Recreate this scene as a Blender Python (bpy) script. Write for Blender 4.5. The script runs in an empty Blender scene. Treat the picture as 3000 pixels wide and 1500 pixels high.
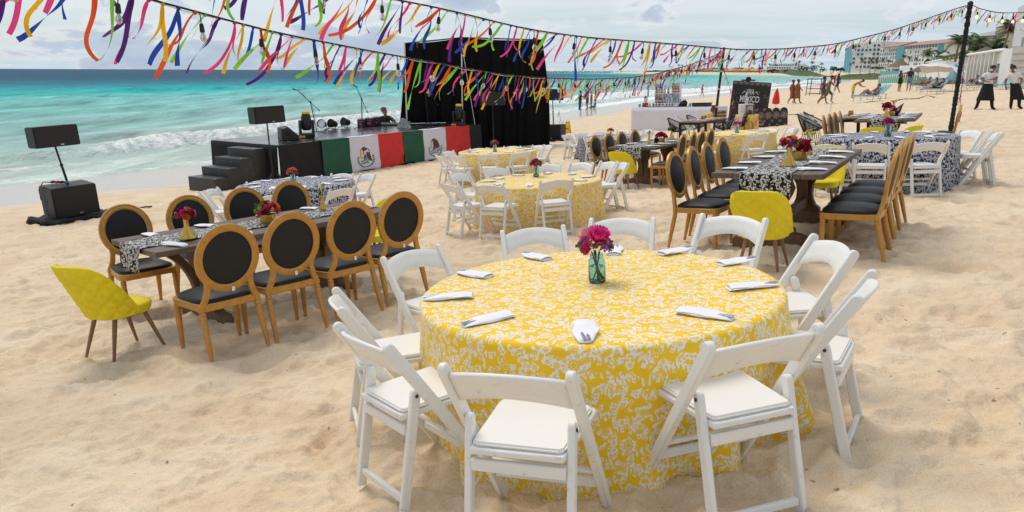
import bpy, bmesh, math, random
import numpy as np
from mathutils import Vector, Matrix, Euler
PI = math.pi
R = math.radians
S = bpy.context.scene
COL = S.collection
rnd = random.Random(7)

# ------------------------------------------------------------------ camera
FPX = 2150.0                       # focal length in pixels of the 3000 px wide photograph
HORIZON = 207.0
PITCH = math.atan((750 - HORIZON) / FPX)
ROLL = R(0.22)
_f = Vector((0, math.cos(PITCH), -math.sin(PITCH)))
_u0 = Vector((0, math.sin(PITCH), math.cos(PITCH)))
_r0 = Vector((1, 0, 0))
_r = _r0 * math.cos(ROLL) + _u0 * math.sin(ROLL)
_u = -_r0 * math.sin(ROLL) + _u0 * math.cos(ROLL)
cam = bpy.data.cameras.new('camera')
cam.sensor_width = 36.0
cam.lens = FPX / 3000.0 * 36.0
cam.clip_start = 0.05
cam.clip_end = 60000
cam_ob = bpy.data.objects.new('camera', cam)
COL.objects.link(cam_ob)
cam_ob.matrix_world = Matrix(((_r.x, _u.x, -_f.x, 0), (_r.y, _u.y, -_f.y, 0), (_r.z, _u.z, -_f.z, 0), (0, 0, 0, 1)))
S.camera = cam_ob

# ------------------------------------------------------------------ world, sun, exposure
SUN_EL, SUN_AZ = R(58), R(-35)     # azimuth from +Y towards +X
w = bpy.data.worlds.new('World')
S.world = w
w.use_nodes = True
wn, wl = w.node_tree.nodes, w.node_tree.links
wn.clear()
def N(tree, typ, **kw):
    n = tree.nodes.new(typ)
    for k, v in kw.items():
        if k.startswith('i_'):
            n.inputs[k[2:].replace('_', ' ')].default_value = v
        elif k.startswith('n_'):
            n.inputs[int(k[2:])].default_value = v
        else:
            setattr(n, k, v)
    return n
def ramp(tree, stops, interp='LINEAR'):
    n = tree.nodes.new('ShaderNodeValToRGB')
    cr = n.color_ramp
    cr.interpolation = interp
    while len(cr.elements) > 1:
        cr.elements.remove(cr.elements[-1])
    for k, (p, c) in enumerate(stops):
        e = cr.elements[0] if k == 0 else cr.elements.new(p)
        e.position = p
        e.color = (c, c, c, 1) if isinstance(c, (int, float)) else (*c, 1)
    return n
def build_world():
    t = w.node_tree
    L = t.links.new
    out = N(t, 'ShaderNodeOutputWorld')
    bg = N(t, 'ShaderNodeBackground')
    bg.inputs[1].default_value = 0.10
    sky = N(t, 'ShaderNodeTexSky', sky_type='NISHITA', sun_disc=False, sun_elevation=SUN_EL, sun_rotation=SUN_AZ,
            altitude=5, air_density=1.0, dust_density=1.6, ozone_density=1.6)
    tc = N(t, 'ShaderNodeTexCoord')
    sep = N(t, 'ShaderNodeSeparateXYZ')
    L(tc.outputs['Generated'], sep.inputs[0])
    zc = N(t, 'ShaderNodeMath', operation='MAXIMUM', n_1=0.0)
    L(sep.outputs[2], zc.inputs[0])
    den = N(t, 'ShaderNodeMath', operation='ADD', n_1=0.055)
    L(zc.outputs[0], den.inputs[0])
    dv = N(t, 'ShaderNodeVectorMath', operation='SCALE')
    inv = N(t, 'ShaderNodeMath', operation='DIVIDE', n_0=1.0)
    L(den.outputs[0], inv.inputs[1])
    L(tc.outputs['Generated'], dv.inputs[0])
    L(inv.outputs[0], dv.inputs['Scale'])
    # thin high veil
    nz = N(t, 'ShaderNodeTexNoise', i_Scale=0.35, i_Detail=6.0, i_Roughness=0.58)
    mp = N(t, 'ShaderNodeMapping')
    mp.inputs['Scale'].default_value = (1.0, 2.2, 0.2)
    mp.inputs['Rotation'].default_value = (0, 0, R(-28))
    L(dv.outputs[0], mp.inputs[0]); L(mp.outputs[0], nz.inputs['Vector'])
    r1 = ramp(t, [(0.37, 0.14), (0.60, 0.90)])
    L(nz.outputs['Fac'], r1.inputs[0])
    mix1 = N(t, 'ShaderNodeMixRGB', blend_type='MIX')
    mix1.inputs[2].default_value = (6.6, 6.85, 7.05, 1)
    L(r1.outputs[0], mix1.inputs[0]); L(sky.outputs[0], mix1.inputs[1])
    # low cumulus, grey-violet bellies and pale tops
    mp2 = N(t, 'ShaderNodeMapping')
    mp2.inputs['Scale'].default_value = (5.2, 5.2, 15.0)
    L(tc.outputs['Generated'], mp2.inputs[0])
    n2 = N(t, 'ShaderNodeTexNoise', i_Scale=1.35, i_Detail=7.0, i_Roughness=0.56, i_Distortion=0.25)
    L(mp2.outputs[0], n2.inputs['Vector'])
    # cumulus present to the left of the view, thin out to the right
    xr = N(t, 'ShaderNodeMapRange')
    xr.inputs[1].default_value = 0.30; xr.inputs[2].default_value = -0.25
    xr.inputs[3].default_value = -0.12; xr.inputs[4].default_value = 0.0
    L(sep.outputs[0], xr.inputs[0])
    zr = N(t, 'ShaderNodeMapRange')
    zr.inputs[1].default_value = 0.03; zr.inputs[2].default_value = 0.22
    zr.inputs[3].default_value = 0.0; zr.inputs[4].default_value = -0.10
    L(sep.outputs[2], zr.inputs[0])
    a1 = N(t, 'ShaderNodeMath', operation='ADD'); a2 = N(t, 'ShaderNodeMath', operation='ADD')
    L(n2.outputs['Fac'], a1.inputs[0]); L(xr.outputs[0], a1.inputs[1])
    L(a1.outputs[0], a2.inputs[0]); L(zr.outputs[0], a2.inputs[1])
    r2 = ramp(t, [(0.445, 0.0), (0.51, 0.9)])
    L(a2.outputs[0], r2.inputs[0])
    r3 = ramp(t, [(0.45, (8.2, 8.2, 8.3)), (0.485, (6.6, 6.8, 7.2)), (0.52, (4.2, 4.95, 5.9)), (0.62, (3.4, 4.15, 5.3))])
    L(a2.outputs[0], r3.inputs[0])
    mix2 = N(t, 'ShaderNodeMixRGB', blend_type='MIX')
    L(r2.outputs[0], mix2.inputs[0]); L(mix1.outputs[0], mix2.inputs[1]); L(r3.outputs[0], mix2.inputs[2])
    # pale band at the horizon
    hz = ramp(t, [(0.0, 0.85), (0.05, 0.55), (0.12, 0.0)])
    L(zc.outputs[0], hz.inputs[0])
    hm = N(t, 'ShaderNodeMath', operation='MULTIPLY')
    om = N(t, 'ShaderNodeMath', operation='SUBTRACT', n_0=1.0)
    L(r2.outputs[0], om.inputs[1]); L(hz.outputs[0], hm.inputs[0]); L(om.outputs[0], hm.inputs[1])
    mix3 = N(t, 'ShaderNodeMixRGB', blend_type='MIX')
    mix3.inputs[2].default_value = (4.7, 5.9, 6.8, 1)
    L(hm.outputs[0], mix3.inputs[0]); L(mix2.outputs[0], mix3.inputs[1])
    L(mix3.outputs[0], bg.inputs[0]); L(bg.outputs[0], out.inputs[0])
build_world()
sun = bpy.data.lights.new('sun', 'SUN')
sun.energy = 1.5
sun.angle = R(30)
sun.color = (1.0, 0.91, 0.79)
sun_ob = bpy.data.objects.new('sun', sun)
COL.objects.link(sun_ob)
_sd = Vector((math.sin(SUN_AZ) * math.cos(SUN_EL), math.cos(SUN_AZ) * math.cos(SUN_EL), math.sin(SUN_EL)))
sun_ob.rotation_euler = _sd.to_track_quat('Z', 'Y').to_euler()
S.view_settings.view_transform = 'Standard'
S.view_settings.look = 'None'
S.view_settings.gamma = 1.0
S.view_settings.use_curve_mapping = False
S.view_settings.exposure = 0.29
S.cycles.max_bounces = 8
S.cycles.transparent_max_bounces = 8
S.cycles.caustics_reflective = False
S.cycles.caustics_refractive = False

# ------------------------------------------------------------------ geometry of the place
def ray(x, y):
    return _f + _r * ((x - 1500) / FPX) - _u * ((y - 750) / FPX)
def onz(x, y, z):                  # point of the plane at height z that the pixel shows
    d = ray(x, y)
    return d * (z / d.z)
def aty(x, y, Y):                  # point at forward distance Y that the pixel shows
    d = ray(x, y)
    return d * (Y / d.y)
SEA = -3.30
_shore_px = [(-2600, 700), (-1500, 620), (-700, 573), (0, 538), (400, 498), (700, 464), (1100, 405), (1600, 333), (1750, 311), (1900, 291),
             (2050, 277), (2200, 265), (2350, 252), (2440, 240), (2468, 231), (2440, 226.5), (2300, 222.6), (2100, 219), (1900, 216.2), (1760, 213.8), (1660, 212.4)]
SHORE = [onz(x, y, SEA) for x, y in _shore_px]
SHORE = np.array([(p.x, p.y) for p in SHORE])
# extend behind the camera and past the headland
SHORE = np.vstack([[[SHORE[3][0] - .503 * 90, SHORE[3][1] - 90]], SHORE[3:], [[SHORE[-1][0] - 60, SHORE[-1][1] + 250], [SHORE[-1][0] + 500, SHORE[-1][1] + 900], [9000, 6000]]])
def shore_dist(x, y):              # metres inland (+) or out to sea (-)
    x = np.asarray(x, float); y = np.asarray(y, float)
    best = np.full(x.shape, 1e18); sgn = np.ones(x.shape)
    for (ax, ay), (bx, by) in zip(SHORE[:-1], SHORE[1:]):
        ex, ey = bx - ax, by - ay
        l2 = ex * ex + ey * ey
        t = np.clip(((x - ax) * ex + (y - ay) * ey) / l2, 0, 1)
        dx, dy = x - (ax + t * ex), y - (ay + t * ey)
        d2 = dx * dx + dy * dy
        c = ex * (y - ay) - ey * (x - ax)
        m = d2 < best
        best = np.where(m, d2, best)
        sgn = np.where(m, np.where(c < 0, 1.0, -1.0), sgn)
    return np.sqrt(best) * sgn
_gd = [-4000, -400, -60, -15, -4, 0, 3, 6, 10, 12, 15, 19, 23, 28, 40, 80, 400, 3000]
_gz = [-30, -14, -5, -1.6, -.35, 0, .09, .2, .42, .56, .82, 1.15, 1.70, 1.95, 2.35, 2.9, 3.4, 6]
def base_h(x, y):
    return SEA + np.interp(shore_dist(x, y), _gd, _gz)
def soft_h(x, y):                  # lightly smoothed
    s = 0
    for ox, oy in ((0, 0), (1.2, 0), (-1.2, 0), (0, 1.2), (0, -1.2)):
        s = s + base_h(np.asarray(x) + ox, np.asarray(y) + oy)
    return s / 5
_P = np.random.RandomState(3).permutation(4096)
_G = np.random.RandomState(4).uniform(0, 2 * PI, 4096)
def perlin(x, y, seed=0):
    xi = np.floor(x).astype(int); yi = np.floor(y).astype(int)
    xf = x - xi; yf = y - yi
    u = xf * xf * xf * (xf * (xf * 6 - 15) + 10); v = yf * yf * yf * (yf * (yf * 6 - 15) + 10)
    def g(ix, iy, fx, fy):
        a = _G[_P[(_P[(ix + seed * 57) & 4095] + iy) & 4095]]
        return np.cos(a) * fx + np.sin(a) * fy
    n00 = g(xi, yi, xf, yf); n10 = g(xi + 1, yi, xf - 1, yf)
    n01 = g(xi, yi + 1, xf, yf - 1); n11 = g(xi + 1, yi + 1, xf - 1, yf - 1)
    return (n00 * (1 - u) + n10 * u) * (1 - v) + (n01 * (1 - u) + n11 * u) * v
def fbm(x, y, o=4, seed=0, gain=.5):
    s = 0; a = 1.0
    for k in range(o):
        s = s + a * perlin(x * 2 ** k, y * 2 ** k, seed + k); a *= gain
    return s
def prints(x, y, c, seed):           # trodden footprints: jittered oval dints with soft rims
    ix = np.floor(x / c).astype(int); iy = np.floor(y / c).astype(int)
    h = np.zeros_like(x)
    for ox in (-1, 0, 1):
        for oy in (-1, 0, 1):
            a, b = ix + ox, iy + oy
            k = _P[(_P[(a + seed * 131) & 4095] + b) & 4095]
            u1 = (k * 7919 % 4096) / 4096.; u2 = (k * 104729 % 4093) / 4093.; u3 = (k * 1299709 % 4091) / 4091.; u4 = (k * 15485863 % 4079) / 4079.
            cx, cy = (a + u1) * c, (b + u2) * c
            th = u3 * PI; ca, sa = np.cos(th), np.sin(th)
            dx, dy = x - cx, y - cy
            p = (dx * ca + dy * sa) / (c * .40); q = (-dx * sa + dy * ca) / (c * .22)
            r2 = p * p + q * q
            dep = np.where(u4 > .30, (.35 + u4) * .060 * c, 0.0)
            h += dep * (-np.exp(-r2 * r2 * 1.3) + .50 * np.exp(-(np.sqrt(r2) - 1.28) ** 2 * 11))
    return h
def micro_h(x, y, d):              # trampled sand relief, metres
    k = np.clip((d - 5.5) / 4.0, 0, 1)
    wx = x + .25 * perlin(x * 1.3, y * 1.3, 11); wy = y + .25 * perlin(x * 1.3, y * 1.3, 12)
    h = .035 * fbm(wx * .9, wy * 1.25, 2, 20)
    rd = 1 - np.abs(fbm(wx * 1.9 + 7, wy * 2.6, 3, 30))
    h += .034 * (rd ** 3 - .45)
    pits = np.clip(fbm(wx * 3.6, wy * 4.4, 2, 40) - .16, 0, 1)
    h -= .085 * pits
    h *= 1.15
    h += prints(x, y, .46, 1) + .8 * prints(x * .92 + y * .39, y * .92 - x * .39, .63, 2) + .5 * prints(x + 5.1, y - 3.3, .24, 3) * .6
    rough = np.clip(fbm(x * .8, y * .8, 2, 50) * 2.2, 0, 1)
    h += .011 * fbm(x * 7, y * 8, 3, 60, .6) * (.45 + rough)
    rg = 1 - np.abs(fbm(wx * 4.2, wy * 5.2 + 3, 3, 65, .55)); h += .016 * (rg ** 4 - .3)
    cl = np.clip(fbm(x * 14, y * 14, 2, 68) - .28, 0, 1) * np.clip(fbm(x * .9, y * .9, 2, 69) * 3, 0, 1); h += .05 * cl
    return h * k * .84
_SEG = [(float(a[0]), float(a[1]), float(b[0] - a[0]), float(b[1] - a[1])) for a, b in zip(SHORE[:-1], SHORE[1:])]
def _h1(x, y):
    best = 1e18; sg = 1
    for ax, ay, ex, ey in _SEG:
        px, py = x - ax, y - ay
        t = (px * ex + py * ey) / (ex * ex + ey * ey)
        t = 0.0 if t < 0 else 1.0 if t > 1 else t
        dx, dy = px - t * ex, py - t * ey
        d2 = dx * dx + dy * dy
        if d2 < best:
            best = d2; sg = 1 if ex * py - ey * px < 0 else -1
    d = math.sqrt(best) * sg
    for i in range(len(_gd) - 1):
        if d <= _gd[i + 1]:
            return SEA + _gz[i] + (_gz[i + 1] - _gz[i]) * (d - _gd[i]) / (_gd[i + 1] - _gd[i])
    return SEA + _gz[-1]
def H(x, y):
    return (_h1(x, y) + _h1(x + 1.2, y) + _h1(x - 1.2, y) + _h1(x, y + 1.2) + _h1(x, y - 1.2)) / 5
def grad(x, y):
    e = .8
    return ((H(x + e, y) - H(x - e, y)) / (2 * e), (H(x, y + e) - H(x, y - e)) / (2 * e))
def ground_at(px, py, lift=0.0):   # where the pixel meets the sand
    z = -2.2
    for _ in range(40):
        p = onz(px, py, z)
        z = .5 * z + .5 * (H(p.x, p.y) + lift)
    return onz(px, py, z)

# ------------------------------------------------------------------ builders
class MB:
    def __init__(s):
        s.v = []; s.f = []; s.m = []; s.uv = None; s.k = 0
    def add(s, vs, fs, m=None):
        o = len(s.v)
        s.v += [tuple(p) for p in vs]
        for f in fs:
            s.f.append(tuple(i + o for i in f)); s.m.append(s.k if m is None else m)
    def box(s, c, d, M=None, taper=1.0):
        x, y, z = d[0] / 2, d[1] / 2, d[2] / 2
        vs = [Vector((sx * x * (taper if sz > 0 else 1), sy * y * (taper if sz > 0 else 1), sz * z)) for sz in (-1, 1) for sy in (-1, 1) for sx in (-1, 1)]
        if M is not None: vs = [M @ p for p in vs]
        vs = [p + Vector(c) for p in vs]
        s.add(vs, [(0, 2, 3, 1), (4, 5, 7, 6), (0, 1, 5, 4), (2, 6, 7, 3), (0, 4, 6, 2), (1, 3, 7, 5)])
    def bar(s, a, b, w, d, up=(0, 0, 1), w2=None, d2=None):
        a, b = Vector(a), Vector(b); t = (b - a).normalized()
        x = t.cross(Vector(up))
        if x.length < 1e-5: x = t.cross(Vector((0, 1, 0)))
        x.normalize(); y = x.cross(t).normalized()
        w2 = w if w2 is None else w2; d2 = d if d2 is None else d2
        vs = []
        for p, ww, dd in ((a, w, d), (b, w2, d2)):
            for sx, sy in ((-1, -1), (1, -1), (1, 1), (-1, 1)):
                vs.append(p + x * (sx * ww / 2) + y * (sy * dd / 2))
        s.add(vs, [(3, 2, 1, 0), (4, 5, 6, 7), (0, 1, 5, 4), (1, 2, 6, 5), (2, 3, 7, 6), (3, 0, 4, 7)])
    def prism(s, poly, lo, hi, axis='x'):     # polygon in the two other axes, extruded along axis
        def P(a, b, t):
            return {'x': (t, a, b), 'y': (a, t, b), 'z': (a, b, t)}[axis]
        n = len(poly)
        vs = [P(a, b, lo) for a, b in poly] + [P(a, b, hi) for a, b in poly]
        fs = [tuple(range(n - 1, -1, -1)), tuple(range(n, 2 * n))]
        fs += [(i, (i + 1) % n, (i + 1) % n + n, i + n) for i in range(n)]
        if axis == 'y': fs = [tuple(reversed(f)) for f in fs]
        s.add(vs, fs)
    def tube(s, pts, r, n=8, cap=True, flat=1.0):
        pts = [Vector(p) for p in pts]
        rs = r if isinstance(r, (list, tuple)) else [r] * len(pts)
        o = len(s.v); fr = None
        vs = []
        for i, p in enumerate(pts):
            t = (pts[min(i + 1, len(pts) - 1)] - pts[max(i - 1, 0)]).normalized()
            if fr is None:
                x = t.cross(Vector((0, 0, 1)))
                if x.length < .05: x = t.cross(Vector((0, 1, 0)))
            else:
                x = fr - t * fr.dot(t)
            x.normalize(); fr = x; y = t.cross(x)
            for k in range(n):
                a = 2 * PI * k / n
                vs.append(p + x * (rs[i] * math.cos(a)) + y * (rs[i] * flat * math.sin(a)))
        fs = []
        for i in range(len(pts) - 1):
            for k in range(n):
                a, b = i * n + k, i * n + (k + 1) % n
                fs.append((a, b, b + n, a + n))
        if cap:
            fs.append(tuple(range(n - 1, -1, -1))); fs.append(tuple(range((len(pts) - 1) * n, len(pts) * n)))
        s.add(vs, fs)
    def lathe(s, prof, n=16, c=(0, 0, 0), M=None, cap=True):
        vs = []; fs = []
        for r_, z in prof:
            for k in range(n):
                a = 2 * PI * k / n
                p = Vector((r_ * math.cos(a), r_ * math.sin(a), z))
                if M is not None: p = M @ p
                vs.append(p + Vector(c))
        for i in range(len(prof) - 1):
            for k in range(n):
                a, b = i * n + k, i * n + (k + 1) % n
                fs.append((a, b, b + n, a + n))
        if cap:
            if prof[0][0] > 1e-4: fs.append(tuple(range(n - 1, -1, -1)))
            if prof[-1][0] > 1e-4: fs.append(tuple(range((len(prof) - 1) * n, len(prof) * n)))
        s.add(vs, fs)
    def ball(s, c, r, n=8, m=6, M=None, sq=(1, 1, 1)):
        prof = [(max(1e-5, r * math.sin(PI * i / m)), -r * math.cos(PI * i / m)) for i in range(m + 1)]
        MM = Matrix.Diagonal(sq)
        if M is not None: MM = M @ MM
        s.lathe(prof, n, c, MM, cap=False)
    def grid(s, fn, nu, nv, closed_u=False):
        vs = []; fs = []
        for j in range(nv + 1):
            for i in range(nu if closed_u else nu + 1):
                vs.append(fn(i / nu, j / nv))
        W = nu if closed_u else nu + 1
        for j in range(nv):
            for i in range(nu):
                a = j * W + i; b = j * W + (i + 1) % W
                fs.append((a, b, b + W, a + W))
        s.add(vs, fs)
    def sheet(s, fn, nu, nv, th):             # grid with thickness along its normal, closed
        V = [[Vector(fn(i / nu, j / nv)) for i in range(nu + 1)] for j in range(nv + 1)]
        top = []; bot = []
        for j in range(nv + 1):
            for i in range(nu + 1):
                du = V[j][min(i + 1, nu)] - V[j][max(i - 1, 0)]; dv = V[min(j + 1, nv)][i] - V[max(j - 1, 0)][i]
                nn = du.cross(dv)
                nn = nn.normalized() if nn.length > 1e-9 else Vector((0, 0, 1))
                top.append(V[j][i] + nn * th / 2); bot.append(V[j][i] - nn * th / 2)
        W = nu + 1; n = len(top); fs = []
        for j in range(nv):
            for i in range(nu):
                a = j * W + i
                fs.append((a, a + 1, a + 1 + W, a + W)); fs.append((n + a + W, n + a + 1 + W, n + a + 1, n + a))
        for i in range(nu):
            fs.append((i, n + i, n + i + 1, i + 1)); a = nv * W + i
            fs.append((a + 1, n + a + 1, n + a, a))
        for j in range(nv):
            a = j * W
            fs.append((a + W, n + a + W, n + a, a)); a += nu
            fs.append((a, n + a, n + a + W, a + W))
        s.add(top + bot, fs)
    def mesh(s, name, mats, bevel=0, smooth=40, seg=1, M=None):
        me = bpy.data.meshes.new(name)
        vs = s.v if M is None else [tuple(M @ Vector(p)) for p in s.v]
        me.from_pydata(vs, [], s.f)
        if not isinstance(mats, (list, tuple)): mats = [mats]
        for m in mats: me.materials.append(m)
        if len(mats) > 1: me.polygons.foreach_set('material_index', s.m)
        if bevel:
            bm = bmesh.new(); bm.from_mesh(me)
            es = [e for e in bm.edges if len(e.link_faces) == 2 and e.calc_face_angle(0) > R(35)]
            bmesh.ops.bevel(bm, geom=es, offset=bevel, segments=seg, affect='EDGES', clamp_overlap=True)
            bm.to_mesh(me); bm.free()
        if smooth:
            me.shade_smooth()
            if smooth < 180: me.set_sharp_from_angle(angle=R(smooth))
        me.update()
        return me
    def build(s, name, mats, parent=None, **kw):
        return put(name, s.mesh(name, mats, **kw), parent)
def put(name, me, parent=None, loc=None, rot=None, scale=None):
    o = bpy.data.objects.new(name, me)
    COL.objects.link(o)
    if parent is not None: o.parent = parent
    if loc is not None: o.location = loc
    if rot is not None: o.rotation_euler = rot
    if scale is not None: o.scale = scale if isinstance(scale, (tuple, list)) else (scale,) * 3
    return o
def tag(o, label=None, cat=None, group=None, kind=None):
    if label: o['label'] = label
    if cat: o['category'] = cat
    if group: o['group'] = group
    if kind: o['kind'] = kind
    return o
def thing(name, label, cat, group=None, loc=(0, 0, 0), rz=0):
    o = bpy.data.objects.new(name, None)
    o.empty_display_size = .2
    COL.objects.link(o)
    o.location = loc; o.rotation_euler = (0, 0, rz)
    return tag(o, label, cat, group)
KIDS = {}
def copy_tree(o, parent=None):
    c = o.copy(); COL.objects.link(c)
    if parent is not None: c.parent = parent
    for ch in o.children: copy_tree(ch, c)
    return c
USED = set()
def inst(proto, label, group=None):  # the first use takes the prototype itself, later ones are copies
    if proto.name in USED:
        o = copy_tree(proto)
    else:
        o = proto; USED.add(proto.name)
    o['label'] = label
    if group: o['group'] = group
    elif 'group' in o: del o['group']
    return o
def stand(o, x, y, rz, sink=0.0, tilt=.6, dz=None):   # put a thing on the sand, leaning a little with the slope
    g = grad(x, y)
    n = Vector((-g[0] * tilt, -g[1] * tilt, 1)).normalized()
    q = Vector((0, 0, 1)).rotation_difference(n).to_matrix().to_4x4()
    z = H(x, y) - sink if dz is None else dz
    M = Matrix.Translation((x, y, z)) @ q @ Matrix.Rotation(rz, 4, 'Z')
    o.matrix_world = M
    o.location = M.to_translation(); o.rotation_euler = M.to_euler()
    return M
def face(dx, dy):                    # rotation that turns local +Y towards (dx, dy)
    return math.atan2(-dx, dy)

# ------------------------------------------------------------------ materials
MAT = {}
def mat(name, col, rough=.5, metal=0.0, var=.12, scale=30., bump=0.0, bscale=200., spec=.5, sheen=0.0, dirt=None, coords='Object', alpha=None, trans=0.0, ior=1.45, stretch=None, coat=0):
    m = bpy.data.materials.new(name); m.use_nodes = True
    t = m.node_tree; L = t.links.new
    b = t.nodes['Principled BSDF']
    b.inputs['Roughness'].default_value = rough; b.inputs['Metallic'].default_value = metal
    b.inputs['Specular IOR Level'].default_value = spec
    b.inputs['IOR'].default_value = ior
    b.inputs['Transmission Weight'].default_value = trans
    b.inputs['Coat Weight'].default_value = coat
    if sheen:
        b.inputs['Sheen Weight'].default_value = sheen; b.inputs['Sheen Roughness'].default_value = .4
        b.inputs['Sheen Tint'].default_value = (*[min(1, c * 1.3 + .05) for c in col], 1)
    tc = N(t, 'ShaderNodeTexCoord')
    src = tc.outputs[coords]
    if stretch:
        mp = N(t, 'ShaderNodeMapping'); mp.inputs['Scale'].default_value = stretch
        L(src, mp.inputs[0]); src = mp.outputs[0]
    nz = N(t, 'ShaderNodeTexNoise', i_Scale=scale, i_Detail=5.0, i_Roughness=.6)
    L(src, nz.inputs['Vector'])
    lo = [c * (1 - var) for c in col]; hi = [min(1, c * (1 + var)) for c in col]
    rp = ramp(t, [(.3, lo), (.7, hi)])
    L(nz.outputs['Fac'], rp.inputs[0])
    cur = rp.outputs[0]
    if dirt:
        dc, dlo, dhi, dsc = dirt
        n2 = N(t, 'ShaderNodeTexNoise', i_Scale=dsc, i_Detail=8.0, i_Roughness=.7)
        L(tc.outputs[coords], n2.inputs['Vector'])
        r2 = ramp(t, [(dlo, 0), (dhi, 1)])
        L(n2.outputs['Fac'], r2.inputs[0])
        mx = N(t, 'ShaderNodeMixRGB'); mx.inputs[2].default_value = (*dc, 1)
        L(r2.outputs[0], mx.inputs[0]); L(cur, mx.inputs[1]); cur = mx.outputs[0]
    L(cur, b.inputs['Base Color'])
    if bump:
        n3 = N(t, 'ShaderNodeTexNoise', i_Scale=bscale, i_Detail=3.0)
        L(src, n3.inputs['Vector'])
        bp = N(t, 'ShaderNodeBump', i_Strength=bump, i_Distance=.002)
        L(n3.outputs['Fac'], bp.inputs['Height']); L(bp.outputs[0], b.inputs['Normal'])
    MAT[name] = m
    return m
def wood(name, c1, c2, scale=(3, 40, 40), rough=.55, gaps=.0):
    m = bpy.data.materials.new(name); m.use_nodes = True
    t = m.node_tree; L = t.links.new; b = t.nodes['Principled BSDF']
    b.inputs['Roughness'].default_value = rough
    tc = N(t, 'ShaderNodeTexCoord'); mp = N(t, 'ShaderNodeMapping'); mp.inputs['Scale'].default_value = scale
    oi = N(t, 'ShaderNodeObjectInfo')
    ad = N(t, 'ShaderNodeVectorMath', operation='ADD'); sc = N(t, 'ShaderNodeVectorMath', operation='SCALE')
    sc.inputs[0].default_value = (7, 3, 5); L(oi.outputs['Random'], sc.inputs['Scale'])
    L(tc.outputs['Object'], mp.inputs[0]); L(mp.outputs[0], ad.inputs[0]); L(sc.outputs[0], ad.inputs[1])
    nz = N(t, 'ShaderNodeTexNoise', i_Scale=1.0, i_Detail=8.0, i_Roughness=.65, i_Distortion=.6)
    L(ad.outputs[0], nz.inputs['Vector'])
    rp = ramp(t, [(.28, c1), (.5, [(a + q) / 2 for a, q in zip(c1, c2)]), (.72, c2)])
    L(nz.outputs['Fac'], rp.inputs[0])
    hv = N(t, 'ShaderNodeHueSaturation')
    vr = N(t, 'ShaderNodeMapRange'); vr.inputs[3].default_value = .75; vr.inputs[4].default_value = 1.2
    L(oi.outputs['Random'], vr.inputs[0]); L(vr.outputs[0], hv.inputs['Value']); L(rp.outputs[0], hv.inputs['Color'])
    L(hv.outputs[0], b.inputs['Base Color'])
    bp = N(t, 'ShaderNodeBump', i_Strength=.35, i_Distance=.003)
    L(nz.outputs['Fac'], bp.inputs['Height']); L(bp.outputs[0], b.inputs['Normal'])
    MAT[name] = m
    return m
# ------------------------------------------------------------------ the setting: sand and sea
def polar(rmin, rmax, nr, fine=48, step=.115):
    a = np.radians(np.concatenate([np.arange(-180, -60, 4), np.arange(-60, -fine, .8), np.arange(-fine, fine, step), np.arange(fine, 60, .8), np.arange(60, 180, 4)]))
    if nr > 800:                       # finest where the sand fills the foreground
        r = np.concatenate([np.exp(np.linspace(np.log(rmin), np.log(2.3), 60, endpoint=False)), np.exp(np.linspace(np.log(2.3), np.log(22), 470, endpoint=False)), np.exp(np.linspace(np.log(22), np.log(rmax), nr - 530))])
    else: r = np.exp(np.linspace(np.log(rmin), np.log(rmax), nr))
    A, RR = np.meshgrid(a, r)
    return RR * np.sin(A), RR * np.cos(A), len(a), nr
def polar_mesh(name, X, Y, Z, na, nr, keep, attrs):
    idx = np.arange(na * nr).reshape(nr, na)
    nxt = np.roll(idx, -1, axis=1)
    q = np.stack([idx[:-1], nxt[:-1], nxt[1:], idx[1:]], -1).reshape(-1, 4)
    q = q[keep.ravel()[q].any(1)]
    used = np.unique(q); remap = -np.ones(na * nr, int); remap[used] = np.arange(len(used))
    q = remap[q]
    co = np.stack([X.ravel(), Y.ravel(), Z.ravel()], -1)[used]
    me = bpy.data.meshes.new(name)
    me.vertices.add(len(co)); me.vertices.foreach_set('co', co.astype(np.float32).ravel())
    me.loops.add(q.size); me.loops.foreach_set('vertex_index', q[:, ::-1].astype(np.int32).ravel())
    me.polygons.add(len(q)); me.polygons.foreach_set('loop_start', np.arange(0, q.size, 4, dtype=np.int32))
    me.polygons.foreach_set('loop_total', np.full(len(q), 4, np.int32))
    me.update(calc_edges=True)
    me.shade_smooth()
    for k, v in attrs.items():
        at = me.attributes.new(k, 'FLOAT', 'POINT'); at.data.foreach_set('value', v.ravel()[used].astype(np.float32))
    return me
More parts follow.
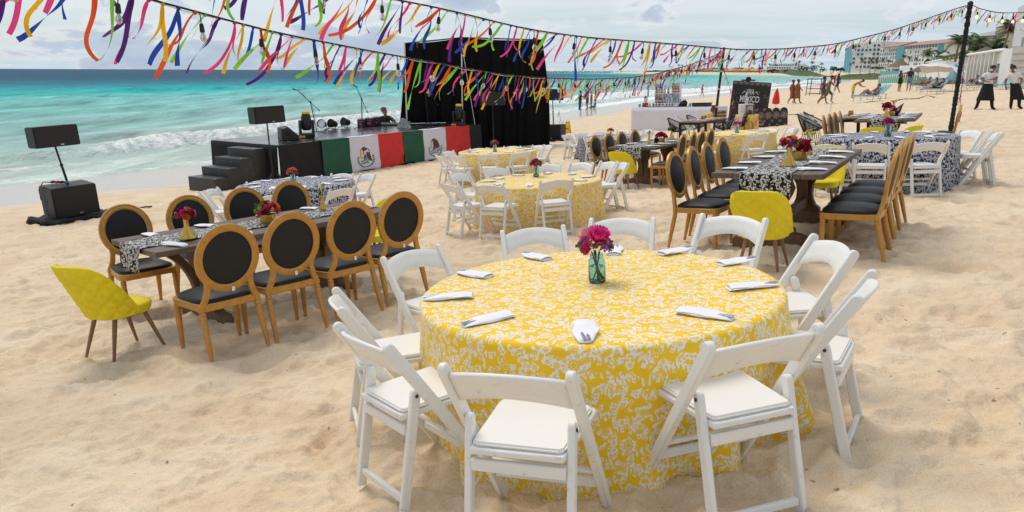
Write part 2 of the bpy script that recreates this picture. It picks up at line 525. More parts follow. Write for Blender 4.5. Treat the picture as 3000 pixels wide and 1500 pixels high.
def sand_material():
    m = bpy.data.materials.new('sand'); m.use_nodes = True
    t = m.node_tree; L = t.links.new; b = t.nodes['Principled BSDF']
    tc = N(t, 'ShaderNodeTexCoord'); src = tc.outputs['Object']
    at = N(t, 'ShaderNodeAttribute', attribute_name='inland')
    n1 = N(t, 'ShaderNodeTexNoise', i_Scale=1.4, i_Detail=7.0, i_Roughness=.6); L(src, n1.inputs['Vector'])
    r1 = ramp(t, [(.3, (.665, .505, .335)), (.5, (.74, .595, .415)), (.7, (.80, .675, .50))]); L(n1.outputs['Fac'], r1.inputs[0])
    n2 = N(t, 'ShaderNodeTexNoise', i_Scale=170.0, i_Detail=3.0, i_Roughness=.8); L(src, n2.inputs['Vector'])
    r2 = ramp(t, [(.25, .70), (.5, 1.0), (.75, 1.16)]); L(n2.outputs['Fac'], r2.inputs[0])
    mul = N(t, 'ShaderNodeMixRGB', blend_type='MULTIPLY', n_0=1.0); L(r1.outputs[0], mul.inputs[1]); L(r2.outputs[0], mul.inputs[2])
    # scattered dark bits of weed and shell
    vo = N(t, 'ShaderNodeTexVoronoi', i_Scale=8.5); vo.inputs['Randomness'].default_value = 1.0
    nd = N(t, 'ShaderNodeTexNoise', i_Scale=40.0, i_Detail=2.0); L(src, nd.inputs['Vector'])
    vm = N(t, 'ShaderNodeVectorMath', operation='MULTIPLY_ADD'); vm.inputs[1].default_value = (.05, .05, .05)
    L(nd.outputs['Color'], vm.inputs[0]); L(src, vm.inputs[2]); L(vm.outputs[0], vo.inputs['Vector'])
    sp = ramp(t, [(.05, 1.0), (.085, 0.0)]); L(vo.outputs['Distance'], sp.inputs[0])
    sel = N(t, 'ShaderNodeSeparateColor'); L(vo.outputs['Color'], sel.inputs[0])
    s2 = ramp(t, [(.40, 0.0), (.42, 1.0)]); L(sel.outputs[0], s2.inputs[0])
    sm = N(t, 'ShaderNodeMath', operation='MULTIPLY'); L(sp.outputs[0], sm.inputs[0]); L(s2.outputs[0], sm.inputs[1])
    sm2 = N(t, 'ShaderNodeMath', operation='MULTIPLY', n_1=.75); L(sm.outputs[0], sm2.inputs[0])
    mx = N(t, 'ShaderNodeMixRGB'); mx.inputs[2].default_value = (.10, .065, .035, 1)
    L(sm2.outputs[0], mx.inputs[0]); L(mul.outputs[0], mx.inputs[1])
    # wet strip at the water's edge
    nw = N(t, 'ShaderNodeTexNoise', i_Scale=.35, i_Detail=3.0); L(src, nw.inputs['Vector'])
    wv = N(t, 'ShaderNodeMath', operation='MULTIPLY_ADD', n_1=3.0); L(nw.outputs['Fac'], wv.inputs[0]); L(at.outputs['Fac'], wv.inputs[2])
    wr = ramp(t, [(.62, 1.0), (.74, 0.0)])
    w10 = N(t, 'ShaderNodeMath', operation='DIVIDE', n_1=10.0); L(wv.outputs[0], w10.inputs[0]); L(w10.outputs[0], wr.inputs[0])
    mw = N(t, 'ShaderNodeMixRGB'); mw.inputs[2].default_value = (.54, .47, .39, 1)
    L(wr.outputs[0], mw.inputs[0]); L(mx.outputs[0], mw.inputs[1]); L(mw.outputs[0], b.inputs['Base Color'])
    rr = N(t, 'ShaderNodeMapRange'); rr.inputs[3].default_value = .92; rr.inputs[4].default_value = .20
    L(wr.outputs[0], rr.inputs[0]); L(rr.outputs[0], b.inputs['Roughness'])
    sr = N(t, 'ShaderNodeMapRange'); sr.inputs[3].default_value = .15; sr.inputs[4].default_value = .8
    L(wr.outputs[0], sr.inputs[0]); L(sr.outputs[0], b.inputs['Specular IOR Level'])
    bp = N(t, 'ShaderNodeBump', i_Distance=.006); L(n2.outputs['Fac'], bp.inputs['Height'])
    n4 = N(t, 'ShaderNodeTexNoise', i_Scale=16.0, i_Detail=4.0, i_Roughness=.6); L(src, n4.inputs['Vector'])
    bp2 = N(t, 'ShaderNodeBump', i_Strength=.55, i_Distance=.034); L(n4.outputs['Fac'], bp2.inputs['Height'])
    dry = N(t, 'ShaderNodeMath', operation='SUBTRACT', n_0=1.0); L(wr.outputs[0], dry.inputs[1])
    d2 = N(t, 'ShaderNodeMath', operation='MULTIPLY', n_1=.45); L(dry.outputs[0], d2.inputs[0]); L(d2.outputs[0], bp.inputs['Strength'])
    d3 = N(t, 'ShaderNodeMath', operation='MULTIPLY', n_1=.6); L(dry.outputs[0], d3.inputs[0]); L(d3.outputs[0], bp2.inputs['Strength'])
    L(bp2.outputs[0], bp.inputs['Normal']); L(bp.outputs[0], b.inputs['Normal'])
    return m
def sea_material():
    m = bpy.data.materials.new('sea_water'); m.use_nodes = True
    t = m.node_tree; L = t.links.new; b = t.nodes['Principled BSDF']
    tc = N(t, 'ShaderNodeTexCoord'); src = tc.outputs['Object']
    off = N(t, 'ShaderNodeAttribute', attribute_name='offshore'); fo = N(t, 'ShaderNodeAttribute', attribute_name='foam')
    nb = N(t, 'ShaderNodeTexNoise', i_Scale=.02, i_Detail=5.0, i_Roughness=.6); L(src, nb.inputs['Vector'])
    nm = N(t, 'ShaderNodeMath', operation='MULTIPLY_ADD', n_1=70.0); nm.inputs[1].default_value = 60.0
    L(nb.outputs['Fac'], nm.inputs[0]); L(off.outputs['Fac'], nm.inputs[2])
    dv = N(t, 'ShaderNodeMath', operation='DIVIDE', n_1=400.0); L(nm.outputs[0], dv.inputs[0])
    rp = ramp(t, [(.075, (.48, .57, .52)), (.105, (.34, .53, .50)), (.15, (.25, .52, .49)), (.20, (.20, .56, .525)), (.275, (.035, .45, .44)), (.35, (.014, .30, .345)), (.45, (.008, .160, .23)), (.62, (.005, .090, .155)), (.9, (.004, .070, .13))])
    L(dv.outputs[0], rp.inputs[0])
    # streaky darker and lighter water
    mp = N(t, 'ShaderNodeMapping'); mp.inputs['Rotation'].default_value = (0, 0, R(-27)); mp.inputs['Scale'].default_value = (.5, .10, 1)
    L(src, mp.inputs[0])
    ns = N(t, 'ShaderNodeTexNoise', i_Scale=1.0, i_Detail=7.0, i_Roughness=.62); L(mp.outputs[0], ns.inputs['Vector'])
    rs = ramp(t, [(.3, .58), (.47, .95), (.56, 1.06), (.7, 1.42)]); L(ns.outputs['Fac'], rs.inputs[0])
    mu = N(t, 'ShaderNodeMixRGB', blend_type='MULTIPLY', n_0=1.0); L(rp.outputs[0], mu.inputs[1]); L(rs.outputs[0], mu.inputs[2])
    # foam
    nf = N(t, 'ShaderNodeTexNoise', i_Scale=1.6, i_Detail=8.0, i_Roughness=.68, i_Distortion=.8); L(src, nf.inputs['Vector'])
    fa = N(t, 'ShaderNodeMath', operation='ADD'); L(nf.outputs['Fac'], fa.inputs[0]); L(fo.outputs['Fac'], fa.inputs[1])
    fr = ramp(t, [(.74, 0.0), (1.0, 1.0)]); L(fa.outputs[0], fr.inputs[0])
    fm = N(t, 'ShaderNodeMixRGB'); fm.inputs[2].default_value = (.88, .90, .89, 1)
    L(fr.outputs[0], fm.inputs[0]); L(mu.outputs[0], fm.inputs[1]); L(fm.outputs[0], b.inputs['Base Color'])
    rr = N(t, 'ShaderNodeMapRange'); rr.inputs[3].default_value = .30; rr.inputs[4].default_value = .9
    L(fr.outputs[0], rr.inputs[0]); L(rr.outputs[0], b.inputs['Roughness'])
    b.inputs['IOR'].default_value = 1.33; b.inputs['Specular IOR Level'].default_value = .004
    mp2 = N(t, 'ShaderNodeMapping'); mp2.inputs['Rotation'].default_value = (0, 0, R(-27)); mp2.inputs['Scale'].default_value = (1.0, .35, 1)
    L(src, mp2.inputs[0])
    n5 = N(t, 'ShaderNodeTexNoise', i_Scale=.9, i_Detail=6.0, i_Roughness=.62); L(mp2.outputs[0], n5.inputs['Vector'])
    bp = N(t, 'ShaderNodeBump', i_Strength=1.0, i_Distance=.55); L(n5.outputs['Fac'], bp.inputs['Height'])
    L(bp.outputs[0], b.inputs['Normal'])
    return m
def build_setting():
    X, Y, na, nr = polar(.8, 5200, 960)
    d = shore_dist(X, Y)
    Z = soft_h(X, Y)
    rr = np.hypot(X, Y)
    near = rr < 90
    mz = np.zeros_like(Z)
    mz[near] = micro_h(X[near], Y[near], d[near]) * np.clip((90 - rr[near]) / 50, 0, 1)
    Z = Z + mz
    me = polar_mesh('sand', X, Y, Z, na, nr, d > -60, {'inland': d})
    me.materials.append(sand_material())
    tag(put('sand', me), kind='structure')
    # a patch under the camera closes the hole of the polar sheet
    mb = MB(); mb.lathe([(1e-5, H(0, 0) - .06), (1.0, H(0, 0) - .05)], 24, cap=False)
    tag(mb.build('sand_patch', me.materials[0]), kind='structure')
    X, Y, na, nr = polar(8, 30000, 600, 48, .16)
    d = -shore_dist(X, Y)
    rr = np.hypot(X, Y)
    a = R(-27)
    # sea swell: crests roughly parallel to the shore
    m = 1.6 * perlin(X * .05, Y * .05, 70) + .6 * perlin(X * .2, Y * .2, 71)
    foam = np.full(X.shape, -.1)
    z = np.zeros_like(X)
    def crest(d0, wd, hgt, fo, seed, gap=0.0):
        nonlocal z, foam
        q = d + m * 1.6 + 2.0 * perlin(X * .03 + seed, Y * .03, 72 + seed) - d0
        env = np.clip(.75 + 1.3 * perlin(X * .06, Y * .06, 80 + seed) - gap, 0, 1)
        sh = np.where(q > 0, np.exp(-(q / wd) ** 2), np.exp(-(q / (wd * .45)) ** 2))
        z += hgt * sh * env
        foam += fo * env * np.where(q < 0, np.exp(-(q / (wd * 1.25)) ** 2), np.exp(-(q / (wd * .5)) ** 2))
    crest(6.4, 1.05, .60, .54, 1, -.3)
    crest(12.5, 1.7, .40, .34, 2, .35)
    crest(2.0, 1.1, .06, .40, 3)
    crest(21, 2.0, .55, .16, 4, .35)
    crest(32, 2.4, .60, .12, 5, .25)
    crest(46, 3.0, .62, .06, 6, .2)
    crest(60, 3.2, .62, .0, 9, .2)
    crest(78, 3.6, .62, .0, 7, .2)
    foam += .30 * np.exp(-(d / 1.3) ** 2) + .08 * np.exp(-np.clip(d, 0, None) / 6.0)
    far_bay = np.clip((rr - 50) / 40, 0, 1) * np.clip((400 - rr) / 150, 0, 1) * (X > 0)
    foam += far_bay * (.36 * np.exp(-np.clip(d, 0, None) / 14.0))
    f2 = np.clip((d - 6) / 40, 0, 1) * np.clip((1500 - rr) / 800, 0, 1)
    z += f2 * (.10 * perlin(X * .22 + Y * .05, Y * .12 - X * .02, 90) + .05 * perlin(X * .6, Y * .45, 91))
    wz = SEA + .02 + z * np.clip(d / 4 + .2, 0, 1)
    me = polar_mesh('sea', X, Y, wz, na, nr, d > -3.0, {'offshore': np.clip(d, 0, 1e5), 'foam': foam})
    me.materials.append(sea_material())
    tag(put('sea', me), kind='structure')
build_setting()
# ------------------------------------------------------------------ materials of the furniture
mat('chair_paint', (.80, .795, .76), .42, var=.03, scale=8, dirt=((.42, .36, .27), .60, .80, 26), bump=.10, bscale=90)
mat('chair_vinyl', (.83, .81, .77), .38, var=.02, scale=6, bump=.12, bscale=260)
mat('bolt', (.08, .075, .07), .4, .8)
mat('gold_paint', (.50, .255, .055), .36, .25, var=.14, scale=22, bump=.06, dirt=((.33, .15, .03), .62, .85, 30))
mat('black_leather', (.013, .0128, .0135), .46, var=.15, scale=40, bump=.10, bscale=300, spec=.28)
mat('black_back', (.010, .010, .010), .62, var=.2, scale=60, bump=.1, bscale=500)
mat('yellow_velvet', (.78, .64, .012), .72, var=.08, scale=7, sheen=.35, bump=.15, bscale=500)
wood('oak', (.19, .095, .045), (.33, .185, .095), (40, 40, 5))
wood('grey_timber', (.075, .052, .037), (.215, .158, .118), (3, 45, 45), .62)
wood('brown_timber', (.075, .040, .020), (.19, .105, .052), (22, 22, 4), .58)
mat('brass', (.68, .43, .10), .30, .85, var=.12, scale=18)
mat('napkin', (.82, .83, .86), .8, var=.03, scale=20, bump=.2, bscale=160, sheen=.1)
mat('steel', (.42, .45, .50), .25, .9, var=.05)
mat('white_tag', (.8, .8, .8), .5)
mat('leaf', (.045, .10, .025), .5, var=.4, scale=60)
mat('stem', (.06, .12, .03), .5, var=.2)
FLOWER = {'magenta': (.90, .05, .30), 'pink': (.95, .24, .38), 'crimson': (.40, .010, .055), 'orange': (.92, .22, .03), 'violet': (.10, .018, .16), 'lilac': (.36, .06, .36), 'gold': (.62, .42, .02), 'lime': (.24, .36, .03), 'cream': (.72, .68, .52), 'olive': (.30, .26, .03), 'brick': (.42, .05, .03)}
for k_, c_ in FLOWER.items(): mat('petal_' + k_, c_, .55, var=.22, scale=90, sheen=.1)
mat('jar_glass', (.62, .90, .93), .03, trans=.97, var=.02, ior=1.45)
mat('jar_water', (.66, .92, .90), .02, trans=.98, var=.02, ior=1.33)

# ------------------------------------------------------------------ printed cloth: folk print of birds, beasts, leaves and flowers
def print_image(name, size, seed, motifs=175):
    rs = np.random.RandomState(seed)
    img = np.zeros((size, size), np.float32)
    occ = np.zeros((size, size), bool)
    def cap(X, Y, ax, ay, bx, by, r0, r1):
        ex, ey = bx - ax, by - ay; l2 = ex * ex + ey * ey + 1e-9
        t = np.clip(((X - ax) * ex + (Y - ay) * ey) / l2, 0, 1)
        return np.hypot(X - ax - t * ex, Y - ay - t * ey) - (r0 + (r1 - r0) * t)
    def ell(X, Y, cx, cy, a, b, th=0):
        c, s_ = math.cos(th), math.sin(th)
        x = (X - cx) * c + (Y - cy) * s_; y = -(X - cx) * s_ + (Y - cy) * c
        return (np.hypot(x / a, y / b) - 1) * min(a, b)
    def leaf(X, Y, ax, ay, bx, by, wd):
        ex, ey = bx - ax, by - ay; l = math.hypot(ex, ey)
        u = ((X - ax) * ex + (Y - ay) * ey) / l; v = ((X - ax) * -ey + (Y - ay) * ex) / l
        tt = np.clip(u / l, 0, 1)
        d = np.abs(v) - wd * np.sin(PI * tt) ** .8
        return np.maximum(d, np.maximum(-u, u - l))
    def deer(X, Y):
        d = ell(X, Y, 0, 0, .52, .24, .1)
        d = np.minimum(d, cap(X, Y, .36, -.05, .62, -.50, .17, .10)); d = np.minimum(d, ell(X, Y, .74, -.55, .19, .10, .25))
        for x0, x1 in ((-.40, -.56), (-.28, -.24), (.26, .20), (.38, .58)): d = np.minimum(d, cap(X, Y, x0, .1, x1, .66, .12, .045))
        d = np.minimum(d, cap(X, Y, -.5, -.06, -.75, -.35, .07, .05))
        for q in (-.12, .1): d = np.minimum(d, cap(X, Y, .62, -.62, .62 + q, -.92, .045, .03))
        return d
    def bird(X, Y):
        d = ell(X, Y, 0, 0, .42, .26, .35); d = np.minimum(d, cap(X, Y, .24, .02, .44, -.36, .15, .10)); d = np.minimum(d, ell(X, Y, .50, -.44, .15, .12))
        d = np.minimum(d, leaf(X, Y, .56, -.46, .86, -.36, .06))
        for a in (-.5, -.25, 0, .25): d = np.minimum(d, leaf(X, Y, -.28, .08, -.28 - .72 * math.cos(a), .08 + .72 * math.sin(a + .45), .08))
        for a in (.9, 1.25, 1.6): d = np.minimum(d, leaf(X, Y, -.02, -.10, -.02 - .62 * math.cos(a), -.1 - .62 * math.sin(a), .09))
        for q in (-.06, .14): d = np.minimum(d, cap(X, Y, q, .2, q + .06, .62, .035, .03))
        return d
    def hare(X, Y):
        d = ell(X, Y, -.1, .1, .46, .30, -.2); d = np.minimum(d, ell(X, Y, .42, -.22, .22, .17, .2))
        for a in (-2.0, -1.7): d = np.minimum(d, leaf(X, Y, .36, -.32, .36 + .6 * math.cos(a), -.32 + .6 * math.sin(a), .09))
        d = np.minimum(d, cap(X, Y, .2, .2, .6, .45, .11, .06)); d = np.minimum(d, cap(X, Y, -.35, .25, -.1, .55, .15, .07)); d = np.minimum(d, ell(X, Y, -.62, .02, .13, .12))
        return d
    def sun(X, Y):
        d = ell(X, Y, 0, 0, .34, .34)
        for k in range(11):
            a = 2 * PI * k / 11; d = np.minimum(d, leaf(X, Y, .42 * math.cos(a), .42 * math.sin(a), .9 * math.cos(a), .9 * math.sin(a), .13))
        return d
    def daisy(X, Y):
        d = ell(X, Y, 0, 0, .17, .17)
        for k in range(8):
            a = 2 * PI * k / 8; d = np.minimum(d, leaf(X, Y, .26 * math.cos(a), .26 * math.sin(a), .92 * math.cos(a), .92 * math.sin(a), .16))
        return d
    def sprig(X, Y):
        d = cap(X, Y, -.9, .2, .8, -.1, .05, .03)
        for k in range(5):
            u = -.7 + .34 * k; d = np.minimum(d, leaf(X, Y, u, .15 - .06 * k, u + .32, -.35 - .05 * k, .10)); d = np.minimum(d, leaf(X, Y, u, .15 - .06 * k, u + .36, .55 - .08 * k, .10))
        return d
    def curl(X, Y):
        r_ = np.hypot(X, Y); th = np.arctan2(Y, X); sp = .16 + .095 * (th + PI)
        return np.where(r_ < .9, np.abs(r_ - sp) - .085, 1)
    def place(fn, cx, cy, sc, th, fl, grow):
        n = int(sc * 1.15) + 2
        g = np.arange(-n, n + 1)
        GX, GY = np.meshgrid(g, g)
        c, s_ = math.cos(th), math.sin(th)
        X = (GX * c + GY * s_) / sc * fl; Y = (-GX * s_ + GY * c) / sc
        cov = np.clip(.5 + grow - fn(X, Y) * sc, 0, 1)
        ix = (GX + int(cx)) % size; iy = (GY + int(cy)) % size
        img[iy, ix] = np.maximum(img[iy, ix], cov)
        near_ = fn(X, Y) * sc < 1.5 + grow
        occ[iy[near_], ix[near_]] = True
    def free(cx, cy, r_):
        n = int(r_); g = np.arange(-n, n + 1, max(1, n // 5)); GX, GY = np.meshgrid(g, g)
        return not occ[(GY + int(cy)) % size, (GX + int(cx)) % size].any()
    k = size / 1024.0
    for fns, cnt, lo, hi, tries in (((deer, bird, hare, bird, deer), motifs, 50, 70, 3600), ((sun, bird, hare, sprig), 260, 22, 34, 5000), ((daisy, sprig, curl, daisy), 1100, 10, 17, 14000), ((daisy, sprig, sun), 2600, 4.5, 8.5, 22000)):
        done = 0
        for _ in range(tries):
            if done >= cnt: break
            sc = rs.uniform(lo, hi) * k; cx, cy = rs.uniform(0, size, 2)
            if free(cx, cy, sc * .46):
                place(fns[rs.randint(len(fns))], cx, cy, sc, rs.uniform(-.5, .5) + (PI if rs.rand() < .3 else 0), rs.choice((-1, 1)), 1.1 if sc > 20 else .55); done += 1
    im = bpy.data.images.new(name, size, size, float_buffer=False)
    im.colorspace_settings.name = 'Non-Color'
    px = np.ones((size, size, 4), np.float32); px[..., :3] = img[..., None]
    im.pixels.foreach_set(px.ravel()); im.update(); im.pack()
    return im
PRINT = print_image('folk_print', 1024, 5)
def cloth_mat(name, ground, ink, scale, swap=False):
    m = bpy.data.materials.new(name); m.use_nodes = True
    t = m.node_tree; L = t.links.new; b = t.nodes['Principled BSDF']
    b.inputs['Roughness'].default_value = .82; b.inputs['Sheen Weight'].default_value = .08; b.inputs['Specular IOR Level'].default_value = .25
    uv = N(t, 'ShaderNodeUVMap', uv_map='cloth'); mp = N(t, 'ShaderNodeMapping'); mp.inputs['Scale'].default_value = (scale, scale, 1)
    oi = N(t, 'ShaderNodeObjectInfo'); ad = N(t, 'ShaderNodeVectorMath', operation='ADD'); sc = N(t, 'ShaderNodeVectorMath', operation='SCALE'); sc.inputs[0].default_value = (5.3, 3.1, 0)
    L(oi.outputs['Random'], sc.inputs['Scale']); L(uv.outputs[0], mp.inputs[0]); L(mp.outputs[0], ad.inputs[0]); L(sc.outputs[0], ad.inputs[1])
    im = N(t, 'ShaderNodeTexImage', interpolation='Cubic'); im.image = PRINT; L(ad.outputs[0], im.inputs[0])
    mx = N(t, 'ShaderNodeMixRGB'); mx.inputs[1].default_value = (*ground, 1); mx.inputs[2].default_value = (*ink, 1)
    L(im.outputs[0], mx.inputs[0])
    tc = N(t, 'ShaderNodeTexCoord'); nz = N(t, 'ShaderNodeTexNoise', i_Scale=5.0, i_Detail=4.0); L(tc.outputs['Object'], nz.inputs['Vector'])
    rv = ramp(t, [(.3, .93), (.7, 1.04)]); L(nz.outputs['Fac'], rv.inputs[0])
    mu = N(t, 'ShaderNodeMixRGB', blend_type='MULTIPLY', n_0=1.0); L(mx.outputs[0], mu.inputs[1]); L(rv.outputs[0], mu.inputs[2])
    L(mu.outputs[0], b.inputs['Base Color'])
    bp = N(t, 'ShaderNodeBump', i_Strength=.25, i_Distance=.012); n2 = N(t, 'ShaderNodeTexNoise', i_Scale=7.0, i_Detail=3.0); L(tc.outputs['Object'], n2.inputs['Vector'])
    L(n2.outputs['Fac'], bp.inputs['Height']); L(bp.outputs[0], b.inputs['Normal'])
    MAT[name] = m
    return m
cloth_mat('yellow_print', (.80, .79, .76), (.87, .57, .016), .88)
cloth_mat('navy_print', (.72, .72, .78), (.016, .020, .045), .95)
cloth_mat('runner_print', (.74, .73, .72), (.010, .010, .012), 1.05)

# ------------------------------------------------------------------ tablecloths on round tables
TH = .69                                   # table top above the sand: the legs have sunk in
def uv_from(me, fn):
    uv = me.uv_layers.new(name='cloth')
    vi = np.zeros(len(me.loops), np.int32); me.loops.foreach_get('vertex_index', vi)
    co = np.zeros(len(me.vertices) * 3, np.float32); me.vertices.foreach_get('co', co); co = co.reshape(-1, 3)
    u = fn(co)[vi]
    uv.data.foreach_set('uv', u.astype(np.float32).ravel())
def round_cloth(name, material, seed, rt=.915, notch=()):
    rs = random.Random(seed)
    NA, = (240,)
    waves = [(n_, rs.uniform(0, 2 * PI), rs.uniform(.5, 1.0) * a_) for n_, a_ in ((5, .016), (7, .024), (9, .028), (11, .024), (14, .016), (19, .010), (27, .005))]
    rows = [('t', r_) for r_ in (0.0001, .2, .4, .6, .75, .86, rt - .03)]
    drop = TH + .02
    rows += [('e', a) for a in (.25, .5, .75, 1.0)] + [('d', k / 22) for k in range(1, 23)] + [('p', k / 4) for k in range(1, 5)]
    mb = MB(); vs = []; arc = []
    for kind, q in rows:
        for i in range(NA):
            a = 2 * PI * i / NA
            fold = sum(am * math.cos(n_ * a + ph) for n_, ph, am in waves)
            fold = fold * 1.15 + .55 * abs(fold)
            if kind == 't': r_, z, s_ = q, 0, q
            elif kind == 'e':
                e = q * PI / 2; r_ = rt - .03 + .03 * math.sin(e); z = -.03 * (1 - math.cos(e)); s_ = rt - .03 + .045 * q
            elif kind == 'd':
                z = -.03 - (drop - .03) * q; r_ = rt + .006 * q + (-.035 + fold * 1.6) * q ** 1.15; s_ = rt + .015 + (drop - .03) * q
            else:
                rb = rt + .006 - .035 + fold * 1.6
                rag = .5 + .5 * math.sin(13 * a + seed) * math.sin(5 * a + 2 * seed)
                z = -drop - .005 + .012 * math.sin(23 * a + q * 5); r_ = rb + q * (.012 + .06 * rag); s_ = rt + .015 + drop - .03 + .10 * q
            vs.append((r_ * math.cos(a), r_ * math.sin(a), z + .0015 * math.sin(9 * r_ * math.cos(a + 1)) * (kind == 't'))); arc.append((s_ * math.cos(a), s_ * math.sin(a)))
    fs = [tuple(range(NA))]
    for j in range(len(rows) - 1):
        for i in range(NA):
            A, B = j * NA + i, j * NA + (i + 1) % NA
            fs.append((A, A + NA, B + NA, B))
    mb.add(vs, fs)
    me = mb.mesh(name, material, smooth=180)
    arr = np.array(arc)
    uv_from(me, lambda co: arr)
    return put(name, me)
# table centres: x, y, height of the top
ROUND = {
    'near_yellow': (.441, 3.613, -1.074, 'yellow_print'),
    'mid_yellow': (.373, 10.576, -1.530, 'yellow_print'),
    'back_yellow': (-.348, 17.232, -1.813, 'yellow_print'),
    'left_navy': (-3.429, 11.551, -1.739, 'navy_print'),
    'back_navy': (2.83, 21.6, -1.85, 'navy_print'),
    'far_yellow': (5.043, 16.901, -1.348, 'yellow_print'),
    'right_navy': (5.461, 10.787, -.893, 'navy_print'),
}
CLOTH_LABEL = {
    'near_yellow': 'yellow and white folk-print cloth to the sand on the largest, nearest round table',
    'mid_yellow': 'yellow folk-print cloth on the round table with an orange bouquet, behind the nearest table',
    'back_yellow': 'yellow folk-print cloth on the round table right beside the flags and black curtain',
    'left_navy': 'navy and white print cloth on the round table in front of the stage steps',
    'back_navy': 'navy and white print cloth on the small far round table left of the white bar',
    'far_yellow': 'pale yellow print cloth on the round table in front of the carnival panel',
    'right_navy': 'navy and white print cloth on the round table at the right edge of the seating',
}
SIDE = {'near_yellow': 'nearest yellow round table', 'mid_yellow': 'middle yellow round table', 'back_yellow': 'yellow round table by the flags', 'left_navy': 'navy round table by the stage steps',
        'back_navy': 'far navy round table by the bar', 'far_yellow': 'pale yellow round table by the carnival panel', 'right_navy': 'navy round table on the right'}
TABM = {}
def tilt_matrix(x, y, z, rz=0, tilt=.55):
    g = grad(x, y)
    n = Vector((-g[0] * tilt, -g[1] * tilt, 1)).normalized()
    return Matrix.Translation((x, y, z)) @ Vector((0, 0, 1)).rotation_difference(n).to_matrix().to_4x4() @ Matrix.Rotation(rz, 4, 'Z')
def set_mat(o, M):
    o.location = M.to_translation(); o.rotation_euler = M.to_euler()
for k_, (x_, y_, z_, m_) in ROUND.items():
    o = round_cloth('tablecloth', MAT[m_], hash(k_) % 1 + sum(map(ord, k_)))
    TABM[k_] = tilt_matrix(x_, y_, z_)
    set_mat(o, TABM[k_])
    tag(o, CLOTH_LABEL[k_], 'tablecloth')

# ------------------------------------------------------------------ white folding chair
def strip_profile(a, b, wd, nround=6, round_a=True, round_b=False):
    a, b = Vector((*a, 0)), Vector((*b, 0)); t = (b - a).normalized(); n = Vector((-t.y, t.x, 0))
    out = []
    def cap_(c, s_):
        for k in range(nround + 1):
            th = PI * k / nround
            out.append(c + (n * math.cos(th) - t * math.sin(th)) * (wd / 2) if s_ > 0 else c + (-n * math.cos(th) + t * math.sin(th)) * (wd / 2))
    if round_a: cap_(a + t * wd / 2, 1)
    else: out.extend([a + n * wd / 2, a - n * wd / 2])
    if round_b: cap_(b - t * wd / 2, -1)
    else: out.extend([b - n * wd / 2, b + n * wd / 2])
    return [(p.x, p.y) for p in out]
def make_folding_chair():
    P = MAT['chair_paint']
    t = thing('folding_chair', 'white folding chair', 'chair')
    TB, FT = (-.262, .775), (.235, 0.0)
    def rail_y(z): return TB[0] + (FT[0] - TB[0]) * (TB[1] - z) / TB[1]
    for s in (-1, 1):
        mb = MB(); mb.prism(strip_profile(TB, FT, .050), s * .217 - .0145, s * .217 + .0145)
        mb.build('front_leg', P, t, bevel=.005)
        mb = MB(); mb.prism(strip_profile((-.128, .545), (-.245, 0), .043), s * .184 - .0135, s * .184 + .0135)
        leg = mb.build('rear_leg', P, t, bevel=.005)
        mb = MB(); M = Matrix.Rotation(PI / 2, 3, 'Y')
        mb.lathe([(.0075, -.004), (.0075, .0170), (.004, .019)], 10, (s * .184, -.135, .515), M if s > 0 else Matrix.Rotation(-PI / 2, 3, 'Y'))
        mb.build('bolt', MAT['bolt'], leg)
    # curved back panel
    mb = MB()
    def back(u, v):
        x = (u - .5) * 2 * .203; b_ = 1 - (2 * u - 1) ** 2
        ztop = .737 + .030 * b_; zbot = .607 + .052 * b_
        z = zbot + (ztop - zbot) * v
        return (x, rail_y(z) - .004 - .036 * b_, z)
    mb.sheet(back, 14, 3, .017)
    mb.build('backrest', P, t, bevel=.003, smooth=50)
    mb = MB()
    mb.prism([(-.168, -.205), (.168, -.205), (.196, .19), (.188, .215), (-.188, .215), (-.196, .19)], .418, .443, 'z')
    mb.build('seat', P, t, bevel=.005)
    mb = MB()
    mb.prism([(-.152, -.19), (.152, -.19), (.166, -.172), (.182, .17), (.17, .198), (-.17, .198), (-.182, .17), (-.166, -.172)], .443, .462, 'z')
    mb.build('seat_pad', MAT['chair_vinyl'], t, bevel=.007, seg=2)
    mb = MB(); mb.box((0, -.188, .374), (.338, .020, .048)); mb.build('seat_rail', P, t, bevel=.004)
    mb = MB(); mb.box((0, -.232, .074), (.34, .022, .032)); mb.build('rear_stretcher', P, t, bevel=.004)
    mb = MB(); mb.box((0, rail_y(.17), .17), (.405, .018, .040)); mb.build('front_stretcher', P, t, bevel=.004)
    mb = MB(); mb.box((0, rail_y(.245), .245), (.405, .018, .022)); mb.build('front_stretcher', P, t, bevel=.004)
    return t
FOLD = make_folding_chair()
CLOCK = ['twelve', 'one', 'two', 'three', 'four', 'five', 'six', 'seven', 'eight', 'nine', 'ten', 'eleven']
ORD = ['first', 'second', 'third', 'fourth', 'fifth', 'sixth', 'seventh', 'eighth', 'ninth', 'tenth', 'eleventh']
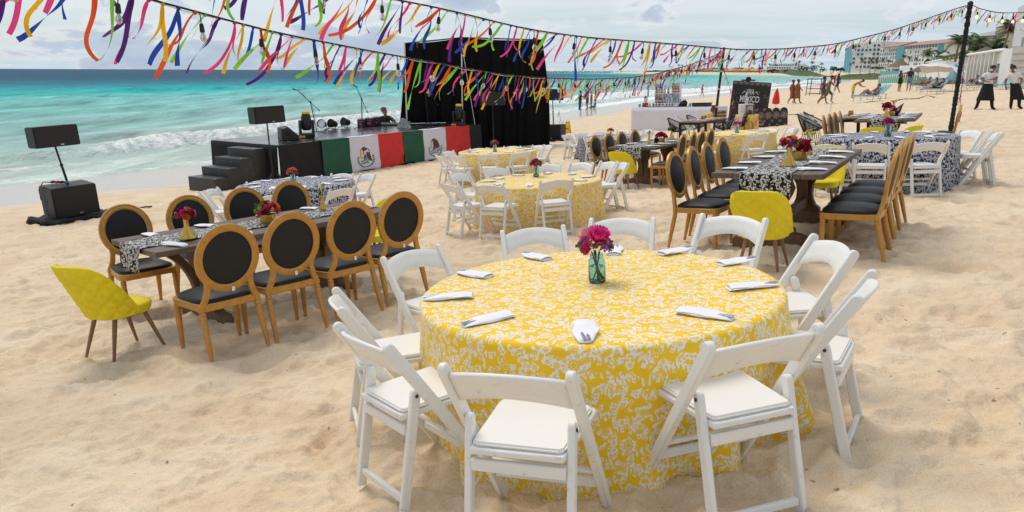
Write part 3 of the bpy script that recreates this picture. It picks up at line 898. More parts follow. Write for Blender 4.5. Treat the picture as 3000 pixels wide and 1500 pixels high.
CHAIRS = {
    'near_yellow': [(1533, 1100), (2290, 990), (1115, 988), (1030, 872, .36), (1198, 745), (1555, 662), (1850, 628), (2175, 642), (2455, 715), (2472, 824, -.06)],
    'mid_yellow': [(1323, 526), (1347, 505), (1461, 490), (1609, 475), (1709, 468), (1832, 474), (1792, 507), (1639, 527), (1443, 532)],
    'back_yellow': [(1404, 412), (1505, 410), (1582, 416), (1610, 430), (1530, 444), (1432, 450), (1337, 443), (1290, 435), (1316, 417)],
    'left_navy': [(757, 497), (911, 485), (1008, 489), (1082, 504), (1004, 539), (808, 560), (682, 559), (620, 521), (580, 541)],
    'back_navy': [(1660, 381.5), (1663, 393), (1705, 378), (1764, 378), (1828, 380), (1903, 382), (1737, 402), (1805, 405), (1905, 399)],
    'far_yellow': [(2076, 376), (2160, 369), (2264, 366), (2326, 369), (2357, 377), (2349, 402), (2228, 384), (2109, 392), (2012, 390)],
    'right_navy': [(2437, 390), (2555, 382), (2712, 365), (2857, 365), (2934, 369), (2922, 382), (2738, 392), (2561, 403)],
}
def clock_name(cx, cy, x, y):
    a = math.atan2(x - cx, y - cy)
    return CLOCK[round(a / (2 * PI) * 12) % 12], a
def proj_y(x, y, z):
    p = Vector((x, y, z)); return 750 - FPX * p.dot(_u) / p.dot(_f)
def chair_rows():
    for k, pts in CHAIRS.items():
        cx, cy, cz, _ = ROUND[k]
        rows = []
        RB = 1.40 if k != 'near_yellow' else 1.36   # distance of the back from the table's middle
        d0 = Vector((cx, cy)).length
        for px, py, *ro in pts:
            if k == 'near_yellow':
                z = -1.0
                for _ in range(40):
                    p = onz(px, py, z); z = .5 * z + .5 * (H(p.x, p.y) + .735)
                p = onz(px, py, z)
            else:                       # the chair stands on the ring round the table, in the direction the pixel column shows
                q = ray(px, py); q = Vector((q.x, q.y)).normalized(); c = Vector((cx, cy))
                b_ = q.dot(c); h2 = RB * RB - (c - q * b_).length_squared
                near_ = py > proj_y(cx, cy, cz + .05)
                if h2 > 0: p = q * (b_ - math.sqrt(h2) if near_ else b_ + math.sqrt(h2))
                else:
                    e = (q * b_ - c).normalized(); p = c + e * RB
                p = Vector((p.x, p.y, 0))
            d = Vector((cx - p.x, cy - p.y)); dist = d.length; d.normalize()
            jit = rnd.uniform(-.10, .10)
            rz = face(d.x, d.y) + jit + (ro[0] - jit if ro else 0)
            x, y = p.x + d.x * .24, p.y + d.y * .24
            q = math.hypot(x - cx, y - cy)
            qq = min(max(q, 1.02), 1.32)
            x, y = cx + (x - cx) * qq / q, cy + (y - cy) * qq / q
            rows.append((math.atan2(x - cx, y - cy) % (2 * PI), x, y, rz))
        rows.sort()
        for i, (a, x, y, rz) in enumerate(rows):
            o = inst(FOLD, 'white chair, %s clockwise from far side of %s' % (ORD[i], SIDE[k]), 'white folding chairs')
            stand(o, x, y, rz, (.014 if k == 'near_yellow' else .028) + rnd.uniform(-.010, .012)); o.scale = (.98, .97, .98) if k != 'near_yellow' else (1.03, 1.0, .99)
chair_rows()
# ------------------------------------------------------------------ gilt chair with an oval black back
def axis_matrix(a, b):
    d = (Vector(b) - Vector(a)).normalized()
    return Vector((0, 0, 1)).rotation_difference(d).to_matrix()
def make_gilt_chair():
    G, B, K = MAT['gold_paint'], MAT['black_leather'], MAT['black_back']
    t = thing('oval_back_chair', 'gilt chair', 'chair')
    TL = math.tan(R(9))
    CZ, CY_ = .765, -.285
    HW, HH = .208, .222
    def on(x, z, dy=0): return (x, CY_ - (z - CZ) * TL + dy, z)
    # oval frame with a stepped moulding
    sec = [(-.027, .010), (-.027, -.014), (-.020, -.019), (.020, -.019), (.027, -.014), (.027, .006), (.020, .014), (.010, .011), (.004, .017), (-.010, .019), (-.020, .016)]
    n = 40
    mb = MB()
    vs = []
    for k in range(n):
        a = 2 * PI * k / n
        for q, dy in sec:
            vs.append(on((HW + q) * math.cos(a), CZ + (HH + q) * math.sin(a), dy))
    m_ = len(sec)
    fs = [(k * m_ + i, k * m_ + (i + 1) % m_, ((k + 1) % n) * m_ + (i + 1) % m_, ((k + 1) % n) * m_ + i) for k in range(n) for i in range(m_)]
    mb.add(vs, fs)
    mb.build('back_frame', G, t, smooth=35)
    def pad(depth, sgn):
        def fn(u, v):
            a = 2 * PI * u; r_ = .0001 + .9999 * v
            return on((HW - .022) * r_ * math.cos(a), CZ + (HH - .022) * r_ * math.sin(a), sgn * (.004 + depth * (1 - r_ ** 2.5)))
        mb_ = MB(); mb_.grid(fn, 32, 6, True)
        if sgn < 0: mb_.f = [tuple(reversed(f)) for f in mb_.f]
        return mb_
    pad(.028, 1).build('back_pad', B, t, smooth=180)
    pad(.006, -1).build('rear_panel', K, t, smooth=180)
    # stiles: from the oval down to the seat corners
    for s in (-1, 1):
        mb = MB()
        pts = [on(s * .165, CZ - .125), on(s * .158, CZ - .20), on(s * .172, CZ - .27), (s * .205, -.222, .43), (s * .208, -.222, .395)]
        ws = [.030, .042, .046, .050, .050]
        rows = []
        for p, wd in zip(pts, ws):
            for dx, dy in ((-wd / 2, -.017), (wd / 2, -.017), (wd / 2, .017), (-wd / 2, .017)): rows.append((p[0] + dx, p[1] + dy, p[2]))
        fs = [(0, 3, 2, 1), (16, 17, 18, 19)] + [(j * 4 + i, j * 4 + (i + 1) % 4, j * 4 + 4 + (i + 1) % 4, j * 4 + 4 + i) for j in range(4) for i in range(4)]
        fs = [tuple(reversed(f)) for f in fs]
        mb.add(rows, fs)
        mb.build('stile', G, t, bevel=.006)
    prof = [(.020, 0), (.020, .012), (.0255, .018), (.0255, .030), (.019, .037), (.025, .046), (.025, .056), (.021, .064), (.024, .10), (.0215, .2), (.0165, .33), (.0135, .372), (.017, .378), (.016, .392), (.011, .396)]
    for s in (-1, 1):
        for a, b in (((s * .206, -.218, .40), (s * .218, -.305, 0)), ((s * .222, .215, .40), (s * .224, .222, 0))):
            mb = MB(); mb.lathe(prof, 12, a, axis_matrix(a, b)); mb.build('leg', G, t, smooth=45)
    seat = [(-.212, -.235), (.212, -.235), (.248, .16), (.242, .225), (.20, .252), (-.20, .252), (-.242, .225), (-.248, .16)]
    mb = MB(); mb.prism(seat, .392, .448, 'z'); mb.build('seat_frame', G, t, bevel=.006)
    def dome(u, v):
        a = 2 * PI * u; c, s_ = math.cos(a), math.sin(a)
        e = (abs(c) ** 4.5 + abs(s_) ** 4.5) ** (-1 / 4.5)
        r_ = min(1, v * 1.12) if v < .9 else 1
        x = .238 * e * c * r_; y = .238 * e * s_ * r_ + .008
        x *= (.90 + .10 * (y + .23) / .46) if y < .23 else 1
        z = .512 - .046 * r_ ** 3.2 if v < .9 else .466 - (v - .9) / .1 * .022
        return (x, y, z)
    mb = MB(); mb.grid(dome, 40, 10, True); mb.build('seat_pad', B, t, smooth=180)
    mb = MB(); mb.box(on(.02, CZ - HH - .012, -.024), (.022, .006, .034)); mb.build('tag', MAT['white_tag'], t, bevel=.002)
    return t
GILT = make_gilt_chair()
# ------------------------------------------------------------------ yellow quilted tub chair
def make_tub_chair():
    Yv, W = MAT['yellow_velvet'], MAT['oak']
    t = thing('velvet_chair', 'yellow velvet chair', 'chair')
    def shell(u, v):
        f = (u - .5) * 2; ph = f * R(100)
        hh = .445 * (1 - abs(f) ** 4.2) ** .9 + .035
        r_ = .226 + .035 * v
        x = r_ * math.sin(ph) * (1 + .08 * v); z = .395 + v * hh
        y = -r_ * math.cos(ph) * .98 - .155 * v * hh / .44 + .015
        return Vector((x, y, z))
    def quilt(u, v):
        p = shell(u, v); f = (u - .5) * 2
        s_ = f * .41; zz = p.z
        a = (s_ * .9 + zz) / .115; b_ = (s_ * .9 - zz) / .115
        g = min(abs(a - round(a)), abs(b_ - round(b_)))
        puff = .017 * min(1, g / .30) ** .6 * min(1, (1 - abs(f)) * 8) * min(1, (1 - v) * 10 + .1)
        nrm = Vector((math.sin(f * R(100)), -math.cos(f * R(100)), -.3)).normalized()
        return p + nrm * puff
    mb = MB()
    nu, nv = 84, 44
    o = [[quilt(i / nu, j / nv) for i in range(nu + 1)] for j in range(nv + 1)]
    inn = []
    for j in range(nv + 1):
        row = []
        for i in range(nu + 1):
            f = (i / nu - .5) * 2; p = shell(i / nu, j / nv)
            th = .046 * min(1, .25 + (1 - abs(f)) * 3) * (.55 + .45 * min(1, (1 - j / nv) * 6))
            nrm = Vector((-math.sin(f * R(100)), math.cos(f * R(100)), .25)).normalized()
            row.append(p + nrm * th)
        inn.append(row)
    W_ = nu + 1; flat = [p for r_ in o for p in r_] + [p for r_ in inn for p in r_]; nn = W_ * (nv + 1)
    fs = []
    for j in range(nv):
        for i in range(nu):
            a = j * W_ + i
            fs.append((a, a + 1, a + 1 + W_, a + W_)); fs.append((nn + a + W_, nn + a + 1 + W_, nn + a + 1, nn + a))
    for i in range(nu):
        a = nv * W_ + i
        fs.append((a, a + 1, nn + a + 1, nn + a)); fs.append((i + 1, i, nn + i, nn + i + 1))
    for j in range(nv):
        a = j * W_; fs.append((a, a + W_, nn + a + W_, nn + a)); a += nu
        fs.append((a + W_, a, nn + a, nn + a + W_))
    mb.add(flat, fs)
    mb.build('backrest', Yv, t, smooth=70)
    def seat(u, v):
        a = 2 * PI * u; c, s_ = math.cos(a), math.sin(a)
        e = (abs(c) ** 2.7 + abs(s_) ** 2.7) ** (-1 / 2.7)
        q = v * 1.25
        if q <= 1: r_, z = q + 1e-4, .485 - .03 * q ** 4
        else:
            th = (q - 1) / .25 * PI; r_ = 1 - .04 * (1 - math.cos(th)) + .03 * math.sin(th); z = .455 - .0375 * (1 - math.cos(th))
        return (.222 * e * c * r_, .235 * e * s_ * r_ + .035, z)
    mb = MB(); mb.grid(seat, 40, 15, True); mb.build('seat', Yv, t, smooth=180)
    mb = MB(); mb.prism([(.2 * math.cos(a), .2 * math.sin(a) + .03) for a in [2 * PI * k / 24 for k in range(24)]], .372, .384, 'z'); mb.build('seat_base', W, t)
    for sx in (-1, 1):
        for sy in (-1, 1):
            a, b = (sx * .135, .03 + sy * .13, .378), (sx * .200, .03 + sy * .245, -.01)
            mb = MB(); mb.lathe([(.0195, 0), (.0185, .1), (.011, .39), (.009, .402)], 12, a, axis_matrix(a, b)); mb.build('leg', W, t, smooth=50)
    return t
TUB = make_tub_chair()
# ------------------------------------------------------------------ long trestle table
FARM = {'left': (-2.414, 7.029, -1.459, 47.0), 'right': (2.985, 7.672, -.892, 58.2), 'middle': (3.0, 15.325, -1.438, 56.8), 'far': (7.388, 14.502, -.834, 59.0)}
FNAME = {'left': 'long left timber table', 'right': 'long right timber table', 'middle': 'long middle timber table', 'far': 'far right timber table'}
FTH = .735
def make_farm_table():
    T, B = MAT['grey_timber'], MAT['brown_timber']
    t = thing('trestle_table', 'timber table', 'table')
    for k in range(5):
        y = -.4 + .2 * k
        mb = MB(); mb.box((0, y, FTH - .024 - (k % 2) * .0012), (2.44, .1972, .048)); mb.build('plank', T, t, bevel=.004)
    lyre = [(.06, .17), (.13, .165), (.17, .115), (.24, .088), (.33, .080), (.40, .090), (.46, .125), (.53, .150), (.58, .128), (.62, .118), (.66, .17), (.686, .185)]
    foot = [(-.43, -.08), (.43, -.08), (.43, .015), (.40, .040), (.30, .045), (.22, .080), (.13, .098), (-.13, .098), (-.22, .080), (-.30, .045), (-.40, .040), (-.43, .015)]
    for sx in (-1, 1):
        x0 = sx * .66
        mb = MB(); mb.prism(foot, x0 - .055, x0 + .055, 'x'); mb.build('foot', B, t, bevel=.006)
        mb = MB(); mb.prism([(w_, z) for z, w_ in lyre] + [(-w_, z) for z, w_ in reversed(lyre)], x0 - .05, x0 + .05, 'x'); mb.build('pedestal', B, t, bevel=.006)
        for dr in (-1, 1):
            mb = MB()
            rows = []
            for k in range(9):
                q = k / 8; th = q * R(82)
                x = x0 + dr * (.045 + .42 * (1 - math.cos(th)) * 1.05); z = .14 + .50 * math.sin(th) / math.sin(R(82)) + .045 * q
                nx, nz = math.cos(th) * dr, -math.sin(th) * .9
                wd = .075
                for yy in (-.04, .04):
                    for s_ in (-1, 1): rows.append((x + nx * wd / 2 * s_ * .9, yy, z + nz * wd / 2 * s_))
            fs = []
            for k in range(8):
                a = k * 4
                for i, j in ((0, 1), (1, 3), (3, 2), (2, 0)): fs.append((a + i, a + j, a + 4 + j, a + 4 + i))
            fs += [(0, 2, 3, 1), (32, 33, 35, 34)]
            mb.add(rows, fs)
            me = mb.mesh('brace', B, bevel=.005)
            bm = bmesh.new(); bm.from_mesh(me); bmesh.ops.recalc_face_normals(bm, faces=bm.faces); bm.to_mesh(me); bm.free()
            put('brace', me, t)
    mb = MB(); mb.box((0, 0, .20), (1.24, .07, .10)); mb.build('stretcher', B, t, bevel=.006)
    return t
FT_ = make_farm_table()
FM = {}
FTOP = {}
TLAB = {'left': 'grey timber trestle table with four gilt chairs nearest the camera at left', 'right': 'grey timber trestle table with a yellow chair at its end, right of centre',
        'middle': 'grey timber trestle table in the middle distance behind the yellow round tables', 'far': 'grey timber trestle table farthest right, in front of the tall bar tables'}
for k_, (x_, y_, z_, a_) in FARM.items():
    o = inst(FT_, TLAB[k_], 'timber trestle tables')
    M = tilt_matrix(x_, y_, z_ - FTH, R(a_))
    set_mat(o, M); FM[k_] = M; FTOP[k_] = M @ Matrix.Translation((0, 0, FTH))
def make_runner(seed):
    mb = MB(); rs = random.Random(seed); HL, DR = 1.22, .235
    ss = [-HL - DR + (2 * HL + 2 * DR) * k / 90 for k in range(91)]
    ph = [rs.uniform(0, 6) for _ in range(6)]
    arc = []
    def fn(u, v):
        s_ = -HL - DR + (2 * HL + 2 * DR) * u; y = (v - .5) * .46
        arc.append((s_, y))
        rip = .0025 * math.sin(s_ * 17 + ph[0] + y * 6) + .002 * math.sin(s_ * 41 + ph[1])
        if abs(s_) <= HL: return (s_, y + .006 * math.sin(s_ * 3 + ph[2]), .007 + rip)
        e = abs(s_) - HL; sg = 1 if s_ > 0 else -1
        wv = .018 * math.sin(y * 26 + ph[3]) * min(1, e / .1) + .012 * math.sin(y * 11 + ph[4]) * min(1, e / .1)
        return (sg * (HL + .010 + min(e, .02) * .3 + max(0, wv + .012 * e / .2)), y, .007 - max(0, e - .006) * .985)
    mb.grid(fn, 120, 14)
    me = mb.mesh('table_runner', MAT['runner_print'], smooth=180)
    arr = np.array(arc)
    uv_from(me, lambda co: arr)
    o = put('table_runner', me)
    so = o.modifiers.new('thickness', 'SOLIDIFY'); so.thickness = .002; so.offset = 1
    return o
for i_, k_ in enumerate(FARM):
    o = make_runner(i_)
    set_mat(o, FTOP[k_])
    tag(o, 'black and white print runner along the middle of the ' + FNAME[k_], 'table runner', 'printed table runners')
# ------------------------------------------------------------------ chairs round the timber tables
def back_point(px, py, hgt):
    z = -1.4
    for _ in range(40):
        p = onz(px, py, z); z = .5 * z + .5 * (H(p.x, p.y) + hgt)
    return onz(px, py, z)
GILT_PX = {
    'left': ([(684.6, 787), (871, 733), (1044, 692), (1191, 651)], [(377, 709), (566, 668), (728, 641), (864, 613)]),
    'right': ([], [(1996, 532), (2051, 516), (2091, 500), (2134, 474)]),
    'middle': ([(2003, 438), (2034, 427), (2060, 421), (2086, 413.5)], [(1749.6, 445.6), (1789.7, 437.4), (1828, 428), (1866.6, 416)]),
    'far': ([], [(2428, 369), (2443.5, 367), (2458, 363), (2473.8, 360)]),
}
GILT_LOCAL = {'right': [(-.98, -.72), (-.44, -.70), (.06, -.71), (.56, -.72)], 'far': [(.25, -.85), (.75, -.85)]}
LYB = {'left': 1.10, 'right': 1.06, 'middle': 1.06, 'far': 1.06}
for k_ in FARM:
    M = FM[k_]; a = R(FARM[k_][3])
    u = Vector((math.cos(a), math.sin(a))); v = Vector((-math.sin(a), math.cos(a)))
    near, far = GILT_PX[k_]
    for side, pts, d in (('near', near, v), ('far', far, -v)):
        nm = 'near' if k_ == 'left' and side == 'near' else 'stage' if k_ == 'left' else 'right' if side == 'near' else 'left'
        for i, (px, py) in enumerate(pts):
            q = ray(px, py); kx = q.x / q.y; sg = 1 if d is -v or (d - (-v)).length < 1e-6 else -1
            c0 = M @ Vector((0, sg * (1.40 if k_ == 'left' and side == 'near' else LYB[k_]), 0))
            s_ = (kx * c0.y - c0.x) / (u.x - kx * u.y)
            p = Vector((c0.x + u.x * s_, c0.y + u.y * s_, 0))
            jt = rnd.uniform(-.07, .07)
            x, y = p.x + d.x * .285, p.y + d.y * .285
            o = inst(GILT, 'gilt oval-back chair, %s from the front end, %s side of %s' % (ORD[i], nm, FNAME[k_]), 'gilt chairs at the timber tables')
            stand(o, x, y, face(d.x, d.y) + jt, .025)
            if k_ == 'left': o.scale = (1.05, 1.05, 1.05)
    for i, (lx, ly) in enumerate(GILT_LOCAL.get(k_, [])):
        c = M @ Vector((lx, ly, 0))
        o = inst(GILT, 'gilt oval-back chair, %s from the front end, right side of %s' % (ORD[i], FNAME[k_]), 'gilt chairs at the timber tables')
        stand(o, c.x, c.y, face(v.x, v.y) + rnd.uniform(-.05, .05), .025)
TUBS = [('left', 1.55, .26, PI, 'yellow velvet chair at the far end of the long left timber table'),
        ('right', 1.50, -.05, PI, 'yellow velvet chair hidden behind the far end of the long right timber table'),
        ('middle', 1.55, -.05, PI, 'yellow velvet chair at the far end of the long middle timber table'),
        ('far', -1.55, .12, .1, 'yellow velvet chair at the near left end of the far right timber table'),
        ('far', -1.50, -.30, 1.1, 'yellow velvet chair turned sideways under the near end of the far right table')]
for k_, lx, ly, dr, lb in TUBS:
    c = FM[k_] @ Vector((lx, ly, 0)); a = R(FARM[k_][3]) + dr
    o = inst(TUB, lb, 'yellow velvet chairs')
    stand(o, c.x, c.y, a - PI / 2, .02); o.scale = (.88, .88, .88)
q0, q1 = ground_at(261, 1071), ground_at(461, 1001)
p = ground_at(361, 1036)
o = inst(TUB, 'yellow quilted velvet chair seen from the side, front left of everything', 'yellow velvet chairs'); stand(o, p.x, p.y, face(q1.x - q0.x, q1.y - q0.y), .02); o.scale = (.95, .95, .95)
for k_, lx, ly, rz, lb in (('right', -1.66, -.10, .02, 'yellow quilted velvet chair with its back to us at the right timber table'), ('middle', -1.60, -.05, -.1, 'yellow quilted velvet chair at the near end of the middle timber table')):
    p = FM[k_] @ Vector((lx, ly, 0)); o = inst(TUB, lb, 'yellow velvet chairs'); stand(o, p.x, p.y, R(FARM[k_][3]) - PI / 2 + rz, .03); o.scale = (.88, .88, .88)
# ------------------------------------------------------------------ flowers, vases, jars
PETAL_MESH = {}
def petal(mb, base, dirv, up, ln, wd, cup, roll=.3):
    d = Vector(dirv).normalized(); up = Vector(up).normalized(); s_ = d.cross(up).normalized()
    rows = []
    for j in range(4):
        q = j / 3
        for i in range(3):
            f = i - 1
            wv = wd * math.sin(PI * (.12 + .80 * q)) * .5
            rows.append(Vector(base) + d * (ln * q * (1 - .25 * q * cup)) + s_ * (f * wv) + up * (ln * (cup * q * q * .9 - roll * max(0, q - .66) + .22 * abs(f) * q)))
    mb.add(rows, [(j * 3 + i, j * 3 + i + 1, j * 3 + i + 4, j * 3 + i + 3) for j in range(3) for i in range(2)])
def bloom_mesh(kind, colour):
    key = (kind, colour)
    if key in PETAL_MESH: return PETAL_MESH[key]
    mb = MB(); rs = random.Random(kind + colour); m = MAT['petal_' + colour]
    if kind == 'rose':
        for n_, el, ln, wd, cup in ((3, 78, .030, .030, .25), (5, 62, .036, .036, .35), (6, 38, .042, .042, .5), (6, 14, .044, .046, .35)):
            o_ = rs.uniform(0, 6)
            for k in range(n_):
                a = o_ + 2 * PI * k / n_
                e = R(el); petal(mb, (.006 * math.cos(a), .006 * math.sin(a), 0), (math.cos(a) * math.cos(e), math.sin(a) * math.cos(e), math.sin(e)), (-math.cos(a) * math.sin(e), -math.sin(a) * math.sin(e), math.cos(e)), ln, wd, cup)
        mb.ball((0, 0, .012), .013, 6, 5)
    elif kind == 'dahlia':
        for n_, el, ln, wd in ((6, 75, .024, .014), (9, 52, .032, .016), (12, 30, .038, .017), (13, 8, .040, .018), (12, -14, .036, .018)):
            o_ = rs.uniform(0, 6)
            for k in range(n_):
                a = o_ + 2 * PI * k / n_; e = R(el + rs.uniform(-6, 6))
                petal(mb, (0, 0, 0), (math.cos(a) * math.cos(e), math.sin(a) * math.cos(e), math.sin(e)), (-math.cos(a) * math.sin(e), -math.sin(a) * math.sin(e), math.cos(e)), ln, wd, .18, .1)
        mb.ball((0, 0, .008), .012, 6, 5)
    elif kind == 'cluster':
        for k in range(26):
            a, e = rs.uniform(0, 6.28), rs.uniform(-.3, 1.5); r_ = .026
            c = (r_ * math.cos(a) * math.cos(e), r_ * math.sin(a) * math.cos(e), r_ * math.sin(e))
            mb.ball(c, rs.uniform(.0055, .0085), 5, 4)
    else:
        mb.ball((0, 0, 0), .015, 10, 8)
    PETAL_MESH[key] = mb.mesh('bloom', m, smooth=60)
    return PETAL_MESH[key]
LEAF = None
def leaf_mesh():
    global LEAF
    if LEAF is None:
        mb = MB(); petal(mb, (0, 0, 0), (1, 0, .1), (0, 0, 1), .065, .032, .1, .35); LEAF = mb.mesh('leaf', MAT['leaf'], smooth=180)
    return LEAF
def bouquet(parent, z0, rad, blooms, seed, leaves=8, squash=.8, zc=None, kinds=('rose', 'dahlia', 'cluster'), dome=True):
    rs = random.Random(seed)
    n = len(blooms)
    for k, (kind, colour, sc) in enumerate(blooms):
        f = (k + .5) / n
        el = math.acos(1 - f * .98) if dome else rs.uniform(.2, 1)
        a = k * 2.39996 + rs.uniform(-.25, .25)
        d = Vector((math.sin(el) * math.cos(a), math.sin(el) * math.sin(a), math.cos(el)))
        p = Vector((d.x * rad, d.y * rad, z0 + d.z * rad * squash)) * 1
        o = put('bloom', bloom_mesh(kind, colour), parent, p, None, sc * rs.uniform(.9, 1.1))
        o.rotation_euler = d.to_track_quat('Z', 'Y').to_euler()
    for k in range(leaves):
        a = rs.uniform(0, 6.28); e = rs.uniform(-.25, .5)
        o = put('leaf', leaf_mesh(), parent, (rad * .55 * math.cos(a), rad * .55 * math.sin(a), z0 + rs.uniform(-.2, .5) * rad), (rs.uniform(-.5, .5), -e, a), rs.uniform(.8, 1.3))
def stems(parent, n, z0, z1, r0, r1, seed, rr=.0028):
    rs = random.Random(seed)
    for k in range(n):
        a = rs.uniform(0, 6.28); b_ = a + rs.uniform(1.5, 4)
        mb = MB(); mb.tube([(r0 * math.cos(a), r0 * math.sin(a), z0), (r1 * .2 * math.cos(b_), r1 * .2 * math.sin(b_), (z0 + z1) / 2), (r1 * math.cos(b_), r1 * math.sin(b_), z1)], rr, 5); mb.build('stem', MAT['stem'], parent)
def jar(label, blooms, seed, group='jars of flowers on the round tables'):
    t = thing('flower_jar', label, 'flower jar', group)
    mb = MB(); mb.lathe([(.036, 0), (.044, .006), (.045, .015), (.045, .105), (.042, .118), (.034, .126), (.034, .132), (.037, .134), (.037, .138), (.034, .140), (.034, .152), (.0315, .152), (.0315, .127), (.040, .116), (.0425, .104), (.0425, .016), (.035, .007), (.0001, .006)], 24, cap=True)
    mb.build('glass', MAT['jar_glass'], t, smooth=60)
    mb = MB(); mb.lathe([(.0001, .0065), (.034, .0075), (.0423, .017), (.0423, .085), (.0001, .085)], 20, cap=False); mb.build('water', MAT['jar_water'], t, smooth=60)
    stems(t, 9, .012, .165, .028, .026, seed)
    bouquet(t, .175, .062, blooms, seed, 10, 1.05)
    return t
def flask(label, blooms, seed, group='flask vases of flowers on the timber tables'):
    t = thing('flask_vase', label, 'flower vase', group)
    mb = MB(); mb.lathe([(.074, .0), (.078, .004), (.078, .008), (.024, .105), (.0215, .115), (.0215, .175), (.019, .175), (.019, .11), (.0001, .10)], 28); mb.build('vase', MAT['brass'], t, smooth=40)
    mb = MB(); mb.lathe([(.0795, .0), (.0795, .007), (.077, .008)], 28); mb.build('base_band', MAT['bolt'], t)
    bouquet(t, .205, .062, blooms, seed, 11, .85)
    return t
def bowl(label, blooms, seed, group='low bowls of flowers on the timber tables'):
    t = thing('flower_bowl', label, 'flower bowl', group)
    mb = MB(); mb.lathe([(.074, 0), (.076, .004), (.076, .088), (.072, .088), (.072, .01), (.0001, .008)], 28); mb.build('bowl', MAT['brass'], t, smooth=40)
    bouquet(t, .105, .098, blooms, seed, 12, .85)
    return t
def budvase(label, seed, colour='olive', group='bud vases on the timber tables'):
    t = thing('bud_vase', label, 'bud vase', group)
    mb = MB(); mb.lathe([(.036, 0), (.038, .004), (.034, .03), (.018, .10), (.015, .13), (.0175, .165), (.0155, .165), (.013, .13), (.0001, .12)], 20); mb.build('vase', MAT['brass'], t, smooth=40)
    rs = random.Random(seed)
    for k in range(9):
        a = rs.uniform(0, 6.28); r_ = rs.uniform(.008, .045); z = rs.uniform(.215, .275)
        p = (r_ * math.cos(a), r_ * math.sin(a), z)
        mb = MB(); mb.tube([(0, 0, .15), (p[0] * .6, p[1] * .6, .2), p], .0018, 5); mb.build('stem', MAT['stem'], t)
        put('bloom', bloom_mesh('billy', colour), t, p, None, rs.uniform(.8, 1.05))
    return t
def hit(M, px, py):                      # where the pixel's ray meets the plane z=0 of the frame M
    n = M.to_3x3() @ Vector((0, 0, 1)); p0 = M.to_translation(); d = ray(px, py)
    return M.inverted() @ (d * (p0.dot(n) / d.dot(n)))
def on_top(o, M, px, py, rz=0, dz=.002):
    p = hit(M, px, py); p.z = dz
    set_mat(o, M @ Matrix.Translation(p) @ Matrix.Rotation(rz, 4, 'Z'))
    return p
def mixb(rs, cols, n, big=1.0):
    return [(rs.choice(('rose', 'dahlia', 'cluster')), rs.choice(cols), rs.uniform(.75, 1.05) * big) for _ in range(n)]
rj = random.Random(21)
JARS = {
    'near_yellow': ((1750, 826), [('rose', 'magenta', 1.5), ('rose', 'pink', 1.4), ('rose', 'magenta', 1.4), ('rose', 'pink', 1.35), ('cluster', 'lilac', 1.1), ('cluster', 'gold', .8), ('cluster', 'lilac', 1.1), ('cluster', 'brick', .8), ('cluster', 'lilac', 1.0), ('rose', 'pink', 1.0), ('cluster', 'lilac', .9), ('cluster', 'brick', .9), ('dahlia', 'magenta', .9), ('cluster', 'lilac', 1.0), ('cluster', 'violet', .8)], 'blue glass jar of magenta roses on the nearest yellow round table'),
    'mid_yellow': ((1571, 518), mixb(rj, ['orange', 'orange', 'brick', 'lilac', 'violet'], 17), 'blue glass jar of orange and purple flowers on the middle yellow round table'),
    'back_yellow': ((1450, 444), mixb(rj, ['lilac', 'lilac', 'magenta', 'gold'], 15), 'blue glass jar of lilac and yellow flowers on the round table by the flags'),
    'left_navy': ((860, 540), mixb(rj, ['pink', 'magenta', 'orange', 'orange', 'gold'], 15, .9), 'turquoise jar of pink and orange flowers on the table by the stage steps'),
    'back_navy': ((1789, 402), mixb(rj, ['orange', 'brick', 'orange'], 14), 'turquoise jar of orange red flowers on the far navy table'),
    'far_yellow': ((2159, 389), mixb(rj, ['magenta', 'pink', 'magenta'], 14), 'green tinted jar of magenta flowers on the pale yellow round table'),
    'right_navy': ((2600, 400), mixb(rj, ['magenta', 'lilac', 'pink', 'brick'], 16), 'turquoise jar of magenta flowers on the navy table at right'),
}
for i_, (k_, (pp, bl, lb)) in enumerate(JARS.items()):
    o = jar(lb, bl, 100 + i_)
    on_top(o, TABM[k_], *pp)
mixed = ['violet', 'crimson', 'orange', 'magenta', 'violet', 'pink']
VASES = [
    ('left', flask, (552, 702), 'gold flask vase of orange and purple flowers at the front of the left table', ['violet', 'orange', 'crimson', 'magenta', 'violet'], 16),
    ('left', bowl, (787, 656), 'gold bowl of crimson, magenta, purple and lime flowers on the left table', ['crimson', 'magenta', 'crimson', 'violet', 'lime', 'orange'], 26),
    ('right', flask, (2310, 489), 'gold flask vase with orange and purple flowers at front of right table', ['violet', 'orange', 'violet', 'crimson'], 16),
    ('right', bowl, (2341, 470), 'gold bowl of crimson and magenta dahlias on the right table', ['crimson', 'magenta', 'crimson', 'crimson'], 24),
    ('middle', bowl, (1937, 419), 'gold bowl of crimson flowers on the middle timber table', ['crimson', 'crimson', 'magenta'], 24),
    ('middle', flask, (1968, 411), 'gold flask vase of purple and yellow flowers on the middle timber table', ['violet', 'lime', 'violet', 'gold'], 14),
    ('far', flask, (2596, 346), 'gold flask vase of red and crimson flowers on the far right timber table', ['crimson', 'brick', 'pink', 'crimson'], 18),
    ('far', bowl, (2606, 341), 'gold bowl of dark crimson flowers behind the flask on the far table', ['crimson', 'crimson', 'magenta'], 20),
]
for i_, (k_, fn_, pp, lb, cols, n_) in enumerate(VASES):
    o = fn_(lb, mixb(rj, cols, n_, 1.0), 200 + i_)
    on_top(o, FTOP[k_], *pp, dz=.0095)
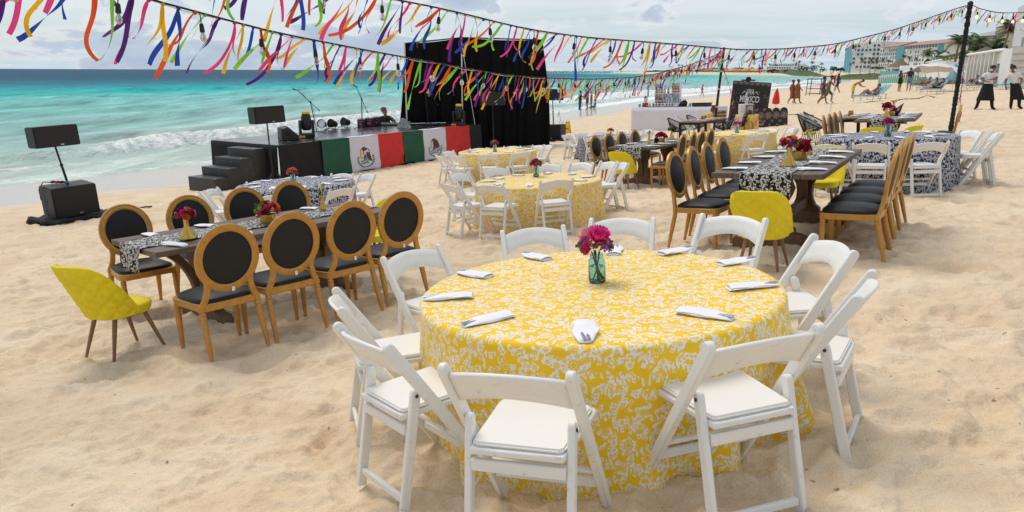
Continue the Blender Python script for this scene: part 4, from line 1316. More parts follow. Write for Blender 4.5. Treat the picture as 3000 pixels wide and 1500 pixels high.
for i_, (k_, pp, col, lb) in enumerate((('left', (947, 619), 'olive', 'slim gold bud vase with olive ball flowers on the left timber table'),
                                        ('right', (2371, 455), 'gold', 'slim gold bud vase with yellow flowers on the right timber table'),
                                        ('middle', (1901, 424.5), 'olive', 'slim gold bud vase with olive ball flowers on the middle timber table'),
                                        ('far', (2617, 337), 'gold', 'slim gold bud vase with yellow flowers on the far right timber table'))):
    on_top(budvase(lb, 300 + i_, col), FTOP[k_], *pp, dz=.0095)
for k_, pp, lb in (('middle', (1922.5, 420), 'small black card holder beside the crimson bowl on the middle table'), ('far', (2627, 342), 'small black card holder beside the vases on the far right table')):
    t = thing('card_holder', lb, 'card holder', 'card holders on the timber tables')
    mb = MB(); mb.box((0, 0, .004), (.09, .06, .008)); mb.build('base', MAT['bolt'], t)
    mb = MB(); mb.box((0, 0, .055), (.08, .008, .095), Matrix.Rotation(R(12), 3, 'X')); mb.build('card', MAT['black_leather'], t)
    on_top(t, FTOP[k_], *pp, rz=R(-50), dz=.0095)
# ------------------------------------------------------------------ napkins
def napkin_mesh(seed, cutlery):
    rs = random.Random(seed); mb = MB(); n = 12; L_ = .255
    ph = [rs.uniform(0, 6) for _ in range(5)]
    rows = 14
    vs = []
    for j in range(rows + 1):
        q = j / rows
        w_ = (.040 + .010 * math.sin(q * PI * .8) - (.018 if cutlery else .012) * max(0, q - .55) / .45) * (1 if 0 < j < rows else .8)
        h_ = (.013 + .007 * math.sin(PI * q)) * (1 if 0 < j < rows else .5)
        for i in range(n):
            a = 2 * PI * i / n
            r_ = 1 + .10 * math.sin(3 * a + ph[0] + q * 4) + .06 * math.sin(5 * a + ph[1] - q * 6)
            sgn = math.sin(a)
            vs.append(((w_ * math.cos(a)) * r_ + .006 * math.sin(q * 5 + ph[2]), (q - .5) * L_, max(0, h_ * (1 + sgn * r_)) if sgn < 0 else h_ * (1 + .55 * sgn * r_)))
    fs = [(j * n + i, j * n + (i + 1) % n, (j + 1) * n + (i + 1) % n, (j + 1) * n + i) for j in range(rows) for i in range(n)]
    fs = [tuple(reversed(f)) for f in fs] + [tuple(range(n)), tuple(range((rows + 1) * n - 1, rows * n - 1, -1))]
    mb.add(vs, fs)
    # overlapping flap
    s_ = rs.choice((-1, 1))
    mb.sheet(lambda u, v: ((u - .5) * .085 * s_ + .004 * math.sin(v * 7 + ph[3]), -.5 * L_ + .006 + v * (.105 + .05 * u), .0205 + .013 * math.sin(PI * u) * (1 - .4 * v) + .004 * math.sin(v * PI)), 6, 5, .003)
    return mb.mesh('napkin', MAT['napkin'], smooth=75)
NAPK = []
for k in range(5):
    t = thing('napkin', 'white napkin', 'napkin')
    put('cloth', napkin_mesh(k, True), t, None, None, (1.06, 1.0, .66))
    for dx, ln in ((-.010, .10), (.008, .115)):
        mb = MB(); mb.sheet(lambda u, v: ((u - .5) * (.013 + .008 * v * v) + dx + .010 * v, .128 - v * ln, .0165 - .002 * v + .002 * math.sin(u * PI)), 3, 5, .003); mb.build('cutlery', MAT['steel'], t, smooth=70)
    NAPK.append(t)
PLAIN = []
for k in range(4):
    t = thing('napkin', 'white napkin', 'napkin')
    put('cloth', napkin_mesh(40 + k, False), t, None, None, (1.05, 1.05, .8))
    PLAIN.append(t)
NEAR_NAP = [(1568, 755, -35), (1389, 807, 62), (1314, 875, 103), (1427, 942, 128), (1715, 977, 162), (2067, 926, 238), (2203, 843, 262), (2159, 770, 284), (1980, 739, 300), (1800, 737, -20)]
k_ = 'near_yellow'
pts = []
for px, py, an in NEAR_NAP:
    p = hit(TABM[k_], px, py); pts.append((math.atan2(p.x, p.y) % (2 * PI), p, an))
pts.sort(key=lambda q: q[0])
ci = 0
for i, (a, p, an) in enumerate(pts):
    o = inst(NAPK[ci % 5], 'white napkin with cutlery, %s clockwise from far side of %s' % (ORD[i], SIDE[k_]), 'napkins on the round tables'); ci += 1
    p.z = .002
    set_mat(o, TABM[k_] @ Matrix.Translation(p) @ Matrix.Rotation(face(p.x, p.y) + rnd.uniform(-.35, .35), 4, 'Z'))
for k_ in ROUND:
    if k_ == 'near_yellow': continue
    n = 10
    for i in range(n):
        a = 2 * PI * (i + .4) / n + rnd.uniform(-.08, .08); r_ = .70 + rnd.uniform(-.04, .04)
        o = inst(NAPK[ci % 5], 'white napkin, %s clockwise from far side of %s' % (ORD[i], SIDE[k_]), 'napkins on the round tables'); ci += 1
        p = Vector((r_ * math.sin(a), r_ * math.cos(a), .002))
        set_mat(o, TABM[k_] @ Matrix.Translation(p) @ Matrix.Rotation(face(p.x, p.y) + rnd.uniform(-.5, .5), 4, 'Z'))
ci = 0
for k_ in FARM:
    for side, sy in (('left', 1), ('right', -1)):
        for i in range(4):
            o = inst(PLAIN[ci % 4], 'white napkin, %s from the front, %s side of %s' % (ORD[i], side, FNAME[k_]), 'napkins on the timber tables'); ci += 1
            set_mat(o, FTOP[k_] @ Matrix.Translation((-.95 + .58 * i + rnd.uniform(-.05, .05), sy * .345, .002)) @ Matrix.Rotation((0 if sy > 0 else PI) + rnd.uniform(-.25, .25), 4, 'Z'))
# ------------------------------------------------------------------ stage
mat('black_cloth', (.012, .012, .013), .85, var=.25, scale=6, bump=.2, bscale=120, sheen=.12)
mat('black_velour', (.006, .006, .0065), .95, var=.3, scale=3, sheen=.10, spec=.2)
mat('stage_vinyl', (.018, .020, .024), .20, var=.4, scale=2.2, dirt=((.30, .25, .18), .52, .70, 2.6), bump=.15, bscale=30)
mat('step_black', (.035, .035, .036), .38, var=.2, scale=8, dirt=((.30, .25, .19), .60, .80, 5))
mat('flag_green', (.012, .085, .045), .75, var=.12, scale=5)
mat('flag_white', (.66, .64, .72), .75, var=.04, scale=5)
mat('flag_red', (.62, .030, .025), .75, var=.08, scale=5)
mat('eagle_brown', (.115, .040, .022), .7, var=.4, scale=60)
mat('emblem_green', (.035, .10, .055), .7, var=.3, scale=60)
mat('emblem_blue', (.05, .26, .33), .7, var=.3, scale=50)
mat('emblem_gold', (.70, .30, .04), .7, var=.3, scale=60)
mat('cabinet', (.020, .021, .023), .55, var=.2, scale=60, bump=.2, bscale=400)
mat('grille', (.012, .012, .012), .6, var=.3, scale=260, bump=.5, bscale=700)
mat('black_metal', (.015, .015, .016), .42, .3, var=.1)
mat('chrome', (.62, .63, .65), .2, 1.0, var=.05)
mat('safety_yellow', (.80, .48, .012), .45, var=.05)
mat('green_plastic', (.05, .62, .06), .4)
mat('pink_label', (.85, .05, .20), .6)
mat('blue_led', (.05, .12, .9), .4)
mat('lens', (.62, .64, .68), .12, .6, var=.1)
mat('rubber', (.012, .012, .012), .7)
mat('rope_white', (.7, .7, .68), .7)
ZD = -1.95
_fa, _fr = onz(935, 413, ZD), onz(1407, 364, ZD)
_sd2 = (_fr - _fa).xy.normalized()
S_C0 = _fa.xy - _sd2 * 1.5
S_LEN = (_fr.xy - S_C0).length; S_DEP = 2.75
S_ANG = math.atan2(_sd2.y, _sd2.x)
SM = Matrix.Translation((S_C0.x, S_C0.y, 0)) @ Matrix.Rotation(S_ANG, 4, 'Z')   # local x along the front edge, y towards the sea
SMI = SM.inverted()
def deck(px, py, z=ZD):
    p = SMI @ onz(px, py, z); return p
GZ = lambda lx, ly: H(*(SM @ Vector((lx, ly, 0))).xy)
def build_stage():
    st = thing('stage', 'low black stage with shiny deck and black skirts on the wet side of the beach', 'stage')
    st.matrix_world = SM; st.location = SM.to_translation(); st.rotation_euler = SM.to_euler()
    mb = MB()
    mb.box((S_LEN / 2, S_DEP / 2, ZD - .03), (S_LEN, S_DEP, .06)); mb.build('deck', MAT['stage_vinyl'], st, bevel=.01)
    rs = random.Random(5)
    def skirt(p0, p1, name, n=60):
        p0, p1 = Vector(p0), Vector(p1); L_ = (p1 - p0).length; d = (p1 - p0) / L_; nn = Vector((d.y, -d.x))
        a0 = rs.uniform(0, 6)
        def fn(u, v):
            q = p0 + d * (L_ * u); w_ = (math.sin(u * L_ * 7 + a0) * .035 + math.sin(u * L_ * 17 + 2 * a0) * .014) * v
            q = q + nn * (.012 + w_ * .8 + .05 * v)
            zb = GZ(q.x, q.y) - .03
            return (q.x, q.y, ZD - .015 + (zb - ZD + .015) * v)
        mb = MB(); mb.sheet(fn, n, 8, .006); mb.build(name, MAT['black_cloth'], st, smooth=180)
    skirt((0, 0), (S_LEN, 0), 'front_skirt', 110); skirt((0, S_DEP), (0, 0), 'side_skirt', 40); skirt((S_LEN, 0), (S_LEN, S_DEP), 'side_skirt', 30)
    for k in range(5):
        for ly in (.3, S_DEP - .3):
            lx = .4 + k * (S_LEN - .8) / 4
            mb = MB(); mb.tube([(lx, ly, GZ(lx, ly) - .1), (lx, ly, ZD - .06)], .03, 8); mb.build('leg', MAT['black_metal'], st)
    # steps at the left end
    t = thing('stage_steps', 'black box steps with four treads at the left end of the stage', 'steps')
    y0, wd, dp, rise = .40, 1.05, .42, .215
    zb = ZD - .06
    M = SM @ Matrix.Translation((-.06, y0, 0))
    t.location = M.to_translation(); t.rotation_euler = M.to_euler()
    for k in range(4):
        zt = ZD - .06 - rise * k - .03
        mb = MB(); zlow = GZ(-dp * 4, y0) - .25
        mb.box((-dp * (k + .5), wd / 2, (zt + zlow) / 2), (dp - .003, wd, zt - zlow)); mb.build('step', MAT['step_black'], t, bevel=.008)
        mb = MB(); mb.box((-dp * (k + 1) + .05, .03, zt + .001), (.05, .03, .006)); mb.build('yellow_mark', MAT['safety_yellow'], t)
build_stage()
def build_flag(label, pxs, seed):
    t = thing('flag', label, 'flag', 'flags along the stage front')
    M = SM; t.location = M.to_translation(); t.rotation_euler = M.to_euler()
    ss = [deck(*p).x for p in pxs]
    rs = random.Random(seed); a0 = rs.uniform(0, 6)
    ztop = ZD + .006
    def surf(s_, v, out=0.0):
        u = (s_ - ss[0]) / (ss[3] - ss[0])
        dg = s_ * 1.3 + v * 1.1
        fy = .030 * math.sin(dg * 5 + a0) * v + .016 * math.sin(dg * 11 + 2 * a0) * v + .012 * math.sin(s_ * 3 + a0)
        y = -.075 - .06 * v + fy * .8 - out
        zb = GZ(s_, -.12) + .015 + .02 * math.sin(s_ * 4 + a0)
        return Vector((s_, y, ztop + (zb - ztop) * v))
    for (a, b), m, nm in (((ss[0], ss[1]), 'flag_green', 'green_band'), ((ss[1], ss[2]), 'flag_white', 'white_band'), ((ss[2], ss[3]), 'flag_red', 'red_band')):
        mb = MB(); mb.sheet(lambda u, v: surf(a + (b - a) * u, v), 22, 14, .005)
        mb.build(nm, MAT[m], t, smooth=180)
        mb = MB(); mb.sheet(lambda u, v: (a + (b - a) * u, .16 - .235 * v, ztop + .004 + .004 * math.sin(u * 9)), 10, 4, .005); mb.build(nm, MAT[m], t, smooth=180)
    # emblem: eagle, snake, cactus, lake, wreath
    sc = (ss[1] + ss[2]) / 2; vc = .63; Ht = .93; em = (ss[2] - ss[1]) / 1.15 * 1.45
    def flat(name, polys, m):
        mb = MB()
        for poly in polys:
            top = [surf(sc + x * em, vc - y / Ht * 1.0, .0055) for x, y in poly]
            n = len(top); c = sum(top, Vector()) / n
            mb.add(top + [c], [(i, (i + 1) % n, n) for i in range(n)])
        mb.build(name, MAT[m], t, smooth=0)
    def blob(cx, cy, a, b, th=0, n=12):
        return [(cx + a * math.cos(q) * math.cos(th) - b * math.sin(q) * math.sin(th), cy + a * math.cos(q) * math.sin(th) + b * math.sin(q) * math.cos(th)) for q in [2 * PI * k / n for k in range(n)]]
    flat('eagle', [blob(.03, .12, .10, .155, .25), blob(-.035, .245, .07, .055, -.3), blob(.085, .04, .06, .13, .45), blob(.12, -.04, .035, .09, .5), blob(-.03, .02, .035, .07, -.3), [(-.10, .265), (-.14, .235), (-.09, .225)]], 'eagle_brown')
    flat('snake', [blob(-.135, .12 + .035 * k, .020, .024, k) for k in range(-3, 4)] + [blob(-.105, .0, .03, .016, .5)], 'emblem_gold')
    flat('cactus', [blob(-.12 + .06 * k, -.07 + .018 * ((k * 7) % 3 - 1), .032, .026) for k in range(5)], 'emblem_blue')
    flat('lake', [blob(-.03 + .075 * (k - 1), -.15, .05, .022) for k in range(3)], 'emblem_blue')
    flat('rock', [blob(.01, -.118, .055, .026), blob(-.06, -.10, .03, .016)], 'emblem_gold')
    leaves = []
    for s_ in (-1, 1):
        for k in range(8):
            a = R(-82 + 14 * k); r_ = .235
            cx, cy = s_ * r_ * math.cos(a) * .88, -.03 + r_ * math.sin(a)
            leaves.append(blob(cx, cy, .030, .013, s_ * (a + PI / 2 + .35), 8)); leaves.append(blob(cx * 1.13, cy, .026, .011, s_ * (a + PI / 2 - .5), 8))
    flat('wreath', leaves, 'emblem_green')
build_flag('tricolour flag with eagle emblem, left one on the stage front', [(935, 413), (1021, 404.7), (1106.6, 396), (1183, 389)], 1)
build_flag('tricolour flag with eagle emblem, right one partly behind white chairs', [(1183.5, 388.8), (1249, 383), (1316, 376), (1374, 368)], 2)
# ------------------------------------------------------------------ black curtain backdrop
def build_curtain():
    t = thing('stage_curtain', 'tall black drape backdrop standing behind the right end of the stage', 'curtain')
    Lp, Mp, Rp = onz(1197, 362, ZD), None, ground_at(1585, 424)
    Ypl = Lp.y
    pm = aty(1355, 300, (Lp.y + Rp.y) / 2 + .2)
    tops = [aty(1192, 127, Lp.y).z, aty(1354, 110, pm.y).z, aty(1571, 117, Rp.y).z]
    X = [Lp.x - .04, pm.x, Rp.x]; Yv = [Lp.y, pm.y, Rp.y]
    rs = random.Random(3); ph = [rs.uniform(0, 6) for _ in range(8)]
    def foot(x, y):
        p = SMI @ Vector((x, y, 0))
        return ZD + .01 if (0 < p.x < S_LEN and -.1 < p.y < S_DEP) else H(x, y) - .02
    def fn(u, v):
        x = X[0] + (X[2] - X[0]) * u
        y = np.interp(x, X, Yv); zt = np.interp(x, X, tops) - .05 * math.sin(PI * ((x - X[0]) / (X[1] - X[0]) if x < X[1] else (x - X[1]) / (X[2] - X[1])))
        zb = foot(x, y)
        am = .05 + .07 * v
        y += am * (.6 * math.sin(x * 13 + ph[0]) + .5 * math.sin(x * 23 + ph[1] + v) + .3 * math.sin(x * 5 + ph[2])) * .8
        fl = 0
        if u < .12: fl = -.30 * v ** 1.3 * (1 - u / .12)
        if u > .88: fl = .34 * math.sin(min(1, v * 1.15) * PI * .5) * ((u - .88) / .12)
        return (x + fl, y, zt + (zb - zt) * v)
    mb = MB(); mb.sheet(fn, 170, 20, .01); mb.build('drape', MAT['black_velour'], t, smooth=180)
    for x, y, zt, mm, r_ in ((X[0], Yv[0] - .16, tops[0] + .03, 'chrome', .03), (X[1], Yv[1] - .20, tops[1] + .12, 'chrome', .035), (X[2], Yv[2] + .12, tops[2] + .06, 'black_metal', .03)):
        mb = MB(); mb.tube([(x, y, foot(x, y)), (x, y, zt)], r_, 10); mb.build('post', MAT[mm], t)
    for i in (0, 1):
        mb = MB(); mb.tube([(X[i], Yv[i] + .02, tops[i]), (X[i + 1], Yv[i + 1] + .02, tops[i + 1])], .025, 8); mb.build('crossbar', MAT['black_metal'], t)
    g = ground_at(1404, 440)
    mb = MB(); mb.tube([(X[1], Yv[1] - .2, tops[1] - .2), (g.x, g.y, g.z)], .012, 6); mb.build('guy_rope', MAT['rope_white'], t)
    return Lp
_lp = build_curtain()
t = thing('green_box', 'bright green plastic box at the foot of the left curtain post', 'box')
mb = MB(); mb.box((0, 0, .045), (.19, .12, .09)); mb.build('body', MAT['green_plastic'], t, bevel=.01)
mb = MB(); mb.box((0, 0, .096), (.17, .10, .012)); mb.build('lid', MAT['green_plastic'], t, bevel=.004)
p = onz(1195, 363.5, ZD); t.location = p
# ------------------------------------------------------------------ loudspeakers
def speaker_box(label, w_, h_, d_, kind, group):
    t = thing('loudspeaker' if kind == 'top' else 'subwoofer', label, 'loudspeaker' if kind == 'top' else 'subwoofer', group)
    if kind == 'top':
        f, bk = w_ / 2, w_ / 2 * .90
        poly = [(-f, -d_ / 2), (f, -d_ / 2), (f, -d_ / 2 + .08), (bk, d_ / 2), (-bk, d_ / 2), (-f, -d_ / 2 + .08)]
        mb = MB(); mb.prism(poly, 0, h_, 'z'); mb.build('cabinet', MAT['cabinet'], t, bevel=.018, seg=2)
    else:
        mb = MB(); mb.box((0, 0, h_ / 2), (w_, d_, h_)); mb.build('cabinet', MAT['cabinet'], t, bevel=.02, seg=2)
        mb = MB(); mb.box((0, .07, h_ / 2), (w_ + .006, .012, h_ + .004)); mb.build('trim', MAT['rubber'], t)
    mb = MB(); mb.sheet(lambda u, v: ((u - .5) * w_ * .95, -d_ / 2 - .012 - .012 * (1 - (2 * u - 1) ** 2), h_ * (.03 + .94 * v)), 10, 2, .012); mb.build('grille', MAT['grille'], t, smooth=60)
    mb = MB(); mb.box((w_ * .06, -d_ / 2 - .034, h_ * .10), (.062, .006, .020)); mb.build('badge', MAT['chrome'], t)
    if kind == 'top':
        mb = MB(); mb.box((w_ * .06, -d_ / 2 - .034, h_ * .045), (.018, .006, .010)); mb.build('indicator', MAT['blue_led'], t)
    for s_ in (-1, 1):
        mb = MB(); x = s_ * (w_ / 2 - (.014 if kind == 'sub' else .05)); mb.box((x, .03, h_ * .52), (.05, .10 if kind == 'sub' else .16, .04 if kind == 'sub' else .17)); mb.build('handle', MAT['rubber'], t, bevel=.01)
    return t
def put_speaker(o, p, rz, tl=(0, 0)):
    o.location = p; o.rotation_euler = (tl[0], tl[1], rz)
def stand_pole(label, a, b, base):
    t = thing('speaker_pole', label, 'speaker pole', 'speaker poles')
    a, b = Vector(a), Vector(b); t.location = a
    mb = MB(); m_ = (b - a) * .52; mb.tube([(0, 0, 0), m_], .024, 10); mb.build('lower_tube', MAT['black_metal'], t)
    mb = MB(); mb.tube([m_ * .98, b - a], .0185, 10); mb.build('upper_tube', MAT['black_metal'], t)
    mb = MB(); mb.tube([m_ * .96, m_ * 1.03], .033, 10); mb.build('collar', MAT['rubber'], t)
    if base:
        for k in range(3):
            q = 2 * PI * k / 3 + .4; mb = MB(); mb.tube([(0, 0, .42), (.42 * math.cos(q), .42 * math.sin(q), .02)], .013, 6); mb.build('leg', MAT['black_metal'], t)
    return t
def ground_cloth(label, cx, cy, w_, d_, rz, seed):
    mb = MB(); rs = random.Random(seed); ph = [rs.uniform(0, 6) for _ in range(6)]
    c_, s_ = math.cos(rz), math.sin(rz)
    def fn(u, v):
        x, y = (u - .5) * w_, (v - .5) * d_
        e = max(abs(2 * u - 1), abs(2 * v - 1))
        x *= 1 + .08 * math.sin(v * 9 + ph[0]); y *= 1 + .12 * math.sin(u * 11 + ph[1])
        X_, Y_ = cx + x * c_ - y * s_, cy + x * s_ + y * c_
        z = H(X_, Y_) + .04 + .05 * abs(math.sin(u * 13 + ph[2]) * math.sin(v * 10 + ph[3])) * (e > .62) + .012 * math.sin(u * 31 + ph[4])
        return (X_, Y_, z - .045 * (e > .96))
    mb.sheet(fn, 36, 24, .012)
    return tag(mb.build('ground_cloth', MAT['black_cloth'], None, smooth=180), label, 'ground cloth', 'black ground cloths')
# left rig
YAW1 = R(50)
pb = ground_at(150, 648)
c1 = aty(209, 600, 14.75); c1.z = H(c1.x, c1.y)
sub1 = speaker_box('black subwoofer box on a crumpled cloth at the far left', .83, .60, .68, 'sub', 'subwoofers')
gsl = grad(c1.x, c1.y)
put_speaker(sub1, (c1.x, c1.y, c1.z + .10), YAW1, (.02, -.05))
ground_cloth('crumpled black cloth under the far left subwoofer', c1.x + .05, c1.y - .05, 1.45, 1.15, YAW1, 8)
def top_at(label, px, py, Y, w_, h_, d_, yaw, tl=(0, 0)):
    o = speaker_box(label, w_, h_, d_, 'top', 'loudspeakers on poles'); q = aty(px, py, Y); put_speaker(o, q, yaw, tl); return q
q = top_at('black loudspeaker on a pole above the far left subwoofer', 158, 429, 14.8, .84, .41, .46, R(56), (R(-3), R(-2)))
stand_pole('black pole between the far left subwoofer and its loudspeaker', (c1.x + .0, c1.y + .0, c1.z + .66), (q.x, q.y + .03, q.z + .03), False)
t = thing('cable_bundle', 'cables with red and blue plugs on top of the far left subwoofer', 'cable')
t.location = (c1.x - .22, c1.y - .05, c1.z + .72)
for k, m_ in enumerate(('rubber', 'flag_red', 'rubber', 'emblem_blue')):
    mb = MB(); mb.tube([(-.10 + .09 * k, .02, .02), (-.02 + .09 * k, -.01, .035)], .024, 8); mb.build('plug', MAT[m_], t)
mb = MB(); mb.tube([(-.1, 0, .02), (-.24, -.02, .03), (-.33, -.05, -.12), (-.30, -.08, -.32), (-.17, -.12, -.42)], .009, 6); mb.build('cable', MAT['rubber'], t)
# second, third, fourth
b2 = ground_at(803, 548)
q = top_at('black loudspeaker on a pole in front of the stage steps', 782, 361, b2.y, .82, .42, .46, R(46), (R(-3), R(-2)))
stand_pole('black tripod pole in front of the stage steps', b2, (q.x, q.y, q.z + .03), True)
b3 = ground_at(1448, 450)
q = top_at('black loudspeaker on a pole in front of the curtain', 1442, 309, b3.y, .84, .47, .46, R(24), (R(-3), 0))
stand_pole('black tripod pole in front of the curtain', b3, (q.x, q.y, q.z + .03), True)
b4 = ground_at(1622, 413)
sub4 = speaker_box('black subwoofer on a cloth at the right edge of the curtain', .92, .60, .66, 'sub', 'subwoofers')
put_speaker(sub4, (b4.x, b4.y + .35, b4.z + .06), R(-24), (0, -.04))
ground_cloth('crumpled black cloth under the subwoofer right of the curtain', b4.x - .05, b4.y + .30, 1.35, 1.25, R(-14), 12)
q = top_at('black loudspeaker on a pole right of the curtain', 1619, 294, b4.y + .35, .82, .46, .46, R(18), (R(-3), 0))
stand_pole('black pole on the subwoofer right of the curtain', (b4.x, b4.y + .35, b4.z + .66), (q.x, q.y, q.z + .03), False)
t = thing('wet_floor_sign', 'yellow folding warning sign beside the subwoofer right of the curtain', 'sign')
for s_ in (-1, 1):
    mb = MB(); mb.prism([(-.15, 0), (.15, 0), (.10, .60), (-.10, .60)], -.008, .008, 'y')
    o = mb.build('panel', MAT['safety_yellow'], t, bevel=.004); o.rotation_euler = (s_ * R(13), 0, 0); o.location = (0, s_ * .14, 0)
    mb = MB(); mb.prism([(-.035, .40), (.035, .40), (.0, .48)], -.0105, .0105, 'y'); o2 = mb.build('symbol', MAT['white_tag'], o)
    mb = MB(); mb.box((0, 0, .25), (.14, .021, .04)); mb.build('lettering', MAT['rubber'], o)
p = ground_at(1666, 392); stand(t, p.x, p.y + .6, R(-20), .02)
# ------------------------------------------------------------------ things on the stage
def on_deck(o, px, py, rz=0, z=ZD):
    p = onz(px, py, z); o.location = (p.x, p.y, z + .003); o.rotation_euler = (0, 0, rz); return p
t = thing('stage_monitor', 'black wedge monitor on the left front of the stage', 'loudspeaker')
mb = MB(); mb.prism([(-.24, 0), (.24, 0), (.24, .10), (-.08, .38), (-.24, .34)], -.33, .33, 'x'); mb.build('cabinet', MAT['cabinet'], t, bevel=.015)
mb = MB(); o = mb; mb.sheet(lambda u, v: ((u - .5) * .6, .245 - .31 * v, .115 + .275 * v), 4, 4, .012); mb.build('grille', MAT['grille'], t)
mb = MB(); mb.box((.335, -.06, .2), (.012, .16, .09)); mb.build('handle', MAT['rubber'], t, bevel=.01)
on_deck(t, 846, 410, R(-62))
def moving_head(label, px, py, rz, tall=1.0):
    t = thing('moving_head_lamp', label, 'stage lamp', 'moving head stage lamps')
    mb = MB(); mb.box((0, 0, .07), (.42, .34, .13)); mb.build('base', MAT['cabinet'], t, bevel=.02)
    mb = MB(); mb.box((-.16, -.176, .05), (.16, .02, .06)); mb.build('clamp', MAT['safety_yellow'], t, bevel=.005)
    for s_ in (-1, 1):
        mb = MB(); mb.prism([(-.11, .13), (.11, .13), (.12, .42), (.07, .52), (-.07, .52), (-.12, .42)], s_ * .185 - .03, s_ * .185 + .03, 'x'); mb.build('yoke_arm', MAT['cabinet'], t, bevel=.012)
    mb = MB(); mb.lathe([(.10, .22), (.135, .26), (.145, .40), (.145, .56), (.13, .66), (.11, .70)], 20); mb.build('head', MAT['cabinet'], t, smooth=40)
    mb = MB(); mb.lathe([(.115, .70), (.118, .755), (.10, .775), (.0001, .78)], 20); mb.build('cover', MAT['safety_yellow'], t, smooth=50)
    on_deck(t, px, py, rz); return t
moving_head('moving head stage lamp with a yellow cap beside the wedge monitor', 900, 404, R(25))
moving_head('moving head stage lamp with a yellow cap at the right end of the stage', 1345, 369, R(-10))
PAR_L = ['left of three round black lamps on the back edge of the stage', 'middle of three round black lamps on the back edge of the stage', 'right one of three round black lamps on the stage, set apart']
for i, (px, py, rz) in enumerate(((943, 380, -8), (971, 378.5, -30), (1008, 373.5, -38))):
    t = thing('par_lamp', PAR_L[i], 'stage lamp', 'round stage lamps')
    M = Matrix.Rotation(R(78), 3, 'X')
    mb = MB(); mb.lathe([(.05, -.22), (.10, -.20), (.12, -.10), (.145, .02), (.15, .06), (.14, .06), (.135, .03), (.0001, .025)], 20, (0, .02, .19), M); mb.build('can', MAT['black_metal'], t, smooth=40)
    mb = MB(); mb.lathe([(.134, .032), (.06, .045), (.0001, .048)], 20, (0, .02, .19), M); mb.build('lens', MAT['lens'] if i == 0 else MAT['black_back'], t)
    mb = MB(); mb.tube([(-.165, .02, .19), (-.17, .02, .02), (.17, .02, .02), (.165, .02, .19)], .012, 6); mb.build('bracket', MAT['black_metal'], t)
    for s_ in (-1, 1):
        mb = MB(); mb.tube([(s_ * .17, -.14, .008), (s_ * .17, .16, .008)], .01, 6); mb.build('foot', MAT['black_metal'], t)
    on_deck(t, px, py, R(rz))
MIC = [((929, 396), (909.5, 299), (870.7, 264), (936.7, 325), 'mic stand with boom to the upper left beside the left moving lamp'),
       ((1061, 380), (1059, 289), (1043, 254), (1077, 330), 'mic stand in the middle of the stage, boom tilted up left'),
       ((1255, 369), (1245, 272), (1230, 240.6), (1285, 308.5), 'mic stand in front of the black curtain')]
for (b, j, tp, e, lb) in MIC:
    t = thing('microphone_stand', lb, 'microphone stand', 'microphone stands on the stage')
    B = onz(*b, ZD); J = aty(*j, B.y); T_ = aty(*tp, B.y); E_ = aty(*e, B.y); t.location = B
    J, T_, E_ = J - B, T_ - B, E_ - B
    mb = MB(); mb.tube([(0, 0, .10), J], .014, 8); mb.build('upright', MAT['black_metal'], t)
    mb = MB(); mb.tube([E_, T_], .009, 8); mb.build('boom', MAT['black_metal'], t)
    mb = MB(); mb.tube([J - (T_ - J) * .06, J + (T_ - J) * .06], .024, 8); mb.build('clutch', MAT['rubber'], t)
    mb = MB(); mb.tube([E_, E_ + (J - E_) * .12], .017, 8); mb.build('counterweight', MAT['rubber'], t)
    mb = MB(); d = (T_ - J).normalized(); d = Vector((d.x, d.y - .2, d.z * .3)).normalized(); mb.tube([T_ - d * .03, T_ + d * .09, T_ + d * .11, T_ + d * .145], [.011, .015, .024, .018], 8); mb.build('microphone', MAT['grille'], t)
    mb = MB(); mb.tube([T_, T_ + Vector((.05, 0, .02)), J + Vector((.05, 0, -.1)), (.03, 0, .3)], .005, 5); mb.build('cable', MAT['rubber'], t)
    for k in range(3):
        a = 2 * PI * k / 3 + .5; mb = MB(); mb.tube([(0, 0, .13), (.36 * math.cos(a), .36 * math.sin(a), .015)], .010, 6); mb.build('leg', MAT['black_metal'], t)
for i, (px, py, w_, h_, lb) in enumerate(((1061.5, 372, .26, .27, 'left of three black mixing racks with pink tags by the performer'), (1086, 371, .30, .30, 'middle of three black mixing racks with pink tags by the performer'), (1106, 369.5, .20, .32, 'right of three black mixing racks with pink tags, nearest the performer'))):
    t = thing('equipment_rack', lb, 'equipment rack', 'black racks on the stage')
    mb = MB(); mb.box((0, 0, h_ / 2), (w_, .3, h_)); mb.build('case', MAT['cabinet'], t, bevel=.012)
    mb = MB(); mb.box((.0, -.153, h_ * .42), (w_ * .45, .006, h_ * .30)); mb.build('tag', MAT['pink_label'], t)
    for s_ in (-1, 1):
        mb = MB(); mb.tube([(s_ * w_ * .3 - .04, 0, h_), (s_ * w_ * .3 - .04, 0, h_ + .035), (s_ * w_ * .3 + .04, 0, h_ + .035), (s_ * w_ * .3 + .04, 0, h_)], .008, 6); mb.build('handle', MAT['black_metal'], t)
    for k in range(4):
        mb = MB(); mb.tube([(-w_ * .35 + w_ * .23 * k, -.15, h_ * .78), (-w_ * .35 + w_ * .23 * k, -.175, h_ * .78)], .012, 8); mb.build('knob', MAT['lens'], t)
    on_deck(t, px, py, R(-8))
t = thing('mixing_desk', 'flat black mixing desk in front of the crouching performer', 'mixing desk')
mb = MB(); mb.prism([(-.22, 0), (.22, 0), (.22, .09), (-.22, .05)], -.42, .42, 'x'); mb.build('body', MAT['cabinet'], t, bevel=.01)
for k in range(12):
    mb = MB(); mb.box((-.36 + .065 * k, -.05 + .04 * (k % 3), .078 + .003 * (k % 3)), (.02, .035, .02)); mb.build('fader', MAT['lens'] if k % 3 else MAT['flag_red'], t)
on_deck(t, 1143, 367, R(-6))
